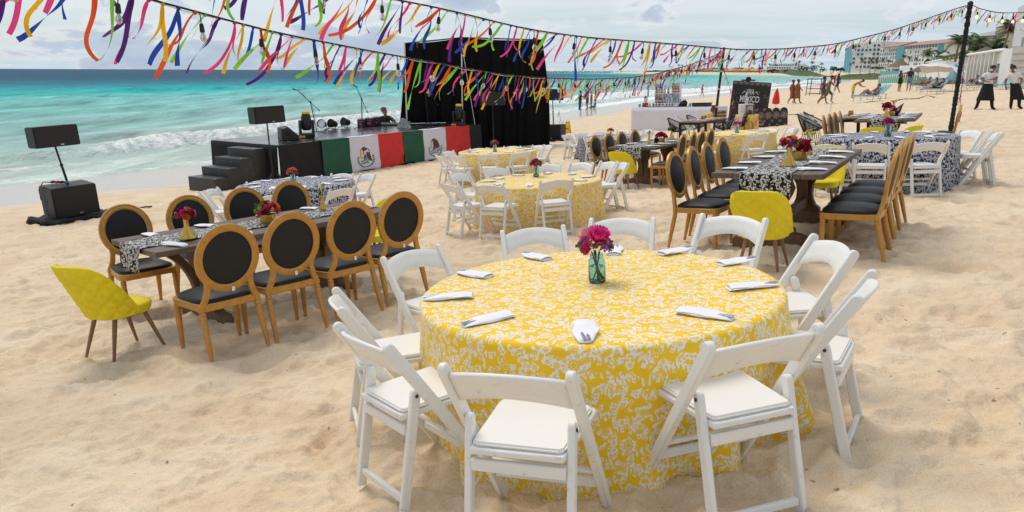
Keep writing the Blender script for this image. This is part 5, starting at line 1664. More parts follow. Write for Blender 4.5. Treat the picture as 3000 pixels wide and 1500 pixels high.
t = thing('plastic_sheet', 'crumpled clear plastic bag on the stage beside the mixing desk', 'plastic bag')
mat('clear_film', (.8, .82, .85), .25, trans=.75, var=.05, ior=1.15)
mb = MB(); mb.grid(lambda u, v: (.22 * (1 - v * .8) * math.cos(2 * PI * u) * (1 + .25 * math.sin(5 * 2 * PI * u + v * 4)), .2 * (1 - v * .8) * math.sin(2 * PI * u) * (1 + .25 * math.cos(4 * 2 * PI * u)), .34 * v ** .8), 24, 8, True); mb.build('film', MAT['clear_film'], t, smooth=50)
on_deck(t, 1182, 375)
# cables half buried in the sand
def sand_cable(label, pts, r_=.010):
    P = [ground_at(*p) for p in pts]; Q = []
    for i in range(len(P) - 1):
        for k in range(6):
            q = P[i].lerp(P[i + 1], k / 6); Q.append((q.x, q.y, H(q.x, q.y) + .016 + .006 * math.sin(k * 2 + i)))
    mb = MB(); mb.tube(Q, r_, 6)
    return tag(mb.build('sand_cable', MAT['rubber'], None, smooth=180), label, 'cable', 'cables lying on the sand')
sand_cable('thin black cable on the sand right of the far left subwoofer', [(296, 632), (340, 623), (400, 611), (455, 605)], .014)
sand_cable('short black cable on the sand left of the navy table', [(500, 597), (530, 592), (560, 582), (590, 578)], .016)
# ------------------------------------------------------------------ garland poles, light cables, ribbons
RIB = {'violet': (.085, .012, .20), 'pink': (.80, .055, .24), 'amber': (.80, .46, .008), 'blue': (.008, .065, .42), 'orange': (.78, .10, .012), 'green': (.24, .62, .03)}
def ribbon_mat(k, c):
    m = mat('ribbon_' + k, c, .42, var=.08, scale=20, sheen=.3, coat=.1)
    t = m.node_tree; b = t.nodes['Principled BSDF']; out = t.nodes['Material Output']
    tr = N(t, 'ShaderNodeBsdfTranslucent'); tr.inputs[0].default_value = (*[min(1, q * 1.2) for q in c], 1)
    mx = N(t, 'ShaderNodeMixShader'); mx.inputs[0].default_value = .35
    t.links.new(b.outputs[0], mx.inputs[1]); t.links.new(tr.outputs[0], mx.inputs[2]); t.links.new(mx.outputs[0], out.inputs[0])
for k_, c_ in RIB.items(): ribbon_mat(k_, c_)
RIB_ORDER = ['violet', 'pink', 'amber', 'blue', 'orange', 'green']
mat('bulb_glass', (.86, .86, .84), .05, trans=.75, var=.02, ior=1.3)
mat('socket', (.012, .012, .012), .5)
mat('filament', (.9, .55, .2), .4)
def lit_material():
    m = bpy.data.materials.new('lit_bulb'); m.use_nodes = True
    b = m.node_tree.nodes['Principled BSDF']; b.inputs['Base Color'].default_value = (.9, .75, .5, 1)
    b.inputs['Emission Color'].default_value = (1, .62, .26, 1); b.inputs['Emission Strength'].default_value = 1.6
    MAT['lit_bulb'] = m
lit_material()
RIBM = {}
def ribbon_mesh(colour, var):
    key = (colour, var)
    if key in RIBM: return RIBM[key]
    rs = random.Random(var * 13 + 5)
    mb = MB(); tails = 2 if var % 4 != 3 else 1
    mb.lathe([(.004, -.014), (.016, -.010), (.020, 0), (.016, .010), (.004, .014)], 6, (0, 0, 0), Matrix.Rotation(PI / 2, 3, 'X'))
    for q in range(tails):
        L_ = rs.uniform(.42, .66) * (1 if q == 0 else rs.uniform(.6, 1)); n = 16
        th = R(rs.uniform(10, 50)); wob = rs.uniform(.12, .48); f_ = rs.uniform(3.0, 7); ph = rs.uniform(0, 6)
        tw0 = rs.uniform(-1.2, 1.2); tw = rs.uniform(-3.0, 3.0); p = Vector((0, (q - .5) * .012, 0)); az = rs.uniform(-.5, .5)
        wd = rs.uniform(.027, .041)
        vs = []
        curl = rs.choice((0, 0, 0, 0, -.8, 1.0))
        for k in range(n + 1):
            u = k / n
            a = th + wob * math.sin(f_ * u + ph) * u ** .5 + curl * max(0, u - .62) ** 1.2 * 3
            d = Vector((math.sin(a) * math.cos(az), math.sin(a) * math.sin(az) + .10 * math.sin(5 * u + ph), -math.cos(a))).normalized()
            if k: p = p + d * (L_ / n)
            t_ = tw0 + tw * u ** 1.5
            s0 = Vector((0, 1, 0)); n0 = d.cross(s0).normalized(); s_ = (s0 * math.cos(t_) + n0 * math.sin(t_))
            ww = wd / 2 * min(1, .35 + u * 6)
            vs += [p - s_ * ww, p + s_ * ww]
        mb.add(vs, [(2 * k, 2 * k + 1, 2 * k + 3, 2 * k + 2) for k in range(n)])
    RIBM[key] = mb.mesh('ribbon', MAT['ribbon_' + colour], smooth=180)
    return RIBM[key]
BULBM = {}
def bulb_meshes(lit):
    if lit in BULBM: return BULBM[lit]
    a = MB(); a.tube([(0, 0, 0), (.004, 0, -.06), (0, 0, -.10)], .0055, 5); a.lathe([(.006, -.095), (.016, -.10), (.020, -.115), (.0235, -.17), (.021, -.178)], 10)
    b = MB(); b.lathe([(.012, -.176), (.016, -.190), (.029, -.215), (.031, -.235), (.024, -.258), (.0001, -.268)], 12)
    c = MB(); c.tube([(0, 0, -.18), (.004, 0, -.215), (-.004, 0, -.235)], .004, 5)
    BULBM[lit] = (a.mesh('socket', MAT['socket'], smooth=45), b.mesh('glass', MAT['lit_bulb' if lit else 'bulb_glass'], smooth=60), c.mesh('filament', MAT['filament']))
    return BULBM[lit]
WIND = PI + .25                     # ribbons stream towards -X
def strand(name, label, A, B, pxs, spacing, seed, bulb_gap=.75, lit=False, big=1.0, cat='ribbon garland', start=0.0, rib_from=0.0, r_=.010):
    A, B = Vector(A), Vector(B); L2 = (B - A).length; d = (B - A) / L2
    ss, zs = [], []
    for px, py in pxs:              # station along the plan line that each pixel column shows, and its height there
        dr = ray(px, py); k = dr.x / dr.y
        s_ = (k * A.y - A.x) / (d.x - k * d.y); ss.append(s_); zs.append(dr.z / dr.y * (A.y + d.y * s_))
    o = np.argsort(ss); ss, zs = np.array(ss)[o], np.array(zs)[o]
    co = np.polyfit(ss, zs, 3)
    def pos(s_):
        z = np.interp(s_, ss, zs) if s_ > ss[0] else zs[0] + (s_ - ss[0]) * np.polyval(np.polyder(co), ss[0])
        return Vector((A.x + d.x * s_, A.y + d.y * s_, z))
    def smooth_pos(s_):
        return (pos(s_ - .4) + pos(s_) * 2 + pos(s_ + .4)) / 4 if ss[0] + .4 < s_ < L2 - .5 else pos(min(s_, L2))
    t = thing(name, label, cat)
    n = int(L2 * 3)
    mb = MB(); mb.tube([smooth_pos(L2 * k / n) for k in range(n + 1)], r_, 6); mb.build('cable', MAT['rubber'], t, smooth=180)
    mb = MB(); mb.tube([smooth_pos(L2 * k / n) + Vector((0, 0, -.012 + .012 * math.sin(k * 1.7))) for k in range(n + 1)], .005, 5); mb.build('cord', MAT['rope_white'], t, smooth=180)
    rs = random.Random(seed); s_ = rib_from + .1; k = seed
    while s_ < L2 - .1:
        q = smooth_pos(s_)
        put('ribbon', ribbon_mesh(RIB_ORDER[k % 6], rs.randrange(14)), t, q - Vector((0, 0, .01)), (rs.uniform(-.12, .12), rs.uniform(-.25, .45), WIND + rs.gauss(0, .38)), rs.uniform(.80, 1.12) * (big(s_ / L2) if callable(big) else big))
        k += 1; s_ += spacing * rs.uniform(.7, 1.3)
    s_ = .3; m = bulb_meshes(lit)
    while s_ < L2 - .2:
        q = smooth_pos(s_)
        b = put('bulb_holder', m[0], t, q, (rs.uniform(-.1, .1), rs.uniform(-.15, .15), 0)); put('bulb', m[1], b); put('filament', m[2], b) if not lit else None
        s_ += bulb_gap * rs.uniform(.93, 1.07)
    return t, smooth_pos, L2
def pole(label, base, top, r_, fuzzy):
    t = thing('garland_pole', label, 'pole', 'poles carrying the garlands'); base, top = Vector(base), Vector(top); t.location = base
    v = top - base; n = 90 if fuzzy else 14
    rs = random.Random(int(r_ * 1000)); mb = MB()
    mb.tube([v * (k / n) for k in range(-2, n + 1)], [r_ * (rs.uniform(.82, 1.22) if fuzzy else 1) for k in range(n + 3)], 9)
    mb.build('shaft', MAT['black_cloth' if fuzzy else 'black_metal'], t, smooth=30 if fuzzy else 60)
    mb = MB(); mb.lathe([(r_ * 1.1, -.03), (r_ * 1.25, .02), (r_ * .6, .06), (.0001, .065)], 10, v); mb.build('cap', MAT['black_metal'], t)
    for k in range(0 if fuzzy else 3):
        mb = MB(); c = v * (.35 + .2 * k); mb.lathe([(r_ * 1.12, -.03), (r_ * 1.12, .03)], 12, c); mb.build('tape', MAT['brass'], t)
    return t
P2T, P2B = aty(2121, 143, 28.5), ground_at(2090, 352)
P2B = Vector((aty(2092, 352, 28.3).x, 28.3, H(aty(2092, 352, 28.3).x, 28.3) - .1))
pole('black pole behind the high bar table that ends the lower garland', P2B, P2T, .048, False)
P1T = aty(2843, 10, 20.2); q = aty(2786, 372, 19.8)
P1B = Vector((q.x, q.y, H(q.x, q.y) - .1))
pole('tall fuzzy black pole at right where two garlands meet', P1B, P1T, .058, True)
A1 = Vector((-4.5, 4.0, 0)); A2 = Vector((-5.0, 5.5, 0))
g1, pos1, l1 = strand('lower_garland', 'lower string of bulbs and coloured ribbons running to the pole by the bar', A1, Vector((P2T.x, P2T.y, 0)),
    [(440, -2), (600, 41), (690, 65), (800, 95), (898, 113), (1088, 150), (1200, 170), (1323, 192.5), (1470, 218.6), (1587, 228), (1725, 232), (1850, 227), (1920, 217), (2013, 192), (2095, 162), (2120, 146)], .15, 1, .78, big=lambda u: 1.18 - .30 * min(1, u * 1.6))
g2, pos2, l2 = strand('upper_garland', 'upper string of bulbs and coloured ribbons running to the fuzzy black pole', A2, Vector((P1T.x, P1T.y, 0)),
    [(1165, 0), (1300, 25), (1520, 81), (1640, 100), (1750, 113), (1850, 119), (2000, 131), (2166, 146), (2300, 143), (2446, 130), (2620, 87), (2700, 60), (2800, 25), (2842, 13)], .14, 2, .74, big=lambda u: 1.38 - .78 * min(1, u * 1.5))
B3 = P1T + Vector((7.5, 1.5, -.5))
g3, pos3, l3 = strand('right_garland', 'string of lit warm bulbs and ribbons running right from the fuzzy black pole', (P1T.x, P1T.y, 0), (P1T.x + 9, P1T.y + 3.0, 0),
    [(2843, 12), (2880, 30), (2920, 38), (2960, 38), (3000, 37), (3060, 30)], .15, 3, .42, lit=True, big=.80)
# far ends of the near garlands: the two slim poles that carry them stand outside the picture
for nm, A, ps in (('slim black pole outside the left edge carrying the lower garland', A1, pos1), ('slim black pole outside the left edge carrying the upper garland', A2, pos2)):
    pole(nm, (A.x, A.y, H(A.x, A.y) - .1), ps(0), .04, False)
def guy(name, label, top, foot, n, seed, sag=.25, sc=.7):
    t = thing(name, label, 'guy rope', 'ribbon guy ropes'); top, foot = Vector(top), Vector(foot)
    pts = [top.lerp(foot, k / 14) - Vector((0, 0, sag * math.sin(PI * k / 14))) for k in range(15)]
    mb = MB(); mb.tube(pts, .008, 5); mb.build('rope', MAT['rubber'], t)
    rs = random.Random(seed)
    for k in range(n):
        u = (k + .5) / n * 14; q = pts[int(u)].lerp(pts[min(14, int(u) + 1)], u % 1)
        put('ribbon', ribbon_mesh(RIB_ORDER[k % 6], rs.randrange(14)), t, q, (0, rs.uniform(-.3, .4), WIND + rs.gauss(0, .9)), sc * rs.uniform(.6, 1))
    mb = MB(); mb.tube([foot - Vector((0, 0, .15)), foot + Vector((.03, 0, .32))], .016, 6); mb.build('stake', MAT['black_metal'], t)
f = ground_at(2809, 357); guy('guy_rope', 'ribbon-tied rope hanging from the fuzzy black pole to a stake', P1T - Vector((0, 0, .2)), f, 30, 5, .2, .55)
f = ground_at(2176, 356); guy('guy_rope', 'ribbon-tied rope slanting across the carnival banner to the sand', P2T - Vector((0, 0, .6)), f, 22, 6, .1, .75)
f = ground_at(1648, 374); guy('guy_rope', 'short ribbon-tied rope on a stake right of the curtain', f + Vector((-.22, .1, .95)), f, 7, 7, .03, .7)
# ------------------------------------------------------------------ bar
mat('bar_cloth', (.70, .68, .74), .75, var=.04, scale=4, bump=.1, bscale=90)
mat('shelf_white', (.76, .74, .80), .45, var=.03)
mat('tray_black', (.02, .022, .022), .4)
for nm, c in (('amber_glass', (.30, .095, .02)), ('clear_glass', (.62, .68, .70)), ('green_glass', (.03, .22, .13)), ('blue_glass', (.14, .42, .55)), ('dark_glass', (.018, .022, .016)), ('gold_glass', (.46, .27, .07))):
    mat(nm, c, .08, var=.05, coat=.5)
mat('cap_black', (.02, .02, .02), .4); mat('label_cream', (.62, .58, .46), .6); mat('blender_red', (.45, .012, .015), .3)
BA, BB = aty(1847, 381.5, 34.6), aty(2094, 372, 31.0)
BA.z = H(BA.x, BA.y); BB.z = H(BB.x, BB.y)
zA, zB = aty(1852, 316.5, 34.6).z, aty(2092, 314, 31.0).z
_bl = (BB.xy - BA.xy).length; _ba = math.atan2(BB.y - BA.y, BB.x - BA.x); _bt = math.atan2(zB - zA, _bl)
BM_ = Matrix.Translation((BA.x, BA.y, zA)) @ Matrix.Rotation(_ba, 4, 'Z') @ Matrix.Rotation(-_bt, 4, 'Y')
def build_bar():
    t = thing('bar_counter', 'long white draped bar counter with shelves of bottles', 'bar'); set_mat(t, BM_)
    mb = MB(); mb.box((_bl / 2, .40, .0), (_bl, .8, .05)); mb.build('counter_top', MAT['bar_cloth'], t, bevel=.01)
    hh = [zA - BA.z + .08, zB - BB.z + .08]
    def skirt(p, q):
        p, q = Vector(p), Vector(q); L_ = (q - p).length; nn = Vector((q - p).yx) / L_; nn = Vector((nn.x, -nn.y))
        def fn(u, v):
            c = p.lerp(q, u); h_ = hh[0] + (hh[1] - hh[0]) * c.x / _bl
            w_ = .006 * math.sin(u * L_ * 5) * v + .012 * v + .02 * max(0, abs(math.sin(u * L_ * 1.05 + .3)) - .985) * 30 * v
            return (c.x + nn.x * w_, c.y + nn.y * w_, -.0 - h_ * v)
        mb = MB(); mb.sheet(fn, 50, 6, .006); mb.build('drape', MAT['bar_cloth'], t, smooth=180)
    skirt((0, -.004), (_bl, -.004)); skirt((0, .8), (0, 0)); skirt((_bl, 0), (_bl, .8))
    # shelf unit on the back of the counter
    sh = thing('bottle_shelf', 'stepped white shelf unit of open boxes standing on the bar', 'shelf')
    x0 = (BM_.inverted() @ aty(1901, 306, BA.y - .6)).x
    set_mat(sh, BM_ @ Matrix.Translation((x0, .55, .025)))
    cw = .47; hs = .44; th = .018; zb = .16
    mb = MB(); mb.box((cw * 1.5, .0, zb / 2), (cw * 3, .28, zb)); mb.build('plinth', MAT['shelf_white'], sh, bevel=.01)
    for c, r_ in ((0, 0), (1, 0), (2, 0), (0, 1), (2, 1)):
        mb = MB(); x = cw * (c + .5); z = zb + hs * r_
        mb.box((x, .13, z + hs / 2), (cw - .004, .016, hs)); mb.box((x, .03, z + th / 2), (cw - .004, .19, th)); mb.box((x, .03, z + hs - th / 2), (cw - .004, .19, th))
        for s_ in (-1, 1): mb.box((x + s_ * (cw / 2 - th / 2 - .002), .07, z + hs / 2), (th, .11, hs - 2 * th))
        mb.build('open_box', MAT['shelf_white'], sh)
    return x0, cw, hs, zb, th
_x0, _cw, _hs, _zb, _th = build_bar()
BOT = {}
def bottle(label, kind, glass, labcol, M):
    key = (kind, glass, labcol)
    if key not in BOT:
        t = thing('bottle', 'bottle', 'bottle')
        prof = {'tall': [(.034, 0), (.037, .006), (.037, .19), (.030, .215), (.014, .245), (.0135, .30)], 'round': [(.045, 0), (.055, .02), (.058, .10), (.048, .15), (.016, .185), (.015, .245)],
                'square': [(.046, 0), (.048, .01), (.048, .16), (.034, .185), (.016, .20), (.015, .25)]}[kind]
        mb = MB(); mb.lathe(prof, 12 if kind != 'square' else 8); mb.build('glass', MAT[glass], t, smooth=45)
        z = prof[-1][1]; mb = MB(); mb.lathe([(.017, z - .03), (.017, z + .022), (.0001, z + .024)], 10); mb.build('cap', MAT['cap_black'], t)
        r_ = prof[2][0] + .0012; mb = MB(); mb.lathe([(r_, .05), (r_, .13)], 12 if kind != 'square' else 8, cap=False); mb.build('paper_label', MAT[labcol], t, smooth=45)
        BOT[key] = t; o = t
    else: o = copy_tree(BOT[key])
    o['label'] = label; o['group'] = 'bottles on the bar'; set_mat(o, M); return o
GL = ['amber_glass', 'gold_glass', 'clear_glass', 'dark_glass', 'green_glass', 'blue_glass']
GN = {'amber_glass': 'amber', 'gold_glass': 'golden', 'clear_glass': 'clear', 'dark_glass': 'dark', 'green_glass': 'green', 'blue_glass': 'pale blue'}
LAY = [(0, 1, ['amber_glass', 'clear_glass', 'gold_glass'], 'upper left box'), (2, 1, ['gold_glass', 'amber_glass', 'amber_glass'], 'upper right box'), (0, 0, ['amber_glass', 'gold_glass', 'amber_glass', 'dark_glass'], 'lower left box'),
       (1, 0, ['gold_glass', 'clear_glass', 'clear_glass'], 'lower middle box'), (2, 0, ['clear_glass', 'green_glass', 'blue_glass'], 'lower right box'), (1, 1, ['blue_glass', 'dark_glass'], 'top of middle box')]
for c, r_, lst, where in LAY:
    for i, g in enumerate(lst):
        x = _x0 + _cw * (c + (i + .75) / (len(lst) + .5)); z = .025 + _zb + _hs * r_ + (_th if (c, r_) != (1, 1) else .0) + .002
        bottle('%s bottle, %s from left in %s of bar shelf' % (GN[g], ORD[i], where), ('tall', 'square', 'tall', 'round')[(i + c + r_) % 4], g, 'label_cream' if i % 2 else 'cap_black' if g == 'dark_glass' else 'label_cream', BM_ @ Matrix.Translation((x, .53, z)))
for i, g in enumerate(('gold_glass', 'clear_glass', 'amber_glass')):
    bottle('%s bottle standing on the counter right of the bar shelf' % GN[g], 'tall', g, 'label_cream', BM_ @ Matrix.Translation((_x0 + _cw * 3 + .10 + .13 * i, .5, .027)))
LOW = ['amber_glass', 'dark_glass', 'clear_glass', 'dark_glass', 'amber_glass', 'dark_glass', 'green_glass', 'dark_glass', 'clear_glass', 'dark_glass', 'amber_glass', 'dark_glass']
for i, g in enumerate(LOW):
    o = bottle('%s small bottle, %s along the counter below the bar shelf' % (GN[g], (ORD + ['last'])[i]), 'tall', g, 'label_cream', BM_ @ Matrix.Translation((_x0 - .1 + .125 * i, .16 + .04 * (i % 3), .027))); o.scale = (.8, .8, .62)
def bar_thing(name, label, cat, px, ly, builder, dz=.027):
    t = thing(name, label, cat); x = (BM_.inverted() @ aty(px, 315, BA.y + (BB.y - BA.y) * (px - 1850) / 240)).x
    set_mat(t, BM_ @ Matrix.Translation((x, ly, dz))); builder(t); return t
def b_blender(t):
    mb = MB(); mb.prism([(-.12, 0), (.12, 0), (.09, .20), (-.09, .20)], -.11, .11, 'y'); mb.build('base', MAT['blender_red'], t, bevel=.015)
    mb = MB(); mb.lathe([(.062, .205), (.085, .42), (.088, .43), (.082, .43), (.058, .21)], 16); mb.build('jug', MAT['clear_glass'], t)
    mb = MB(); mb.lathe([(.09, .43), (.09, .46), (.04, .47), (.04, .50), (.0001, .50)], 16); mb.build('lid', MAT['cap_black'], t)
    mb = MB(); mb.tube([(.08, 0, .40), (.13, 0, .39), (.12, 0, .27), (.07, 0, .25)], .012, 6); mb.build('handle', MAT['clear_glass'], t)
    mb = MB(); mb.box((0, -.113, .07), (.09, .006, .05)); mb.build('panel', MAT['cap_black'], t)
bar_thing('blender', 'red kitchen blender with a clear jug at the left end of the bar', 'blender', 1879, .3, b_blender)
def b_tray(t):
    mb = MB(); mb.prism([(-.36, 0), (.36, 0), (.38, .15), (-.38, .15)], -.2, .2, 'y'); mb.build('tub', MAT['tray_black'], t, bevel=.01)
    mb = MB(); mb.box((0, 0, .158), (.79, .43, .014)); mb.build('rim', MAT['tray_black'], t)
bar_thing('service_tub', 'black food tub on the right half of the bar', 'tub', 2042, .3, b_tray)
def b_mat(w_):
    def f_(t):
        mb = MB(); mb.box((0, 0, .008), (w_, .3, .016)); mb.build('pad', MAT['tray_black'], t, bevel=.004)
        for k in range(6):
            mb = MB(); mb.box((-w_ / 2 + w_ * (k + .5) / 6, 0, .018), (.02, .27, .006)); mb.build('rib', MAT['tray_black'], t)
    return f_
bar_thing('bar_mat', 'left of three black bar mats on the counter front', 'bar mat', 1910, .17, b_mat(.75)); bar_thing('bar_mat', 'middle of three black bar mats on the counter front', 'bar mat', 1953, .17, b_mat(.5)); bar_thing('bar_mat', 'right of three black bar mats on the counter front', 'bar mat', 1990, .17, b_mat(.6))
def b_hat(t):
    mb = MB(); mb.lathe([(.0001, .0), (.10, .01), (.20, .05), (.23, .09), (.22, .10), (.16, .06), (.12, .08), (.10, .18), (.05, .22), (.0001, .225)], 24); mb.build('brim_and_crown', MAT['black_cloth'], t, smooth=60)
    mb = MB(); mb.lathe([(.125, .075), (.118, .10)], 24, cap=False); mb.build('band', MAT['bolt'], t)
t = bar_thing('hat', 'dark round hat tipped up on the bar below the shelf', 'hat', 1992, .30, b_hat, .06); set_mat(t, t.matrix_basis @ Matrix.Rotation(R(62), 4, 'X'))
def b_stat(t):
    mb = MB(); mb.lathe([(.055, 0), (.06, .01), (.045, .12), (.050, .20), (.035, .27), (.020, .31), (.030, .34), (.034, .37), (.024, .40), (.0001, .41)], 14); mb.build('body', MAT['chrome'], t, smooth=60)
    mb = MB(); mb.lathe([(.065, 0), (.065, .02)], 14); mb.build('foot', MAT['shelf_white'], t)
bar_thing('trophy_bottle', 'tall silver ornamental bottle on the right end of the bar', 'bottle', 2082, .4, b_stat)
def MB_lathe(t, nm, prof, m, n=14, c=(0, 0, 0)):
    mb = MB(); mb.lathe(prof, n, c); return mb.build(nm, MAT[m], t, smooth=50)
for i, px in enumerate((1866, 2013)):
    bar_thing('jug', ('left' if i == 0 else 'right') + ' of two small pale jugs on the bar', 'jug', px, .2, lambda t: (MB_lathe(t, 'body', [(.05, 0), (.065, .05), (.05, .13), (.055, .15)], 'blue_glass'), MB_lathe(t, 'lid', [(.056, .15), (.03, .18), (.0001, .185)], 'clear_glass')))
# ------------------------------------------------------------------ high tables and cord stools
mat('cord_black', (.014, .014, .015), .5); mat('cord_white', (.66, .68, .64), .5)
wood('table_oak', (.20, .115, .058), (.36, .225, .125), (5, 40, 40))
def high_table(label, W_, D_, h_):
    t = thing('high_table', label, 'bar table', 'tall bar tables')
    for k in range(4):
        mb = MB(); mb.box((0, -D_ / 2 + D_ / 4 * (k + .5), h_ - .0175), (W_, D_ / 4 - .003, .035)); mb.build('board', MAT['table_oak'], t, bevel=.003)
    for sx in (-1, 1):
        for sy in (-1, 1):
            mb = MB(); mb.box((sx * (W_ / 2 - .035), sy * (D_ / 2 - .035), (h_ - .037) / 2), (.07, .07, h_ - .037)); mb.build('leg', MAT['black_metal'], t, bevel=.004)
    for sy in (-1, 1):
        mb = MB(); mb.box((0, sy * (D_ / 2 - .035), h_ - .068), (W_ - .142, .055, .06)); mb.build('apron', MAT['black_metal'], t)
    for sx in (-1, 1):
        mb = MB(); mb.box((sx * (W_ / 2 - .035), 0, h_ - .068), (.055, D_ - .142, .06)); mb.build('apron', MAT['black_metal'], t)
    return t
def cord_stool(label, colour, proto={}):
    if colour in proto:
        o = copy_tree(proto[colour]); o['label'] = label; return o
    t = thing('cord_stool', label, 'bar stool', 'cord bar stools'); c = MAT['cord_' + colour]
    hub = Vector((0, -.06, .70))
    n = 34; loop = []
    for k in range(n):
        a = 2 * PI * k / n; y = .30 * math.sin(a); x = .33 * math.cos(a) * (1 + .10 * math.sin(a))
        f = (math.sin(a) + 1) / 2          # 1 at the front
        loop.append(Vector((x, .02 + y * (1.0 if y > 0 else 1.25), 1.20 - .43 * f ** .8)))
    mb = MB(); mb.tube(loop + loop[:2], .017, 8, False); mb.build('rim', c if colour == 'white' else MAT['black_metal'], t, smooth=60)
    ring = [hub + Vector((.13 * math.cos(2 * PI * k / n), .13 * math.sin(2 * PI * k / n), 0)) for k in range(n)]
    mb = MB(); mb.tube(ring + ring[:2], .012, 6, False); mb.build('hub_ring', MAT['black_metal'], t)
    mb = MB()
    for k in range(n):
        for q in (0, .5):
            p = loop[k].lerp(loop[(k + 1) % n], q); r_ = ring[k].lerp(ring[(k + 1) % n], q); m = p.lerp(r_, .5) - Vector((0, 0, .035)); mb.tube([p, m, r_], .0062, 4, False)
    o = mb.build('cord_weave', c, t, smooth=0)
    mb = MB(); mb.prism([(.15 * math.cos(2 * PI * k / 20), -.06 + .15 * math.sin(2 * PI * k / 20)) for k in range(20)], .69, .715, 'z'); mb.build('seat', c, t)
    feet = []
    for sx in (-1, 1):
        for sy in (-1, 1):
            a, b = Vector((sx * .13, -.05 + sy * .12, .70)), Vector((sx * .22, -.05 + sy * .22, 0)); feet.append(a.lerp(b, .62))
            mb = MB(); mb.tube([a, b], .010, 6); mb.build('leg', MAT['black_metal'], t)
    o_ = [feet[0], feet[1], feet[3], feet[2], feet[0]]
    mb = MB(); mb.tube(o_, .009, 6); mb.build('foot_rail', MAT['black_metal'], t)
    proto[colour] = t
    return t
def ht_place(o, px, py, rz, rec=None):
    p = ground_at(px, py); stand(o, p.x, p.y, rz, .03); return p
TA = R(58)
ht1 = high_table('tall oak-topped bar table with black legs in front of the white bar', 1.9, .66, .90)
c1_ = aty(2025, 347, 21.9).xy + Vector((math.cos(R(52)), math.sin(R(52)))) * .92
M1 = stand(ht1, c1_.x, c1_.y, R(52), .02)
ht2 = high_table('tall oak-topped bar table with black legs behind the far right seating', 2.1, .66, .84)
c2_ = aty(2489, 316, 16.9).xy + Vector((math.cos(R(60)), math.sin(R(60)))) * 1.02
M2 = stand(ht2, c2_.x, c2_.y, R(59), .02)
for lb, colour, M, lx, ly, rz in (('black cord stool at the near left of the tall table by the bar', 'black', M1, -.45, .62, PI), ('white cord stool, middle of the left side of the tall table by the bar', 'white', M1, .25, .66, PI + .1), ('black cord stool at the far left side of the tall table by the bar', 'black', M1, .85, .62, PI - .2),
                                 ('black cord stool at the near right of the tall table by the bar', 'black', M1, .10, -.66, 0), ('white cord stool on the right side of the tall table by the bar', 'white', M1, .62, -.72, .1), ('black cord stool at the far right of the tall table by the bar', 'black', M1, 1.15, -.68, 0),
                                 ('black cord stool left of the right-hand tall table', 'black', M2, -.55, .80, PI), ('white cord stool between two black ones left of the right-hand tall table', 'white', M2, -.05, .84, PI), ('black cord stool farthest back on the left of the right-hand tall table', 'black', M2, .5, .84, PI), ('black cord stool on the right side of the right-hand tall table', 'black', M2, .35, -.78, .0)):
    o = cord_stool(lb, colour); c = M @ Vector((lx, ly, 0)); a = M.to_euler().z + rz
    stand(o, c.x, c.y, a, .02); o.scale = (.84, .84, .84)
ci = 0
for M, nm, h_ in ((M1, 'tall table by the bar', .90), (M2, 'right-hand tall table', .84)):
    for i, (lx, ly) in enumerate(((-.6, .2), (-.1, .2), (.45, .2), (-.55, -.2), (.0, -.2), (.5, -.2))):
        o = inst(PLAIN[ci % 4], 'white napkin, %s from the front, %s side of the %s' % (ORD[i % 3], 'left' if i < 3 else 'right', nm), 'napkins on the tall tables'); ci += 1
        set_mat(o, M @ Matrix.Translation((lx, ly, h_ + .002)) @ Matrix.Rotation((0 if ly > 0 else PI) + rnd.uniform(-.2, .2), 4, 'Z'))
    for i in range(2):
        t = thing('candle_holder', ('near' if i == 0 else 'far') + ' amber glass candle holder in the middle of the ' + nm, 'candle holder', 'candle holders on the tall tables')
        MB_lathe(t, 'glass', [(.035, 0), (.045, .01), (.045, .11), (.042, .11), (.042, .012), (.0001, .01)], 'gold_glass'); MB_lathe(t, 'candle', [(.028, .012), (.028, .06), (.0001, .062)], 'label_cream')
        set_mat(t, M @ Matrix.Translation((-.02 + .22 * i, 0, h_ + .002)))
# ------------------------------------------------------------------ carnival banner, low scalloped panel, display table
mat('banner_black', (.018, .016, .018), .55, var=.2)
for nm, c in (('bead_red', (.55, .05, .05)), ('bead_green', (.16, .42, .10)), ('bead_blue', (.10, .25, .45)), ('bead_pink', (.60, .18, .34)), ('bead_gold', (.62, .40, .10)), ('bead_white', (.68, .66, .62))): mat(nm, c, .6)
BEADS = ['bead_red', 'bead_white', 'bead_green', 'bead_pink', 'bead_blue', 'bead_gold']
def rosette(parent, cx, cz, r_, y, seed, half=False):
    rs = random.Random(seed)
    for ring, (rr, n, ln, wd) in enumerate(((.92, 22, .16, .085), (.66, 18, .20, .10), (.36, 12, .22, .11))):
        groups = {}
        for k in range(n):
            a = 2 * PI * k / n
            if half and math.sin(a) > .15: continue
            groups.setdefault(BEADS[(k + ring * 2 + seed) % 6 if ring else (k * 5 + seed) % 6], []).append(a)
        for m, lst in groups.items():
            mb = MB()
            for a in lst:
                ca, sa = math.cos(a), math.sin(a); p0 = (rr - ln) * r_; p1 = rr * r_; w_ = wd * r_
                P_ = [(cx + ca * p0, y, cz + sa * p0), (cx + ca * (p0 + p1) / 2 - sa * w_, y, cz + sa * (p0 + p1) / 2 + ca * w_), (cx + ca * p1, y, cz + sa * p1), (cx + ca * (p0 + p1) / 2 + sa * w_, y, cz + sa * (p0 + p1) / 2 - ca * w_)]
                mb.add(P_, [(0, 3, 2, 1)])
            mb.build('rosette', MAT[m], parent, smooth=0)
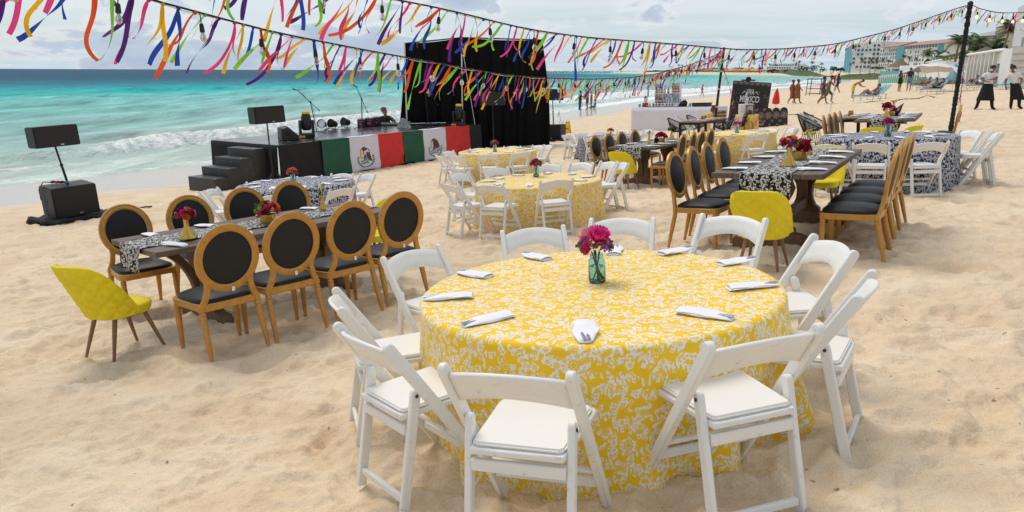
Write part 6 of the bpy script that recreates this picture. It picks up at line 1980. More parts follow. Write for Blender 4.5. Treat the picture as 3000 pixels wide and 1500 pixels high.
def text_part(parent, txt, x, z, size, y, m, sx=1.0, shear=0.0, name='lettering', bold=.0):
    c = bpy.data.curves.new('txt', 'FONT'); c.body = txt; c.size = size; c.align_x = 'CENTER'; c.extrude = .0015; c.shear = shear; c.offset = bold; c.space_character = 1.0
    o = bpy.data.objects.new('txt', c); COL.objects.link(o)
    bpy.context.view_layer.update()
    me = bpy.data.meshes.new_from_object(o.evaluated_get(bpy.context.evaluated_depsgraph_get()))
    bpy.data.objects.remove(o); bpy.data.curves.remove(c)
    me.materials.clear(); me.materials.append(MAT[m])
    q = put(name, me, parent, (x, y, z), (PI / 2, 0, 0), (sx, 1, 1)); return q
bn = thing('carnival_banner', 'black banner reading VIVA MEXICO with a beaded border', 'banner')
by = 33.0; bl_, br_ = aty(2138.5, 330, by), aty(2249, 330, by)
BWD = (aty(2260.5, 239.5, by) - aty(2149, 239, by)).length; BHT = aty(2205, 239, by).z - H((bl_.x + br_.x) / 2, by)
q = aty(2205, 239, by); bx = aty(2188, 358, by).x
set_mat(bn, Matrix.Translation((bx, by, q.z - BHT)) @ Matrix.Rotation(math.atan2(q.x - bx, BHT), 4, 'Y') @ Matrix.Rotation(R(-3), 4, 'Z'))
mb = MB(); mb.box((0, .02, BHT / 2), (BWD, .03, BHT)); mb.build('board', MAT['banner_black'], bn, bevel=.004)
for k in range(7): rosette(bn, -BWD / 2 + BWD * (k + .5) / 7, BHT - .04, BWD / 13.2, .0025, k, True)
rs_ = random.Random(4)
for m in BEADS:
    mb = MB()
    for k in range(26):
        sx = rs_.choice((-1, 1)); x = sx * BWD * (.5 - abs(rs_.gauss(0, .12))); z = rs_.uniform(.2, BHT - .4)
        if abs(x) > BWD / 2 - .02: continue
        s_ = rs_.uniform(.006, .016); mb.add([(x - s_, .002, z), (x, .002, z - s_), (x + s_, .002, z), (x, .002, z + s_)], [(0, 1, 2, 3)])
    mb.build('confetti', MAT[m], bn, smooth=0)
text_part(bn, 'VIVA', -.03, BHT - .56, .34, .0015, 'bead_white', .46, bold=.006)
text_part(bn, 'M\u00c9XICO', -.03, BHT - .88, .38, .0015, 'bead_white', .60, bold=.008)
for s_ in (-1, 1):
    mb = MB(); mb.sheet(lambda u, v: (-.03 + s_ * (.20 + .17 * u), .001, BHT - .50 + .05 * math.sin(u * 5) + (v - .5) * .05 * math.sin(PI * u) + .02), 8, 2, .002); mb.build('flourish', MAT['bead_white'], bn, smooth=0)
mb = MB(); mb.sheet(lambda u, v: (-.1 + .30 * u, .001, BHT - .94 - .10 * math.sin(u * PI) + (v - .5) * .03), 10, 2, .002); mb.build('flourish', MAT['bead_white'], bn, smooth=0)
for s_ in (-1, 1):
    mb = MB(); mb.tube([(s_ * (BWD / 2 - .1), .06, -.1), (s_ * (BWD / 2 - .1), .06, BHT - .1)], .025, 8); mb.build('post', MAT['black_metal'], bn)
pn = thing('scalloped_panel', 'low black panel with five beaded rosettes and a scalloped top', 'display panel')
pc = ground_at(2250, 371); PW = (aty(2306, 340, pc.y) - aty(2194, 340, pc.y)).length; PH = .80
stand(pn, pc.x, pc.y, R(-4), .03)
poly = [(-PW / 2, 0), (PW / 2, 0), (PW / 2, PH * .80)]
for k in range(5):
    cx = PW / 2 - PW * (k + .5) / 5
    poly += [(cx + PW / 10.4 * math.cos(a), PH * .80 + PW / 10.4 * .95 * math.sin(a)) for a in [PI * j / 8 for j in range(0, 9)]]
poly += [(-PW / 2, PH * .80)]
mb = MB(); mb.prism(poly, 0, .03, 'y'); mb.build('board', MAT['banner_black'], pn)
for k in range(5):
    rosette(pn, -PW / 2 + PW * (k + .5) / 5, PH * .60, PW / 9.6, -.003, k + 3); rosette(pn, -PW / 2 + PW * (k + .5) / 5 + .05, PH * .13, PW / 26, -.003, k + 1)
    if k: rosette(pn, -PW / 2 + PW * k / 5, PH * .90, PW / 24, -.003, 2); rosette(pn, -PW / 2 + PW * k / 5, PH * .32, PW / 24, -.003, 2)
text_part(pn, 'PALACE', -PW * .24, PH * .13, .13, -.002, 'bead_white', .9)
mb = MB(); mb.sheet(lambda u, v: (-PW * .24 + (u - .5) * .28, -.002, PH * .13 + .15 + .03 * math.sin(PI * u) + (v - .5) * .018), 8, 1, .002); mb.build('emblem_arc', MAT['bead_white'], pn, smooth=0)
mat('streaky_cloth', (.80, .52, .12), .75, var=.25, scale=4, stretch=(6, 6, .6))
def draped_box(name, label, cat, pxc, w_, d_, h_, rz):
    t = thing(name, label, cat); p = ground_at(*pxc); stand(t, p.x, p.y, rz, .02)
    ring = []
    def fn(u, v):
        a = 2 * PI * u; c, s_ = math.cos(a), math.sin(a); e = (abs(c) ** 6 + abs(s_) ** 6) ** (-1 / 6)
        w2 = 1 + .06 * v + .035 * math.sin(a * 11) * v
        return (w_ / 2 * e * c * w2, d_ / 2 * e * s_ * w2, h_ * (1 - v))
    mb = MB(); mb.grid(fn, 64, 6, True); mb.add([fn(k / 64, 0) for k in range(64)], [tuple(range(64))]); mb.f = [tuple(reversed(f)) for f in mb.f[:-1]] + [mb.f[-1]]
    mb.build('cloth', MAT['streaky_cloth'], t, smooth=60)
    rs = random.Random(int(pxc[0]))
    for k in range(9):
        x = rs.uniform(-w_ * .45, w_ * .45); z = h_ * rs.uniform(.6, .98); ln = rs.uniform(.25, .55); ph = rs.uniform(0, 6)
        mb = MB(); mb.sheet(lambda u, v: (x + .05 * math.sin(v * 5 + ph) + (u - .5) * .028, -d_ / 2 * 1.10 - .02 - .02 * v, z - ln * v), 1, 8, .002); mb.build('ribbon', MAT['ribbon_' + RIB_ORDER[(k * 5 + 2) % 6]], t, smooth=0)
    return t, p
dt, dp_ = draped_box('display_table', 'small display table under a yellow cloth with coloured streaks, by the scalloped panel', 'display table', (2187, 389), .78, .6, .70, R(-8))
dm = dt.matrix_basis
def lantern(t):
    for sx in (-1, 1):
        for sy in (-1, 1):
            mb = MB(); mb.box((sx * .13, sy * .11, .17), (.025, .025, .30)); mb.build('post', MAT['brown_timber'], t)
    for z in (.01, .33):
        mb = MB(); mb.box((0, 0, z), (.32, .27, .022)); mb.build('panel', MAT['brown_timber'], t)
    MB_lathe(t, 'candle', [(.07, .022), (.085, .09), (.05, .16), (.0001, .165)], 'dark_glass')
t = thing('lantern', 'open wooden lantern box with a dark pot inside on the display table', 'lantern'); lantern(t); set_mat(t, dm @ Matrix.Translation((.10, -.06, .702)))
t = thing('white_plinth', 'white block with a silver statuette on it behind the wooden lantern', 'plinth'); mb = MB(); mb.box((0, 0, .19), (.5, .26, .38)); mb.build('block', MAT['shelf_white'], t, bevel=.01); set_mat(t, dm @ Matrix.Translation((-.02, .17, .702)))
t = thing('statuette', 'silver statuette on the white block above the display table', 'statuette'); b_stat(t); set_mat(t, dm @ Matrix.Translation((.0, .17, 1.084)))
d2, _p = draped_box('display_table', 'small table under a yellow cloth half hidden behind the tall bar table', 'display table', (2091, 384), .7, .55, .75, R(5))
t = thing('clay_pot', 'dark clay pot standing on the half hidden yellow table', 'pot'); MB_lathe(t, 'body', [(.07, 0), (.14, .08), (.15, .16), (.09, .25), (.11, .28)], 'eagle_brown'); MB_lathe(t, 'rim', [(.112, .28), (.115, .30), (.09, .30)], 'eagle_brown'); set_mat(t, d2.matrix_basis @ Matrix.Translation((0, 0, .755)))
t = thing('sand_crate', 'dark slatted crate at the foot of the garland pole by the bar', 'crate')
for k in range(4):
    mb = MB(); mb.box((0, -.16, .06 + .12 * k), (.42, .02, .09)); mb.build('slat', MAT['brown_timber'], t); mb = MB(); mb.box((.20, 0, .06 + .12 * k), (.02, .3, .09)); mb.build('slat', MAT['brown_timber'], t); mb = MB(); mb.box((-.20, 0, .06 + .12 * k), (.02, .3, .09)); mb.build('slat', MAT['brown_timber'], t)
mb = MB(); mb.box((0, 0, .49), (.44, .34, .02)); mb.build('lid', MAT['brown_timber'], t)
p = aty(2106, 372, 29.2); stand(t, p.x, p.y, R(8), .0)
t.location.z += .35
t2 = thing('crate_stand', 'plain white block under the dark crate by the garland pole', 'block'); mb = MB(); mb.box((0, 0, .17), (.5, .4, .36)); mb.build('block', MAT['shelf_white'], t2); stand(t2, p.x, p.y, R(8), .0)
# ------------------------------------------------------------------ people
for nm, c in (('skin_dark', (.085, .038, .020)), ('skin_brown', (.20, .095, .050)), ('skin_tan', (.36, .19, .115)), ('skin_fair', (.52, .31, .215)), ('hair_black', (.010, .009, .008)), ('hair_brown', (.06, .03, .015)), ('hair_red', (.22, .075, .025)), ('hair_grey', (.20, .17, .14)),
              ('shirt_white', (.74, .73, .70)), ('wear_black', (.012, .012, .013)), ('wear_charcoal', (.035, .037, .042)), ('wear_rust', (.26, .075, .028)), ('wear_blue', (.05, .16, .36)), ('wear_yellow', (.70, .50, .02)), ('wear_teal', (.10, .52, .44)), ('wear_pink', (.62, .16, .14)), ('wear_denim', (.16, .24, .36)), ('wear_purple', (.09, .06, .09)), ('wear_green', (.10, .12, .05)), ('bandana', (.16, .14, .12)), ('mask_white', (.75, .73, .70)), ('tee_yellow', (.40, .34, .12))):
    mat(nm, c, .6 if nm.startswith(('skin', 'hair')) else .85, var=.1, scale=20)
mat('eye', (.02, .012, .01), .2)
BASE = dict(pel=(0, 0, .93), spi=(0, .01, 1.10), che=(0, .0, 1.30), nec=(0, .0, 1.455), hd0=(0, .030, 1.535), hd1=(0, .018, 1.645),
            shL=(-.165, 0, 1.395), elL=(-.225, -.02, 1.12), wrL=(-.235, .06, .88), haL=(-.235, .085, .80), shR=(.165, 0, 1.395), elR=(.225, -.02, 1.12), wrR=(.235, .06, .88), haR=(.235, .085, .80),
            hiL=(-.092, 0, .875), knL=(-.10, .025, .49), anL=(-.105, -.02, .085), toL=(-.112, .13, .03), hiR=(.092, 0, .875), knR=(.10, .025, .49), anR=(.105, -.02, .085), toR=(.112, .13, .03))
RAD = dict(pel=(.150, .118), spi=(.138, .108), che=(.168, .118), nec=(.056, .058), hd0=(.078, .088), hdm=(.098, .116), hd1=(.086, .104), sh=(.066, .066), el=(.046, .046), wr=(.031, .029), ha=(.042, .024), hi=(.098, .098), kn=(.064, .066), an=(.042, .046), to=(.042, .032))
EDG = [('pel', 'spi'), ('spi', 'che'), ('che', 'nec'), ('nec', 'hd0'), ('hd0', 'hdm'), ('hdm', 'hd1'), ('che', 'shL'), ('shL', 'elL'), ('elL', 'wrL'), ('wrL', 'haL'), ('che', 'shR'), ('shR', 'elR'), ('elR', 'wrR'), ('wrR', 'haR'),
       ('pel', 'hiL'), ('hiL', 'knL'), ('knL', 'anL'), ('anL', 'toL'), ('pel', 'hiR'), ('hiR', 'knR'), ('knR', 'anR'), ('anR', 'toR')]
def skin_mesh(name, J, edges, rad, material, sub=1, extra=None):
    names = []
    for a, b in edges:
        for q in (a, b):
            if q not in names: names.append(q)
    me = bpy.data.meshes.new('skel'); me.from_pydata([J[q] for q in names], [(names.index(a), names.index(b)) for a, b in edges], [])
    o = bpy.data.objects.new('skel', me); COL.objects.link(o)
    m = o.modifiers.new('skin', 'SKIN'); m.branch_smoothing = .3
    sv = me.skin_vertices[0].data
    for i, q in enumerate(names):
        r_ = rad(q); sv[i].radius = r_; sv[i].use_root = (i == 0)
    s_ = o.modifiers.new('sub', 'SUBSURF'); s_.levels = s_.render_levels = sub
    dg = bpy.context.evaluated_depsgraph_get(); dg.update()
    out = bpy.data.meshes.new_from_object(o.evaluated_get(dg)); out.name = name
    bpy.data.objects.remove(o); bpy.data.meshes.remove(me)
    out.materials.clear(); out.materials.append(MAT[material]); out.shade_smooth()
    return out
def brad(k=1.0, over={}):
    def f_(q):
        if q in over: return over[q]
        key = q if q in RAD else q[:-1]
        r_ = RAD.get(key, (.012, .012)); return (r_[0] * k, r_[1] * k)
    return f_
def person(label, pose, skin, hair, clothes, loc, rz, height=1.7, group=None, hands=False, scale_w=1.0, hairstyle='short', mask=False):
    J = dict(BASE); J.update(pose)
    J = {k: Vector(v) for k, v in J.items()}
    J['hdm'] = J['hd0'].lerp(J['hd1'], .52); J['hd1'] = J['hd1'] + (J['hd1'] - J['hd0']) * .12
    t = thing('person', label, 'person', group)
    edges = list(EDG); over = {}
    if hands:
        for s_ in 'LR':
            w_, h_ = J['wr' + s_], J['ha' + s_]; d = (h_ - w_).normalized()
            side = d.cross(Vector((0, 0, 1))) if abs(d.z) < .8 else d.cross(Vector((0, 1, 0)))
            side.normalize()
            for k in range(5):
                a, b, c = 'f%d%sa' % (k, s_), 'f%d%sb' % (k, s_), 'f%d%sc' % (k, s_)
                off = side * (.024 - .016 * k) if k < 4 else side * .034
                ln = (.060, .070, .066, .052, .045)[k]
                J[a] = (h_ + off + d * .020) if k < 4 else (w_.lerp(h_, .45) + side * .03)
                J[b] = J[a] + d * ln * .55 + (side * .02 if k == 4 else Vector()); J[c] = J[b] + d * ln * .45 + Vector((0, 0, -.012))
                edges += [('ha' + s_, a) if k < 4 else ('wr' + s_, a), (a, b), (b, c)]
                for q, r_ in ((a, .0105), (b, .0095), (c, .008)): over[q] = (r_, r_)
    me = skin_mesh('body', J, edges, brad(1.0, over), skin)
    body = put('body', me, t)
    hd = (J['hd0'] + J['hd1']) / 2; upv = (J['hd1'] - J['hd0']).normalized()
    fwd = Vector(pose.get('look', (0, 1, 0))); fwd = (fwd - upv * fwd.dot(upv)).normalized(); rt_ = fwd.cross(upv)
    HMx = Matrix((rt_, fwd, upv)).transposed()
    if hair:
        mb = MB()
        if hairstyle == 'bald': pass
        mb.ball(hd + upv * .050 - fwd * .024, .104, 14, 10, HMx, (.90, 1.04, .92))
        if hairstyle == 'long': mb.ball(hd - fwd * .07 - upv * .05, .09, 10, 7, HMx, (1.0, .6, 1.7))
        if hairstyle == 'bun': mb.ball(hd + upv * .13 - fwd * .085, .058, 10, 7)
        if hairstyle == 'bandana':
            mb.ball(hd + upv * .10 - fwd * .03, .10, 10, 7, HMx, (1.1, 1.2, .8)); mb.ball(hd + upv * .13 + rt_ * .06, .06, 8, 6)
        mb.build('hair' if hairstyle != 'bandana' else 'headscarf', MAT[hair], t, smooth=180)
    if hands:
        mb = MB(); mb.ball(hd + fwd * .096 - upv * .012, .016, 8, 6, HMx, (.8, 1.1, 1.5)); mb.build('nose', MAT[skin], t, smooth=180)
        for s_ in (-1, 1):
            mb = MB(); mb.ball(hd + fwd * .082 + rt_ * (.033 * s_) + upv * .018, .0125, 8, 6); mb.build('eye', MAT['eye'], t, smooth=180)
            mb = MB(); mb.ball(hd + rt_ * (.080 * s_) - upv * .008, .024, 8, 6, HMx, (.4, .8, 1.3)); mb.build('ear', MAT[skin], t, smooth=180)
        if not mask:
            mb = MB(); mb.ball(hd + fwd * .084 - upv * .050, .018, 8, 6, HMx, (1.3, .5, .45)); mb.build('mouth', MAT['wear_pink'], t, smooth=180)
    if mask:
        mb = MB(); mb.ball(hd + fwd * .046 - upv * .044, .064, 12, 8, HMx, (1.02, .86, .78)); mb.build('face_mask', MAT['mask_white'], t, smooth=180)
    co = np.array([v.co for v in me.vertices]); nr = np.array([v.normal for v in me.vertices])
    best = np.full(len(co), 9.0); bi = np.zeros(len(co), int); bt = np.zeros(len(co))
    for ei, (a_, b_) in enumerate(EDG):
        A_, B_ = np.array(J[a_]), np.array(J[b_]); e_ = B_ - A_; tt = np.clip(((co - A_) @ e_) / (e_ @ e_), 0, 1)
        ra, rb = brad()(a_)[0], brad()(b_)[0]
        dd = np.linalg.norm(co - A_ - tt[:, None] * e_, axis=1) / (ra + (rb - ra) * tt)
        m_ = dd < best; best[m_] = dd[m_]; bi[m_] = ei; bt[m_] = tt[m_]
    def garment(nm, spec, off, material):
        ok = np.zeros(len(co), bool)
        for ei, (a_, b_) in enumerate(EDG):
            if (a_, b_) in spec:
                lo, hi = spec[(a_, b_)]; ok |= (bi == ei) & (bt >= lo) & (bt <= hi)
        fs = [tuple(p.vertices) for p in me.polygons if sum(ok[v] for v in p.vertices) * 2 >= len(p.vertices)]
        if not fs: return
        used = sorted({v for f in fs for v in f}); rm = {v: i for i, v in enumerate(used)}
        mb = MB(); mb.add([tuple(co[v] + nr[v] * off) for v in used], [tuple(rm[v] for v in f) for f in fs])
        o = mb.build(nm, MAT[material], t, smooth=180)
        so = o.modifiers.new('thickness', 'SOLIDIFY'); so.thickness = off * .9; so.offset = -1
    ARM = lambda hi: {k_: (0, 1) for k_ in (('che', 'shL'), ('che', 'shR'))} | {('shL', 'elL'): (0, hi), ('shR', 'elR'): (0, hi)}
    TOR = {('pel', 'spi'): (0, 1), ('spi', 'che'): (0, 1), ('pel', 'hiL'): (0, .3), ('pel', 'hiR'): (0, .3)}
    LEG = lambda hi, kn: {('pel', 'spi'): (0, .3), ('pel', 'hiL'): (0, 1), ('pel', 'hiR'): (0, 1), ('hiL', 'knL'): (0, hi), ('hiR', 'knR'): (0, hi), ('knL', 'anL'): (0, kn), ('knR', 'anR'): (0, kn)}
    if any(k_ in ('trousers', 'apron', 'skirt') for k_, _ in clothes): TOR = {('pel', 'spi'): (.12, 1), ('spi', 'che'): (0, 1)}
    for kind, m in clothes:
        if kind == 'tee': garment('shirt', {**TOR, **ARM(.55), ('che', 'nec'): (0, .62)}, .016, m)
        elif kind == 'tank': garment('top', {**TOR, ('che', 'nec'): (0, .3), ('che', 'shL'): (0, .6), ('che', 'shR'): (0, .6)}, .012, m)
        elif kind == 'top': garment('top', {('spi', 'che'): (.55, 1), ('che', 'nec'): (0, .1)}, .011, m)
        elif kind == 'trousers':
            garment('trousers', LEG(1, .95), .015, m)
            garment('shoe', {('anL', 'toL'): (0, 1), ('knL', 'anL'): (.9, 1), ('anR', 'toR'): (0, 1), ('knR', 'anR'): (.9, 1)}, .010, 'wear_black')
        elif kind == 'shorts': garment('shorts', LEG(.72, -1), .018, m)
        elif kind == 'brief': garment('swimwear', LEG(.10, -1), .012, m)
        elif kind in ('skirt', 'dress', 'apron'):
            w0 = J['pel'].lerp(J['spi'], .35); dirn = (J['knL'] + J['knR']) / 2; flare = pose.get('flare', Vector((0, 0, 0)))
            top = w0 if kind != 'dress' else J['che'] + Vector((0, 0, .06))
            bot = dirn + (Vector((0, 0, -.12)) if kind != 'skirt' else Vector((0, 0, .16))) + Vector(flare)
            spread = max((J['knL'] - J['knR']).length / 2 + .08, .17)
            def fn(u, v):
                a = 2 * PI * u; c = top.lerp(bot, v)
                r1 = (.176 if kind != 'dress' else .172) * (1 - v) + spread * 1.12 * v + (.0 if kind != 'dress' or v > .5 else -.02 * math.sin(v * 2 * PI))
                r2 = .142 * (1 - v) + .180 * v
                f_ = 1 + .05 * math.sin(a * 7) * v
                return (c.x + r1 * math.cos(a) * f_, c.y + r2 * math.sin(a) * f_, c.z)
            mb = MB(); mb.grid(fn, 28, 8, True); mb.build(kind, MAT[m], t, smooth=180)
            if kind == 'apron':
                mb = MB(); mb.grid(lambda u, v: tuple(top + Vector((.181 * math.cos(2 * PI * u), .147 * math.sin(2 * PI * u), .03 - .06 * v))), 24, 1, True); mb.build('waistband', MAT[m], t, smooth=180)
    k = height / 1.745
    t.location = loc; t.rotation_euler = (0, 0, rz); t.scale = (k, k, k)
    return t
def at_ground(px, py):
    p = ground_at(px, py); return (p.x, p.y, H(p.x, p.y))
TOCAM = lambda p: math.atan2(-(-p[0]), -p[1]) if False else face(-p[0], -p[1])
# two waiters at the right
pw = at_ground(2882, 321)
pose = dict(spi=(-.02, .01, 1.10), che=(-.03, .03, 1.29), nec=(-.05, .05, 1.45), hd0=(-.06, .07, 1.545), hd1=(-.065, .07, 1.65), shL=(-.20, .06, 1.385), shR=(.135, 0, 1.39), elL=(-.22, .24, 1.22), wrL=(-.02, .36, 1.18), haL=(.06, .37, 1.18), elR=(.30, .12, 1.18), wrR=(.14, .32, 1.10), haR=(.07, .36, 1.10),
            hiL=(-.10, 0, .875), knL=(-.20, .04, .48), anL=(-.29, -.03, .085), toL=(-.38, .09, .03), hiR=(.10, 0, .875), knR=(.22, .05, .48), anR=(.27, .0, .085), toR=(.36, .10, .03), flare=(.02, .04, 0), look=(.75, .6, 0))
person('masked waiter in white shirt and black apron at left of the pair, legs apart', pose, 'skin_brown', 'hair_black', [('tee', 'shirt_white'), ('trousers', 'wear_black'), ('apron', 'wear_black')], pw, face(-.30, -1), 1.72, 'waiters', True, mask=True)
pw = at_ground(2962, 319)
pose = dict(pel=(-.02, 0, .93), spi=(.05, .02, 1.09), che=(.11, .03, 1.27), nec=(.15, .05, 1.43), hd0=(.165, .08, 1.52), hd1=(.165, .08, 1.625), shL=(-.05, .06, 1.37), shR=(.27, .02, 1.355), elL=(-.16, .16, 1.14), wrL=(-.10, .34, 1.02), haL=(-.07, .40, 1.0), elR=(.36, .0, 1.09), wrR=(.36, .14, .88), haR=(.35, .19, .82),
            hiL=(-.11, 0, .875), knL=(-.20, .06, .49), anL=(-.27, .0, .085), toL=(-.36, .12, .03), hiR=(.07, 0, .875), knR=(.05, .05, .48), anR=(.02, -.02, .085), toR=(.04, .13, .03), flare=(-.10, .02, 0), look=(-.8, .6, 0))
person('masked waitress with a hair bun, white shirt and black apron, at the right edge', pose, 'skin_brown', 'hair_black', [('tee', 'shirt_white'), ('trousers', 'wear_black'), ('apron', 'wear_black')], pw, face(-.30, -1), 1.70, 'waiters', True, mask=True, hairstyle='bun')
# performer crouching behind the mixing desk
q = aty(1130, 362, (SM @ Vector((deck(1120, 362).x, S_DEP + .35, 0))).y)
pose = dict(elL=(-.40, .08, 1.17), wrL=(-.26, .20, 1.34), haL=(-.20, .22, 1.41), elR=(.26, .14, 1.12), wrR=(.16, .34, 1.06), haR=(.10, .40, 1.05), look=(-.9, .35, -.1), hd0=(.02, .05, 1.555), hd1=(.03, .055, 1.655))
dj_z = ZD - .30 - .93
person('performer in black shirt and headscarf behind the mixing desk, hand raised', pose, 'skin_tan', 'bandana', [('tee', 'wear_black'), ('trousers', 'wear_charcoal')], (q.x, q.y, H(q.x, q.y)), face(.15, -1), 1.0 * 1.745 * (-1 + 1 + (aty(1122, 316, q.y).z - H(q.x, q.y)) / 1.745), None, True, hairstyle='bandana')
WALK = dict(knL=(-.10, .16, .52), anL=(-.10, .26, .10), toL=(-.11, .40, .06), knR=(.10, -.06, .49), anR=(.10, -.30, .14), toR=(.11, -.22, .03), elL=(-.22, -.14, 1.13), wrL=(-.22, -.08, .90), haL=(-.22, -.06, .83), elR=(.22, .10, 1.13), wrR=(.22, .26, .96), haR=(.22, .31, .92))
RUN = dict(spi=(0, .03, 1.09), che=(0, .08, 1.28), nec=(0, .13, 1.43), hd0=(0, .17, 1.52), hd1=(0, .18, 1.63), shL=(-.165, .09, 1.37), shR=(.165, .09, 1.37), knL=(-.10, .30, .58), anL=(-.10, .26, .18), toL=(-.11, .40, .13), knR=(.10, -.12, .50), anR=(.10, -.42, .28), toR=(.11, -.46, .16),
           elL=(-.25, -.08, 1.14), wrL=(-.24, .08, .98), haL=(-.24, .13, .95), elR=(.28, .22, 1.16), wrR=(.30, .44, 1.06), haR=(.30, .52, 1.03))
BEND = dict(pel=(0, -.02, .90), spi=(0, .12, 1.04), che=(0, .30, 1.13), nec=(0, .43, 1.20), hd0=(0, .53, 1.22), hd1=(0, .62, 1.26), shL=(-.16, .36, 1.13), shR=(.16, .36, 1.13), elL=(-.20, .50, .90), wrL=(-.16, .72, .86), haL=(-.14, .80, .85), elR=(.20, .50, .90), wrR=(.16, .72, .86), haR=(.14, .80, .85), look=(0, .6, -.6))
LIE = dict(pel=(0, 0, .42), spi=(0, -.15, .50), che=(0, -.32, .64), nec=(0, -.43, .77), hd0=(0, -.48, .86), hd1=(0, -.51, .96), shL=(-.165, -.38, .70), shR=(.165, -.38, .70), elL=(-.25, -.18, .52), wrL=(-.20, .04, .50), haL=(-.17, .11, .50), elR=(.25, -.18, .52), wrR=(.20, .04, .50), haR=(.17, .11, .50),
           hiL=(-.09, .05, .42), knL=(-.10, .44, .50), anL=(-.10, .84, .40), toL=(-.11, .90, .50), hiR=(.09, .05, .42), knR=(.10, .44, .47), anR=(.10, .86, .39), toR=(.11, .92, .50), look=(0, 1, .2))
KNEE = dict(LIE, knL=(-.10, .34, .74), anL=(-.10, .58, .38), toL=(-.11, .70, .37), knR=(.10, .30, .68), anR=(.10, .66, .38), toR=(.11, .78, .37))
SITG = dict(pel=(0, 0, .12), spi=(0, .0, .28), che=(0, .02, .46), nec=(0, .03, .62), hd0=(0, .04, .71), hd1=(0, .04, .81), shL=(-.16, .02, .555), shR=(.16, .02, .555), elL=(-.22, .08, .32), wrL=(-.16, .26, .22), haL=(-.14, .32, .2), elR=(.22, .08, .32), wrR=(.16, .26, .22), haR=(.14, .32, .2),
            hiL=(-.09, .05, .10), knL=(-.16, .42, .16), anL=(.02, .62, .08), toL=(.10, .68, .06), hiR=(.09, .05, .10), knR=(.16, .40, .14), anR=(-.02, .50, .08), toR=(-.10, .56, .06))
PHONE = dict(elR=(.26, .06, 1.14), wrR=(.10, .18, 1.36), haR=(.06, .16, 1.43), elL=(-.24, -.02, 1.13), wrL=(-.28, .02, .90), haL=(-.30, .03, .83))
def ppl(label, pose, skin, hair, clothes, px, py, facing, height, **kw):
    p = at_ground(px, py); return person(label, pose, skin, hair, clothes, p, face(*facing), height, 'people on the beach', **kw)
ppl('woman in black swimsuit standing in the shallows right of the curtain', dict(elR=(.26, .16, 1.16), wrR=(.22, .36, 1.10), haR=(.20, .43, 1.10)), 'skin_dark', 'hair_black', [('tank', 'wear_black'), ('brief', 'wear_black')], 1700, 322, (1, .1), 1.62, hairstyle='bun')
ppl('man in dark shorts and wet yellow shirt standing in the shallows', dict(elL=(-.24, .12, 1.14), wrL=(-.20, .30, 1.04), haL=(-.18, .36, 1.02)), 'skin_tan', 'hair_black', [('tee', 'tee_yellow'), ('shorts', 'wear_purple')], 1720, 322, (-1, -.2), 1.80)
ppl('woman in pink swimwear half hidden behind the man in the shallows', {}, 'skin_brown', 'hair_brown', [('tank', 'wear_pink'), ('brief', 'wear_pink')], 1732, 320, (-1, .3), 1.62, hairstyle='long')
ppl('person in turquoise swimsuit sitting on the wet sand', SITG, 'skin_dark', 'hair_black', [('tank', 'wear_teal'), ('brief', 'wear_teal')], 1744, 317.5, (-1, .25), 1.62, hairstyle='bun')
ppl('girl in a bikini walking at the edge of the foam', dict(WALK, hd0=(0, .06, 1.545), hd1=(0, .09, 1.64), look=(0, .8, -.5)), 'skin_tan', 'hair_black', [('top', 'wear_pink'), ('brief', 'wear_pink')], 2056, 284, (1, -.15), 1.55)
ppl('walker wrapped in a rust brown cloth, the left one of two', WALK, 'skin_brown', 'hair_brown', [('dress', 'wear_rust')], 2318, 304.5, (1, -.1), 1.70)
ppl('walker wrapped in a rust brown cloth, the right one of two', WALK, 'skin_brown', 'hair_brown', [('dress', 'wear_rust')], 2333, 304, (1, -.1), 1.70)
ppl('shirtless man in dark green shorts striding to the right', RUN, 'skin_brown', 'hair_black', [('shorts', 'wear_green')], 2421, 307, (1, -.2), 1.78)
ppl('walker in a dark purple wrap just left of the striding man', WALK, 'skin_brown', 'hair_black', [('tank', 'wear_purple'), ('skirt', 'wear_purple')], 2408, 305.5, (1, -.2), 1.72)
ppl('dark figure behind the red pennant pole, one knee raised', dict(WALK, knL=(-.10, .30, .60), anL=(-.10, .26, .24), toL=(-.11, .40, .2)), 'skin_dark', 'hair_black', [('tank', 'wear_charcoal'), ('shorts', 'wear_black')], 2452, 273, (-1, -.1), 1.72)
ppl('boy in blue and yellow swim shorts bending over a lounger', BEND, 'skin_tan', 'hair_brown', [('brief', 'wear_blue'), ('shorts', 'wear_yellow')], 2496, 289, (1, -.25), 1.62)
ppl('woman in a short black robe holding a phone to her ear', PHONE, 'skin_tan', 'hair_black', [('tee', 'wear_black'), ('skirt', 'wear_black')], 2633, 268.5, (.5, -1), 1.62, hairstyle='long')
ppl('man in charcoal shirt and grey shorts seen from behind', {}, 'skin_tan', 'hair_brown', [('tee', 'wear_charcoal'), ('shorts', 'wear_denim')], 2661, 266.5, (.2, 1), 1.80)
ppl('figure in a wide black hat looking over the top of the carnival banner', {}, 'skin_brown', 'hair_black', [('tee', 'wear_black'), ('trousers', 'wear_black')], 2183, 352, (.2, -1), 1.92)
hp = at_ground(2183, 352); hz = H(hp[0], hp[1])
t = thing('wide_hat', 'wide black hat on the figure behind the carnival banner', 'hat')
MB_lathe(t, 'brim', [(.0001, .02), (.12, .015), (.30, .0), (.36, .05), (.355, .065), (.29, .02), (.13, .04), (.0001, .045)], 'black_cloth', 24); MB_lathe(t, 'crown', [(.13, .03), (.12, .12), (.07, .19), (.0001, .20)], 'black_cloth', 20)
t.location = (hp[0], hp[1] - .02, hz + 1.88)
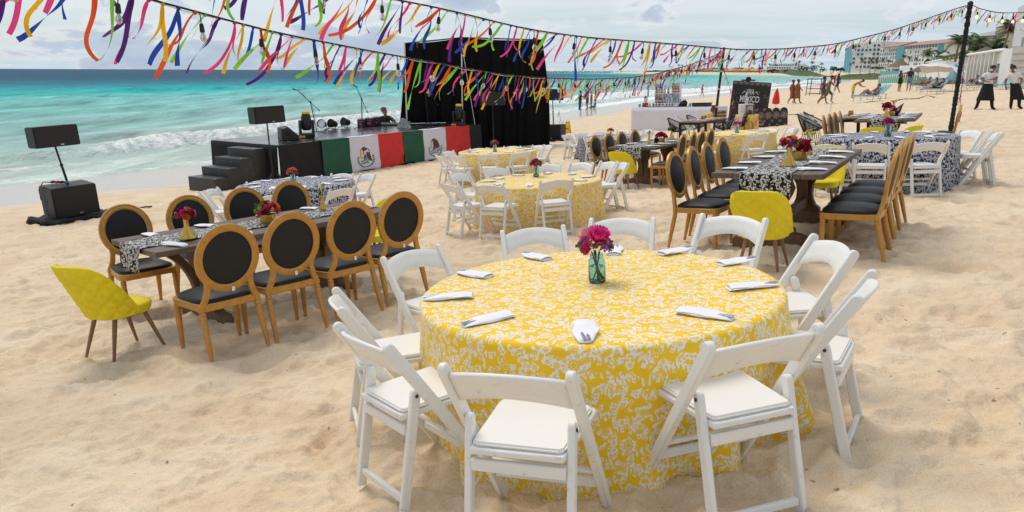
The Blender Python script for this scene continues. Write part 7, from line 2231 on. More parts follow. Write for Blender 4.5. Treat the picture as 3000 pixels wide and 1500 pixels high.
for i, (px, py, c, lb) in enumerate(((2531, 227, 'shirt_white', 'left of two tiny far walkers in white near the water'), (2537, 227, 'wear_pink', 'right one of two tiny far walkers in pale pink near the water'), (2551, 227.5, 'wear_black', 'tiny far figure sitting alone on the pale sand'))):
    ppl(lb, SITG if i == 2 else WALK, 'skin_tan', 'hair_brown', [('tee', c), ('shorts', c)], px, py, (-1, 0), 1.7)
# ------------------------------------------------------------------ loungers and their people
mat('lounger_blue', (.20, .42, .52), .7, var=.08); mat('towel_white', (.76, .77, .80), .85); mat('lounger_frame', (.66, .68, .68), .45)
LOUNGER = {}
def lounger(label, px, py, rz, up=42, towel=False):
    key = (up, towel)
    if key not in LOUNGER:
        t = thing('beach_lounger', label, 'lounger', 'blue loungers on the beach')
        for sx in (-1, 1):
            mb = MB(); mb.box((sx * .31, .22, .31), (.04, 1.50, .05)); mb.build('side_rail', MAT['lounger_frame'], t)
            for y in (-.45, .85):
                mb = MB(); mb.bar((sx * .30, y, .29), (sx * .30, y + .04, 0), .04, .04); mb.build('leg', MAT['lounger_frame'], t)
        mb = MB(); mb.box((0, .38, .355), (.62, 1.18, .06)); mb.build('seat_pad', MAT['towel_white' if towel else 'lounger_blue'], t, bevel=.015)
        a = R(up); mb = MB(); mb.box((0, -.22 - .36 * math.cos(a), .37 + .36 * math.sin(a)), (.62, .74, .06), Matrix.Rotation(-a, 3, 'X')); mb.build('back_pad', MAT['lounger_blue'], t, bevel=.015)
        LOUNGER[key] = t; o = t
    else: o = copy_tree(LOUNGER[key])
    o['label'] = label; p = at_ground(px, py); set_mat(o, Matrix.Translation(p) @ Matrix.Rotation(rz, 4, 'Z')); return o, p
def recline(label, pose, skin, hair, clothes, p, rz, hgt, dz=0.0, **kw):
    return person(label, pose, skin, hair, clothes, (p[0], p[1], p[2] + dz), rz, hgt, 'people on loungers', **kw)
rzL = face(-1, -.25)
o, p = lounger('blue lounger with a sunbathing woman, knees up, beside the bending boy', 2548, 298, rzL); recline('sunbathing woman with raised knees on the nearest blue lounger', KNEE, 'skin_tan', 'hair_black', [('brief', 'towel_white'), ('top', 'wear_purple')], p, rzL, 1.68)
lounger('empty blue lounger with white towel just behind the sunbathing woman', 2566, 290, rzL, 42, True)
o, p = lounger('blue lounger under the reclining woman in black', 2738, 276, rzL, 50, False); recline('woman in a black dress reclining on a blue lounger', LIE, 'skin_fair', 'hair_brown', [('tank', 'wear_black'), ('shorts', 'wear_black')], p, rzL, 1.72)
o, p = lounger('blue lounger under the woman in the white top', 2722, 268, rzL, 50, True); recline('red-haired woman in a white top reclining on a lounger', LIE, 'skin_fair', 'hair_red', [('tank', 'shirt_white'), ('shorts', 'towel_white')], p, rzL, 1.72)
o, p = lounger('blue lounger under the tanned man, third in the row', 2706, 262, rzL, 42, False); recline('tanned man reclining on the third lounger of the row', LIE, 'skin_brown', 'hair_red', [('brief', 'wear_purple')], p, rzL, 1.72)
rzR = face(-1, -.5)
o, p = lounger('blue lounger beside the wall with a woman in denim shorts', 2862, 263, rzR, 50, False); recline('woman in white top and denim shorts sitting on a lounger by the wall', KNEE, 'skin_tan', 'hair_black', [('tee', 'shirt_white'), ('shorts', 'wear_denim')], p, rzR, 1.72)
o, p = lounger('blue lounger beside the wall with a shirtless person', 2848, 257, rzR, 42, False); recline('shirtless dark-haired person on a lounger left by the wall', KNEE, 'skin_brown', 'hair_black', [('shorts', 'wear_charcoal')], p, rzR, 1.72)
o, p = lounger('blue lounger beside the wall, partly behind the waiter', 2884, 258, rzR, 50, True); recline('person in a straw-coloured hat on a lounger behind the waiter', KNEE, 'skin_tan', 'hair_grey', [('tank', 'wear_teal'), ('shorts', 'wear_blue')], p, rzR, 1.72)
lounger('empty blue lounger between the two waiters', 2938, 262, rzR, 42, False)
# folded parasols, pennant, climbing frame
def folded_parasol(label, px, py, h_, m, r_=.16):
    t = thing('folded_parasol', label, 'parasol'); p = at_ground(px, py); t.location = p
    mb = MB(); mb.tube([(0, 0, -.2), (0, 0, h_)], .022, 6); mb.build('pole', MAT['lounger_frame'], t)
    prof = [(r_ * .8, h_ * .35), (r_, h_ * .42), (r_ * .85, h_ * .6), (r_ * .5, h_ * .85), (.02, h_ * 1.0)]
    mb = MB(); mb.grid(lambda u, v: (np.interp(v, [0, .15, .4, .8, 1], [q[0] for q in prof]) * math.cos(2 * PI * u) * (1 + .12 * math.sin(10 * PI * u)), np.interp(v, [0, .15, .4, .8, 1], [q[0] for q in prof]) * math.sin(2 * PI * u) * (1 + .12 * math.sin(10 * PI * u)), np.interp(v, [0, .15, .4, .8, 1], [q[1] for q in prof])), 30, 8, True); mb.build('canopy', MAT[m], t, smooth=180)
    return t
folded_parasol('red folded parasol standing behind the scalloped panel', 2271, 330, 1.35, 'flag_red', .20)
folded_parasol('light blue folded parasol beside the loungers under the white canopy', 2790, 262, 2.0, 'lounger_blue', .42)
t = thing('pennant_pole', 'thin leaning pole with a small red pennant', 'flag pole'); a, b = ground_at(2430, 338), None
b = aty(2452, 217, a.y); t.location = a; v = b - a
mb = MB(); mb.tube([v * -.05, v], .018, 6); mb.build('shaft', MAT['lounger_frame'], t)
mb = MB(); mb.sheet(lambda u, v_: tuple(v * (.98 - .20 * v_) + Vector((-.14 * u * (1 - .6 * v_) - .02, .05 * math.sin(u * 5), -.05 * u))), 6, 6, .004); mb.build('pennant', MAT['flag_red'], t, smooth=180)
t = thing('climbing_frame', 'rusty metal scaffold frame standing near the water', 'frame'); p = at_ground(2392, 278); t.location = p; hh = (278 - 232) / 2150 * p[1]; ww = 40 / 2150 * p[1]
for sx in (-1, 1):
    for y in (0, .9):
        mb = MB(); mb.tube([(sx * ww / 2, y, -.1), (sx * ww / 2 + .08, y, hh)], .035, 6); mb.build('post', MAT['wear_charcoal'], t)
for k in range(4):
    for y in (0, .9):
        mb = MB(); z = .12 + (hh - .2) * k / 3; mb.tube([(-ww / 2, y, z), (ww / 2, y, z)], .028, 6); mb.build('rail', MAT['wear_charcoal'], t)
mb = MB(); mb.box((-.05, .45, hh - .05), (ww * .95, .9, .04)); mb.build('platform', MAT['brown_timber'], t)
mb = MB(); mb.tube([(ww * .2, 0, -.1), (ww * .26, 0, hh)], .03, 6); mb.build('post', MAT['flag_red'], t)
# large white canopy
mat('canopy_white', (.72, .70, .70), .7, var=.04)
t = thing('white_canopy', 'large white tilted canopy umbrella above the loungers', 'umbrella'); p = at_ground(2757, 268); Yc = p[1]
tl, tr, tm = aty(2706, 193, Yc), aty(2838, 212, Yc), aty(2765, 184, Yc)
mb = MB()
def can(u, v):
    a = 2 * PI * u; q = max(v, .001)
    x = tm.x + ((tr.x - tm.x) if math.cos(a) > 0 else (tm.x - tl.x)) * q * math.cos(a)
    z = tm.z - (.62 if math.cos(a) > 0 else .22) * q ** 1.6 - .10 * q * (1 - abs(math.cos(a)))
    return (x, Yc + .8 + 1.9 * q * math.sin(a), z + .03 * math.sin(a * 8) * q)
mb.grid(can, 32, 8, True); mb.build('canopy', MAT['canopy_white'], t, smooth=180)
mb = MB(); mb.tube([(p[0], p[1], p[2] - .2), (tm.x, Yc + .8, tm.z)], .03, 8); mb.build('pole', MAT['lounger_frame'], t)
for k in range(8):
    mb = MB(); pp = can(k / 8, 1); mb.tube([(tm.x, Yc + .8, tm.z - .12), (pp[0], pp[1], pp[2] - .02)], .012, 5); mb.build('rib', MAT['lounger_frame'], t)
# ------------------------------------------------------------------ buildings, walls, palms along the shore
mat('render_white', (.70, .71, .70), .8, var=.05, scale=.6, dirt=((.50, .49, .45), .55, .85, .35)); mat('render_teal', (.14, .38, .42), .8, var=.06, scale=.3); mat('render_beige', (.52, .44, .31), .8, var=.05, scale=.4); mat('concrete', (.44, .43, .41), .85, var=.1, scale=.8, dirt=((.28, .27, .25), .5, .8, .8)); mat('travertine', (.56, .53, .48), .8, var=.12, scale=1.2, stretch=(1, 1, 6))
mat('stone_grey', (.19, .18, .17), .9, var=.3, scale=2.5, bump=.5, bscale=6); mat('roof_terracotta', (.42, .25, .19), .8, var=.15, scale=.5); mat('glass_dark', (.05, .075, .085), .15); mat('thatch', (.19, .145, .10), .95, var=.35, scale=6, stretch=(5, 5, 1)); mat('thatch_grey', (.145, .125, .11), .95, var=.3, scale=5, stretch=(5, 5, 1))
mat('roof_orange', (.62, .20, .07), .8, var=.25, scale=1.5); mat('roof_amber', (.72, .40, .06), .8, var=.2, scale=1.5); mat('roof_teal', (.12, .42, .40), .8, var=.2, scale=1.5); mat('fence_green', (.06, .34, .24), .7)
mat('frond', (.055, .095, .025), .55, var=.45, scale=3); mat('palm_trunk', (.22, .165, .11), .9, var=.3, scale=6, stretch=(1, 1, 5)); mat('bush_leaf', (.045, .085, .022), .6, var=.6, scale=1.2); mat('dune_green', (.07, .105, .03), .9, var=.5, scale=.4); mat('rock', (.22, .20, .18), .9, var=.3, scale=1, bump=.6, bscale=4)
def P2(px, Y, z=None):
    q = aty(px, 210, Y); return Vector((q.x, Y))
def zpx(px, py, Y): return aty(px, py, Y).z
def slab(parent, name, a, b, z0, z1, th, m):      # wall panel from a to b, thickness behind it
    a, b = Vector(a), Vector(b); d = (b - a).normalized(); n = Vector((-d.y, d.x)); n = n if n.dot(a + b) > 0 else -n
    mb = MB(); vs = [(*a, z0), (*b, z0), (*(b + n * th), z0), (*(a + n * th), z0), (*a, z1[0]), (*b, z1[1]), (*(b + n * th), z1[1]), (*(a + n * th), z1[0])]
    mb.add(vs, [(3, 2, 1, 0), (4, 5, 6, 7), (0, 1, 5, 4), (1, 2, 6, 5), (2, 3, 7, 6), (3, 0, 4, 7)])
    o = mb.build(name, MAT[m], parent, smooth=0)
    bm = bmesh.new(); bm.from_mesh(o.data); bmesh.ops.recalc_face_normals(bm, faces=bm.faces); bm.to_mesh(o.data); bm.free(); return o
WINM = {}
def windows(parent, a, b, z0, z1, cols, rows, w_, h_, skip=0.0, seed=1, balc=False):
    a, b = Vector(a), Vector(b); L_ = (b - a).length; d = (b - a) / L_; n = Vector((-d.y, d.x)); n = n if n.dot(a + b) < 0 else -n; ang = math.atan2(d.y, d.x); rs = random.Random(seed)
    key = (round(w_, 2), round(h_, 2))
    if key not in WINM:
        f_ = MB(); f_.box((0, 0, 0), (w_, .16, h_)); g = MB(); g.box((0, -.045, 0), (w_ * .86, .10, h_ * .88)); s_ = MB(); s_.box((0, -.2, -h_ * .5 - .06), (w_ * 1.25, .5, .12))
        WINM[key] = (f_.mesh('window', MAT['render_white'], smooth=0), g.mesh('pane', MAT['glass_dark'], smooth=0), s_.mesh('sill', MAT['render_white'], smooth=0))
    m = WINM[key]
    for r_ in range(rows):
        for c in range(cols):
            if rs.random() < skip: continue
            p = a + d * (L_ * (c + .5) / cols) + n * .03; z = z0 + (z1 - z0) * (r_ + .5) / rows
            o = put('window', m[0], parent, (p.x, p.y, z), (0, 0, ang if n.y < 0 and d.x > 0 else ang)); put('pane', m[1], o)
            if balc: put('sill', m[2], o)
# big hotel
t = thing('hotel_building', 'large white and teal beach hotel with rows of windows behind the palms', 'hotel')
a0, a1, a2, a3, a4 = P2(2470, 520), P2(2492, 500), P2(2572, 480), P2(2628, 455), P2(2756, 395)
zb = -.5
slab(t, 'teal_tower', a0, a1, zb, [zpx(2470, 148, 520), zpx(2492, 128, 500)], 20, 'render_teal')
slab(t, 'white_tower', a1, a2, zb, [zpx(2492, 128, 500), zpx(2572, 121, 480)], 24, 'render_white')
slab(t, 'left_wing', a2, a3, zb, [zpx(2572, 138, 480), zpx(2628, 134, 455)], 16, 'render_white')
slab(t, 'teal_tower', P2(2619, 452), P2(2641, 446), zb, [zpx(2619, 137, 452), zpx(2641, 135, 446)], 14, 'render_teal')
slab(t, 'right_wing', P2(2641, 447), a4, zb, [zpx(2641, 134, 447), zpx(2756, 125, 395)], 16, 'render_white')
slab(t, 'teal_end_wall', a4, P2(2790, 425), zb, [zpx(2756, 125, 395), zpx(2790, 130, 425)], 3, 'render_teal')
for (pa, Ya, pb, Yb, y0, y1) in ((2572, 477, 2628, 452, 138, 133), (2639, 444, 2760, 392, 134, 124)):
    A, B = P2(pa, Ya), P2(pb, Yb); d = (B - A).normalized(); n = Vector((-d.y, d.x)); n = n if n.dot(A + B) > 0 else -n; za, zc = zpx(pa, y0, Ya), zpx(pb, y1, Yb)
    mb = MB(); vs = [(*(A - n * 1.2), za - .3), (*(B - n * 1.2), zc - .3), (*(B + n * 9), zc + 2.4), (*(A + n * 9), za + 2.4), (*(B + n * 18), zc - .3), (*(A + n * 18), za - .3)]
    mb.add(vs, [(0, 1, 2, 3), (3, 2, 4, 5), (0, 3, 5), (1, 4, 2), (0, 5, 4, 1)]); mb.build('roof', MAT['roof_terracotta'], t, smooth=0)
windows(t, a1, a2, 2, zpx(2540, 128, 490), 7, 6, 2.2, 1.6, .35, 3, True)
windows(t, a2, a3, 1, zpx(2600, 142, 465), 9, 6, 1.5, 1.5, .1, 4)
windows(t, P2(2643, 446), P2(2754, 396), 1, zpx(2700, 145, 420), 14, 5, 1.7, 1.5, .22, 5)
windows(t, P2(2643, 446), P2(2754, 396), zpx(2700, 141, 420), zpx(2700, 131, 420), 14, 1, 3.2, 1.7, 0, 6)
# beige building
t = thing('beige_building', 'beige stepped building behind the palms right of the fuzzy pole', 'building')
A, B = P2(2838, 100), P2(2960, 92)
slab(t, 'wall', A, P2(2898, 96), -1, [zpx(2838, 104, 100), zpx(2898, 92, 96)], 14, 'render_beige'); slab(t, 'wall', P2(2898, 95.9), B, -1, [zpx(2898, 79, 96), zpx(2960, 76, 92)], 14, 'render_beige')
slab(t, 'parapet', P2(2836, 99.8), P2(2898, 95.7), zpx(2838, 105, 100) - .1, [zpx(2838, 102.5, 100), zpx(2898, 90, 96)], .5, 'render_white')
slab(t, 'eave', P2(2805, 104), P2(2840, 101), zpx(2805, 116, 104), [zpx(2805, 114, 104), zpx(2840, 103, 101)], 6, 'concrete')
windows(t, P2(2846, 99.3), P2(2892, 96.3), 1.5, 4.2, 4, 1, 1.1, 1.2, 0, 8)
# sea wall with pillars and stone panels
t = thing('sea_wall', 'white capped retaining wall with pillars and grey stone panels', 'wall')
W0, W1, W2_ = P2(2718, 140), P2(2842, 78), P2(2930, 62)
zt = 1.72
slab(t, 'far_wall', W0, W1, -2.2, [zt, zt], .6, 'render_white')
d = (W2_ - W1); n_ = 8
for k in range(n_):
    a, b = W1 + d * (k / n_), W1 + d * ((k + 1) / n_)
    slab(t, 'stone_panel', a, b, -2.2, [.72, .72], .5, 'stone_grey'); slab(t, 'upper_panel', a + Vector((0, .12)), b + Vector((0, .12)), .72, [zt - .1, zt - .1], .4, 'render_white')
    dn = d.normalized(); nn = Vector((dn.y, -dn.x)); nn = nn if nn.dot(a) < 0 else -nn; c_ = a + nn * .14
    mb = MB(); mb.bar((c_.x, c_.y, -2.2), (c_.x, c_.y, zt), .34, .34, (dn.x, dn.y, 0)); mb.build('pillar', MAT['render_white'], t)
for k in range(26):
    u = k / 25; p = W0.lerp(W1, u / .5) if u < .5 else W1.lerp(W2_, (u - .5) / .5)
    mb = MB(); mb.lathe([(.55, 0), (.6, .06), (.45, .2), (.0001, .28)], 12, (p.x, p.y + .1, zt - .06)); mb.build('cap_stone', MAT['render_white'], t, smooth=50)
rs_ = random.Random(9)
t = thing('white_tower_building', 'tall white block with slit vents and a travertine base at the right edge', 'building')
slab(t, 'sloped_face', P2(2926, 60.5), P2(2957, 58.0), -2.4, [zpx(2926, 151, 60.5), zpx(2957, 139, 58)], 3, 'render_white')
slab(t, 'travertine_base', P2(2956, 57.8), P2(3120, 53), -2.4, [zpx(2957, 139, 58), zpx(3120, 132, 53)], 8, 'travertine')
for k in range(7):
    z = -1.6 + .5 * k; slab(t, 'course', P2(2956, 57.72), P2(3120, 52.92), z, [z + .03, z + .03], .1, 'concrete')
slab(t, 'upper_block', P2(2952, 59.5), P2(3120, 55), zpx(2952, 139, 59.5), [zpx(2962, 22, 59.5), zpx(3120, -60, 55)], 7, 'render_white')
for k, px in enumerate((2979, 2990, 3004, 3020)):
    A = P2(px, 58.6 - .03 * k); slab(t, 'vent_slit', A, A + Vector((.09, -.004)), zpx(px, 136, 58), [zpx(px, 108, 58)] * 2, .1, 'concrete')
A = P2(2981, 58.3); slab(t, 'exit_sign', A, A + Vector((.42, -.01)), zpx(2981, 92, 58), [zpx(2981, 84, 58)] * 2, .08, 'fence_green')
slab(t, 'ledge', P2(2949, 58.4), P2(3120, 53.9), zpx(2952, 140, 59), [zpx(2952, 137, 59), zpx(3120, 131, 54)], .5, 'concrete')
# thatched roofs
def thatch(label, px, Y, r_, z0, z1, m, posts=6, base=None, nm='thatched_hut', cat='hut', group=None):
    t = thing(nm, label, cat, group); c = P2(px, Y); zb_ = H(c.x, c.y) - .3 if base is None else base; t.location = (c.x, c.y, 0)
    mb = MB(); mb.grid(lambda u, v: ((r_ * (1 - v) + .05) * math.cos(2 * PI * u), (r_ * (1 - v) + .05) * math.sin(2 * PI * u), z0 + (z1 - z0) * v ** 1.15 + .05 * r_ * .2 * math.sin(u * 60) * (1 - v)), 28, 6, True); mb.build('roof', MAT[m], t, smooth=60)
    for k in range(posts):
        a = 2 * PI * k / posts; mb = MB(); mb.tube([(r_ * .8 * math.cos(a), r_ * .8 * math.sin(a), zb_), (r_ * .8 * math.cos(a), r_ * .8 * math.sin(a), z0 + .1)], .10, 6); mb.build('post', MAT['palm_trunk'], t)
    return t
thatch('large cone-shaped thatched roof in front of the hotel', 2634, 185, (2664 - 2588) / 2 / 2150 * 185, zpx(2626, 200, 185), zpx(2634, 170, 185), 'thatch')
thatch('low dark thatched roof right of the cone-shaped one', 2690, 150, 3.4, zpx(2690, 211, 150), zpx(2690, 196, 150), 'thatch_grey')
thatch('wide grey thatched roof behind the white capped wall', 2880, 88, 2.35, zpx(2880, 165, 88), zpx(2880, 136, 88), 'thatch_grey')
thatch('small pale thatch parasol on the wall near the statue', 2762, 128, .95, zpx(2762, 162, 128), zpx(2762, 153, 128), 'travertine', 1)
t = thing('wall_statue', 'pale statue of a standing figure on the white wall', 'statue'); c = P2(2768, 116); t.location = (c.x, c.y, zpx(2768, 184, 116))
MB_lathe(t, 'body', [(.30, 0), (.36, .2), (.30, .5), (.16, .72), (.12, .9), (.14, 1.05), (.10, 1.22), (.0001, 1.28)], 'travertine'); MB_lathe(t, 'base', [(.42, -.3), (.42, 0)], 'render_white')
t = thing('white_pavilion', 'low white flat-roofed pavilion with teal base near the cone-shaped thatch', 'building'); 
slab(t, 'roof', P2(2594, 160), P2(2640, 152), zpx(2610, 200.5, 158), [zpx(2594, 198, 160), zpx(2640, 198, 152)], 6, 'render_white'); slab(t, 'wall', P2(2608, 160.5), P2(2622, 158), -2, [zpx(2610, 201, 159)] * 2, 3, 'render_white'); slab(t, 'teal_base', P2(2580, 163), P2(2637, 153), -2, [zpx(2600, 208, 158)] * 2, .4, 'render_teal')
t = thing('white_sail', 'white triangular sail awning left of the canopy umbrella', 'awning'); Y_ = 120
mb = MB(); a, b, c = aty(2637, 193, Y_), aty(2702, 191, Y_), aty(2637, 214, Y_ - 2); dd = aty(2650, 213, Y_ - 2)
mb.sheet(lambda u, v: tuple(a.lerp(b, u).lerp(c.lerp(dd, u), v) - Vector((0, 0, .25 * math.sin(PI * u) * math.sin(PI * v)))), 10, 8, .03); mb.build('sail', MAT['canopy_white'], t, smooth=180)
for q in (a, b):
    mb = MB(); mb.tube([(q.x, q.y, -2.2), (q.x, q.y, q.z + .1)], .06, 6); mb.build('post', MAT['lounger_frame'], t)
t = thing('green_fence', 'green and white slatted beach fence in front of the pavilion', 'fence'); F0, F1 = P2(2577, 118), P2(2718, 98)
for k in range(22):
    a = F0.lerp(F1, k / 22); b = F0.lerp(F1, (k + 1) / 22); za = H(a.x, a.y)
    slab(t, 'panel', a, b, za - .2, [za + .75, za + .75], .04, 'fence_green')
    mb = MB(); mb.box((a.x, a.y - .06, za + .55), (.09, .09, 1.5)); mb.build('post', MAT['render_white'], t)
    slab(t, 'rail', a, b, za + 1.1, [za + 1.18, za + 1.18], .06, 'render_white')
# low terraced hotel and the huts across the bay
t = thing('terraced_hotel', 'low white terraced hotel across the bay behind palms', 'hotel')
for k in range(3):
    A, B = P2(2236 + 9 * k, 720 + 6 * k), P2(2332, 690 + 6 * k); z = -.4 + 2.6 * k
    slab(t, 'terrace', A, B, z, [z + 2.5, z + 2.5], 12, 'render_white'); slab(t, 'parapet', A - Vector((0, .7)), B - Vector((0, .7)), z + 2.2, [z + 2.9, z + 2.9], .5, 'render_white')
    windows(t, A, B, z, z + 2.4, 12, 1, 1.9, 1.3, .05, 20 + k)
HUTC = ['roof_orange', 'roof_orange', 'roof_amber', 'roof_teal', 'roof_orange', 'thatch']
HN = {'roof_orange': 'orange', 'roof_amber': 'amber', 'roof_teal': 'teal', 'thatch': 'brown thatched'}
rs_ = random.Random(12)
hx = [2058, 2070, 2082, 2096, 2106, 2118, 2130, 2143, 2156, 2168, 2181, 2193, 2206, 2218]
hm = ['thatch', 'roof_orange', 'thatch', 'roof_teal', 'roof_teal', 'roof_orange', 'roof_orange', 'roof_amber', 'roof_orange', 'roof_orange', 'roof_amber', 'roof_orange', 'roof_amber', 'roof_amber']
for i, px in enumerate(hx):
    Y_ = 930 - 14 * i + rs_.uniform(-15, 15)
    thatch('%s roofed beach hut across the bay, number %s in the row from the left' % (HN[hm[i]], 'one two three four five six seven eight nine ten eleven twelve thirteen fourteen'.split()[i]), px, Y_, rs_.uniform(3.2, 4.4), zpx(px, 207.0, Y_), zpx(px, rs_.uniform(197.5, 200), Y_), hm[i], 5, None, 'beach_hut', 'hut', 'beach huts across the bay')
# palms and bushes
FROND = None
def frond_mesh():
    global FROND
    if FROND is None:
        mb = MB(); L_ = 1.0; n = 13
        rib = [Vector((u * .92, 0, .34 * math.sin(u * 2.0) - .42 * u * u)) for u in [k / n for k in range(n + 1)]]
        mb.tube(rib, [.012 * (1 - k / (n + 1)) + .003 for k in range(n + 1)], 4)
        for k in range(1, n + 1):
            for s_ in (-1, 1):
                p = rib[k]; ln = .30 * math.sin(PI * (.12 + .80 * k / n)) + .06
                d = Vector((.45, s_ * .80, -.50)).normalized(); w_ = .030
                q = p + d * ln; mb.add([p + Vector((-w_, 0, 0)), p + Vector((w_, 0, .01)), q], [(0, 1, 2)])
        FROND = mb.mesh('frond', MAT['frond'], smooth=0)
    return FROND
def palm(label, px, Y, ybase, ytop, r_, lean, seed, nf=15, zb=None):
    t = thing('palm_tree', label, 'palm tree', 'palm trees along the shore'); rs = random.Random(seed)
    c = P2(px, Y); z0 = zpx(px, ybase, Y) if zb is None else zb; z1 = zpx(px, ytop, Y); t.location = (c.x, c.y, z0); h_ = z1 - z0
    k = 2150 / Y; R_ = r_ / k; top = Vector((lean / k, 0, h_))
    mb = MB(); mb.tube([Vector((top.x * (u ** 2), 0, h_ * u)) for u in [j / 8 for j in range(9)]], [max(.10, h_ * .022) * (1.25 - .5 * j / 8) for j in range(9)], 7); mb.build('trunk', MAT['palm_trunk'], t, smooth=60)
    for j in range(nf):
        e = rs.uniform(-.75, .62) if j > 3 else rs.uniform(-1.1, -.7)
        put('frond', frond_mesh(), t, top, (rs.uniform(-.3, .3), e, 2 * PI * j / nf * 2.4 + rs.uniform(-.3, .3)), R_ * rs.uniform(.85, 1.2))
    return t
PALMS = [(2794, 84, 182, 126, 36, 4, 'slender palm just left of the fuzzy black pole, in front of the hotel'), (2930, 74, 156, 92, 44, 8, 'tall windblown palm in front of the beige building, nearest the white block'), (2862, 90, 150, 126, 36, -4, 'short bushy palm in front of the beige building'), (2904, 92, 150, 126, 28, 3, 'small palm between the bushy one and the windblown one'), (2826, 96, 165, 130, 32, 5, 'leaning palm partly behind the fuzzy black pole'),
         (2746, 150, 186, 164, 24, 2, 'dark bushy palm left of the pale statue'), (2712, 170, 195, 162, 22, 0, 'round dark palm right of the cone-shaped thatch'), (2678, 230, 196, 176, 12, 2, 'far thin palm above the low dark thatch'), (2658, 240, 198, 173, 12, 1, 'far thin palm above the right side of the big cone thatch'), (2643, 250, 198, 168, 12, 0, 'far thin palm just above the tip of the cone thatch'),
         (2598, 260, 202, 181, 11, 2, 'far thin palm left of the cone thatch, fourth in the hotel row'), (2580, 262, 203, 179, 12, 2, 'far thin palm, third in the row before the hotel'), (2563, 265, 203, 181, 11, 1, 'far thin palm, second in the row before the hotel'), (2548, 268, 203, 180, 12, 1, 'far thin palm, first of four in the row before the hotel'), (2520, 280, 203, 182, 13, 2, 'far palm standing in front of the white hotel tower'), (2488, 300, 205, 190, 7, 1, 'very small far palm in front of the teal tower'),
         (2338, 560, 206, 184, 8, 1, 'tall thin palm across the bay above the bushes'), (2332, 566, 207, 188, 7, -1, 'shorter thin palm beside the tall one across the bay'), (2376, 520, 205, 186, 9, 1, 'palm above the right bushes across the bay'), (2404, 500, 205, 189, 8, 1, 'palm at the right end of the bushes across the bay'), (2238, 740, 208, 192, 7, 1, 'palm at the left end of the terraced hotel'), (2252, 735, 208, 191, 7, 1, 'second palm from left before the terraced hotel'), (2270, 725, 208, 193, 7, 1, 'third palm from left before the terraced hotel'),
         (2222, 790, 208, 194, 6, 1, 'palm between the huts and the terraced hotel'), (1986, 1050, 209, 192, 5, 1, 'left of the two thin far palms beyond the huts'), (1996, 1045, 209, 193, 5, 1, 'right of the two thin far palms beyond the huts'), (1962, 1080, 209, 196, 4, 0, 'lone tiny far palm on the headland')]
for i, (px, Y_, yb, yt, r_, ln, lb) in enumerate(PALMS): palm(lb, px, Y_, yb, yt, r_, ln, i, 22 if Y_ < 200 else 12, None if Y_ < 130 else -1.2)
def bush(label, px, Y, w_px, y0, y1, n, seed, m='bush_leaf', group='bushes along the shore'):
    k = 2150 / Y; rs = random.Random(seed); c = P2(px, Y); z1 = zpx(px, y1, Y); z0 = min(zpx(px, y0, Y), z1 - 1); mb = MB()
    lumps = [(rs.uniform(-.42, .42), rs.uniform(-.3, .3), rs.uniform(.25, .72), rs.uniform(.16, .30)) for _ in range(7)]
    W_ = w_px / k; Hh = z1 - z0
    for _ in range(n):
        lx, ly, lz, lr = rs.choice(lumps); a, e = rs.uniform(0, 6.28), rs.uniform(-.6, 1.5); q = rs.uniform(.75, 1.05)
        p = Vector(((lx + lr * q * math.cos(a) * math.cos(e) * .8) * W_, (ly + lr * q * math.sin(a) * math.cos(e)) * W_ * .6, (lz + lr * q * math.sin(e) * 1.2) * Hh + 0))
        s_ = max(.14, 1.5 / k) * rs.uniform(.6, 1.5); d1 = Vector((rs.gauss(0, 1), rs.gauss(0, 1), rs.gauss(0, .6))).normalized() * s_; d2 = d1.cross(Vector((rs.gauss(0, 1), rs.gauss(0, 1), rs.gauss(0, 1)))).normalized() * s_ * .7
        mb.add([p - d1, p + d2, p + d1, p - d2], [(0, 1, 2, 3)])
    t = thing('bush', label, 'bush', group); t.location = (c.x, c.y, z0)
    mb.build('foliage', MAT[m], t, smooth=0)
    mb = MB()
    for lx, ly, lz, lr in lumps[:4]: mb.tube([(lx * W_ * .4, ly * W_ * .3, -1.5), (lx * W_, ly * W_ * .6, lz * Hh)], max(.05, .5 / k), 5)
    mb.build('stem', MAT['palm_trunk'], t); return t
for i, (px, Y_, w_, y0, y1, lb) in enumerate(((2350, 520, 40, 212, 190, 'wide dark bush right of the terraced hotel'), (2390, 500, 46, 212, 192, 'large dark bush in the middle across the bay'), (2428, 480, 40, 212, 194, 'bush next to the teal hotel tower'), (2456, 470, 28, 211, 196, 'low bush at the foot of the teal tower'), (1925, 1100, 50, 213, 206, 'long low scrub at the left tip of the headland'), (1975, 1060, 50, 212, 204, 'scrub on the headland left of the huts'), (2025, 1000, 50, 212, 202, 'taller scrub beside the first huts'),
                                                  (2080, 980, 60, 210, 198, 'scrub behind the left huts'), (2150, 930, 70, 210, 197, 'scrub behind the middle huts'), (2215, 850, 40, 210, 196, 'scrub behind the right huts'), (2268, 700, 40, 212, 203, 'low scrub in front of the terraced hotel'), (2310, 660, 36, 212, 204, 'low scrub before the right end of the terraced hotel'), (2730, 160, 44, 198, 172, 'dark shrubs between the palms left of the statue'), (2808, 100, 34, 184, 160, 'shrub behind the fuzzy black pole'), (2600, 270, 90, 204, 194, 'low shrubs in front of the hotel wings'), (2860, 95, 60, 150, 132, 'shrubs under the palms before the beige building'), (2918, 88, 40, 150, 125, 'shrubs beside the windblown palm'))):
    bush(lb, px, Y_, w_, y0, y1, 420 if Y_ > 200 else 700, 50 + i)
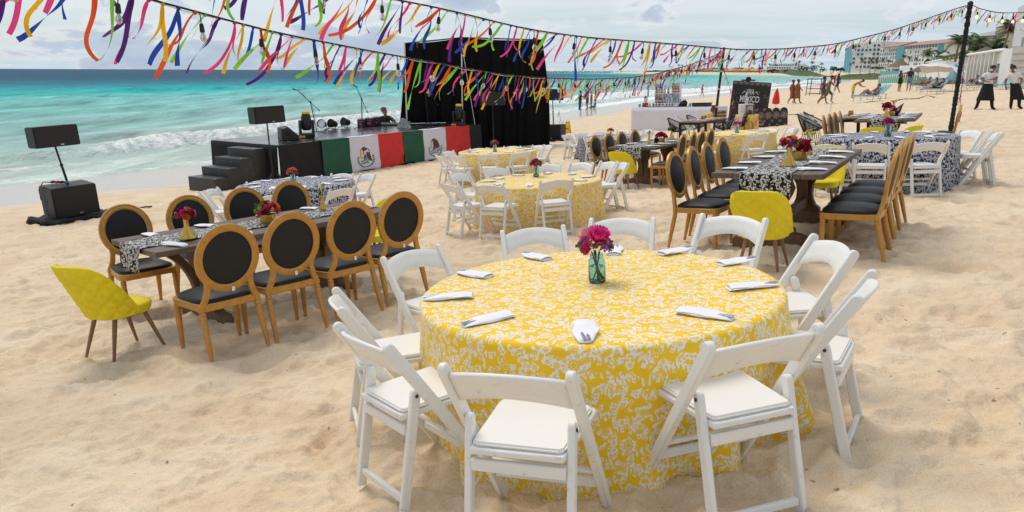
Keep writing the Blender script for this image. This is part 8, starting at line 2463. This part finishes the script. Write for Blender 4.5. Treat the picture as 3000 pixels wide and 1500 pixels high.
# hedge on the wall, dune grass, headland and rocks
mb = MB(); rs_ = random.Random(31)
for k in range(1600):
    u = rs_.random(); p = W0.lerp(W1, .55 + .45 * u) + Vector((rs_.uniform(0, .1), rs_.uniform(.6, 1.4))); s_ = rs_.uniform(.06, .14); z = zt + rs_.uniform(-.1, .42)
    d1 = Vector((rs_.gauss(0, 1), rs_.gauss(0, 1), rs_.gauss(0, 1))).normalized() * s_; d2 = d1.cross(Vector((rs_.gauss(0, 1), rs_.gauss(0, 1), rs_.gauss(0, 1)))).normalized() * s_ * .7; q = Vector((p.x, p.y, z))
    mb.add([q - d1, q + d2, q + d1, q - d2], [(0, 1, 2, 3)])
mat('hedge_green', (.12, .22, .03), .6, var=.4, scale=3)
tag(mb.build('hedge', MAT['hedge_green'], None, smooth=0), 'bright green clipped hedge along the top of the white wall', 'hedge')
def mound(name, pts, hgt, wid, m, label, kind, seed):
    rs = random.Random(seed); P_ = [Vector(p) for p in pts]
    mb = MB()
    def fn(u, v):
        f = u * (len(P_) - 1); i = min(int(f), len(P_) - 2); p = P_[i].lerp(P_[i + 1], f - i)
        x, y = p.x, p.y + (v - .5) * wid
        z = H(x, y) - .4 + hgt * math.sin(PI * v) ** .8 * min(1, u * 8, (1 - u) * 8) * (.75 + .25 * math.sin(u * 23 + seed) + .12 * math.sin(u * 61))
        return (x, y, z)
    mb.grid(fn, 90, 8); return tag(mb.build(name, MAT[m], None, smooth=180), kind=kind)
mound('dune', [P2(2440, 400), P2(2500, 330), P2(2580, 290), P2(2640, 250)], 2.6, 40, 'dune_green', '', 'structure', 1)
mound('headland', [P2(1880, 1150), P2(1960, 1090), P2(2040, 1020), P2(2240, 820), P2(2340, 620), P2(2440, 480)], 4.0, 60, 'dune_green', '', 'structure', 2)
mb = MB(); rs_ = random.Random(77)
for k in range(420):
    u = rs_.random(); px = 1540 + 330 * u; Y_ = 1250 + 140 * rs_.random(); c = P2(px, Y_); s_ = rs_.uniform(1.0, 3.0)
    M = Euler((rs_.uniform(0, 3), rs_.uniform(0, 3), rs_.uniform(0, 3))).to_matrix()
    mb.box((c.x, c.y, SEA + .2), (s_ * 2, s_ * 1.4, s_ * rs_.uniform(.5, .9)), M)
mat('breakwater_rock', (.50, .43, .32), .9, var=.3, scale=.3)
tag(mb.build('breakwater', MAT['breakwater_rock'], None, smooth=0), kind='stuff')
mb = MB(); rs_ = random.Random(78)
for k in range(160):
    u = rs_.random(); c = P2(2690 + 150 * u, 86 + rs_.uniform(-5, 5)); s_ = rs_.uniform(.2, .6)
    mb.ball((c.x, c.y, H(c.x, c.y) + .05), s_, 6, 4, Euler((rs_.uniform(0, 3), rs_.uniform(0, 3), 0)).to_matrix(), (1.3, .9, .7))
tag(mb.build('shore_rocks', MAT['rock'], None, smooth=0), kind='stuff')
sand_cable('curved black hose lying on the sand below the loungers', [(2610, 298), (2650, 291), (2690, 290), (2715, 281), (2745, 287)], .03)
sand_cable('thin black cable on the sand right of the scalloped panel', [(2300, 336), (2345, 337), (2392, 339)], .02)
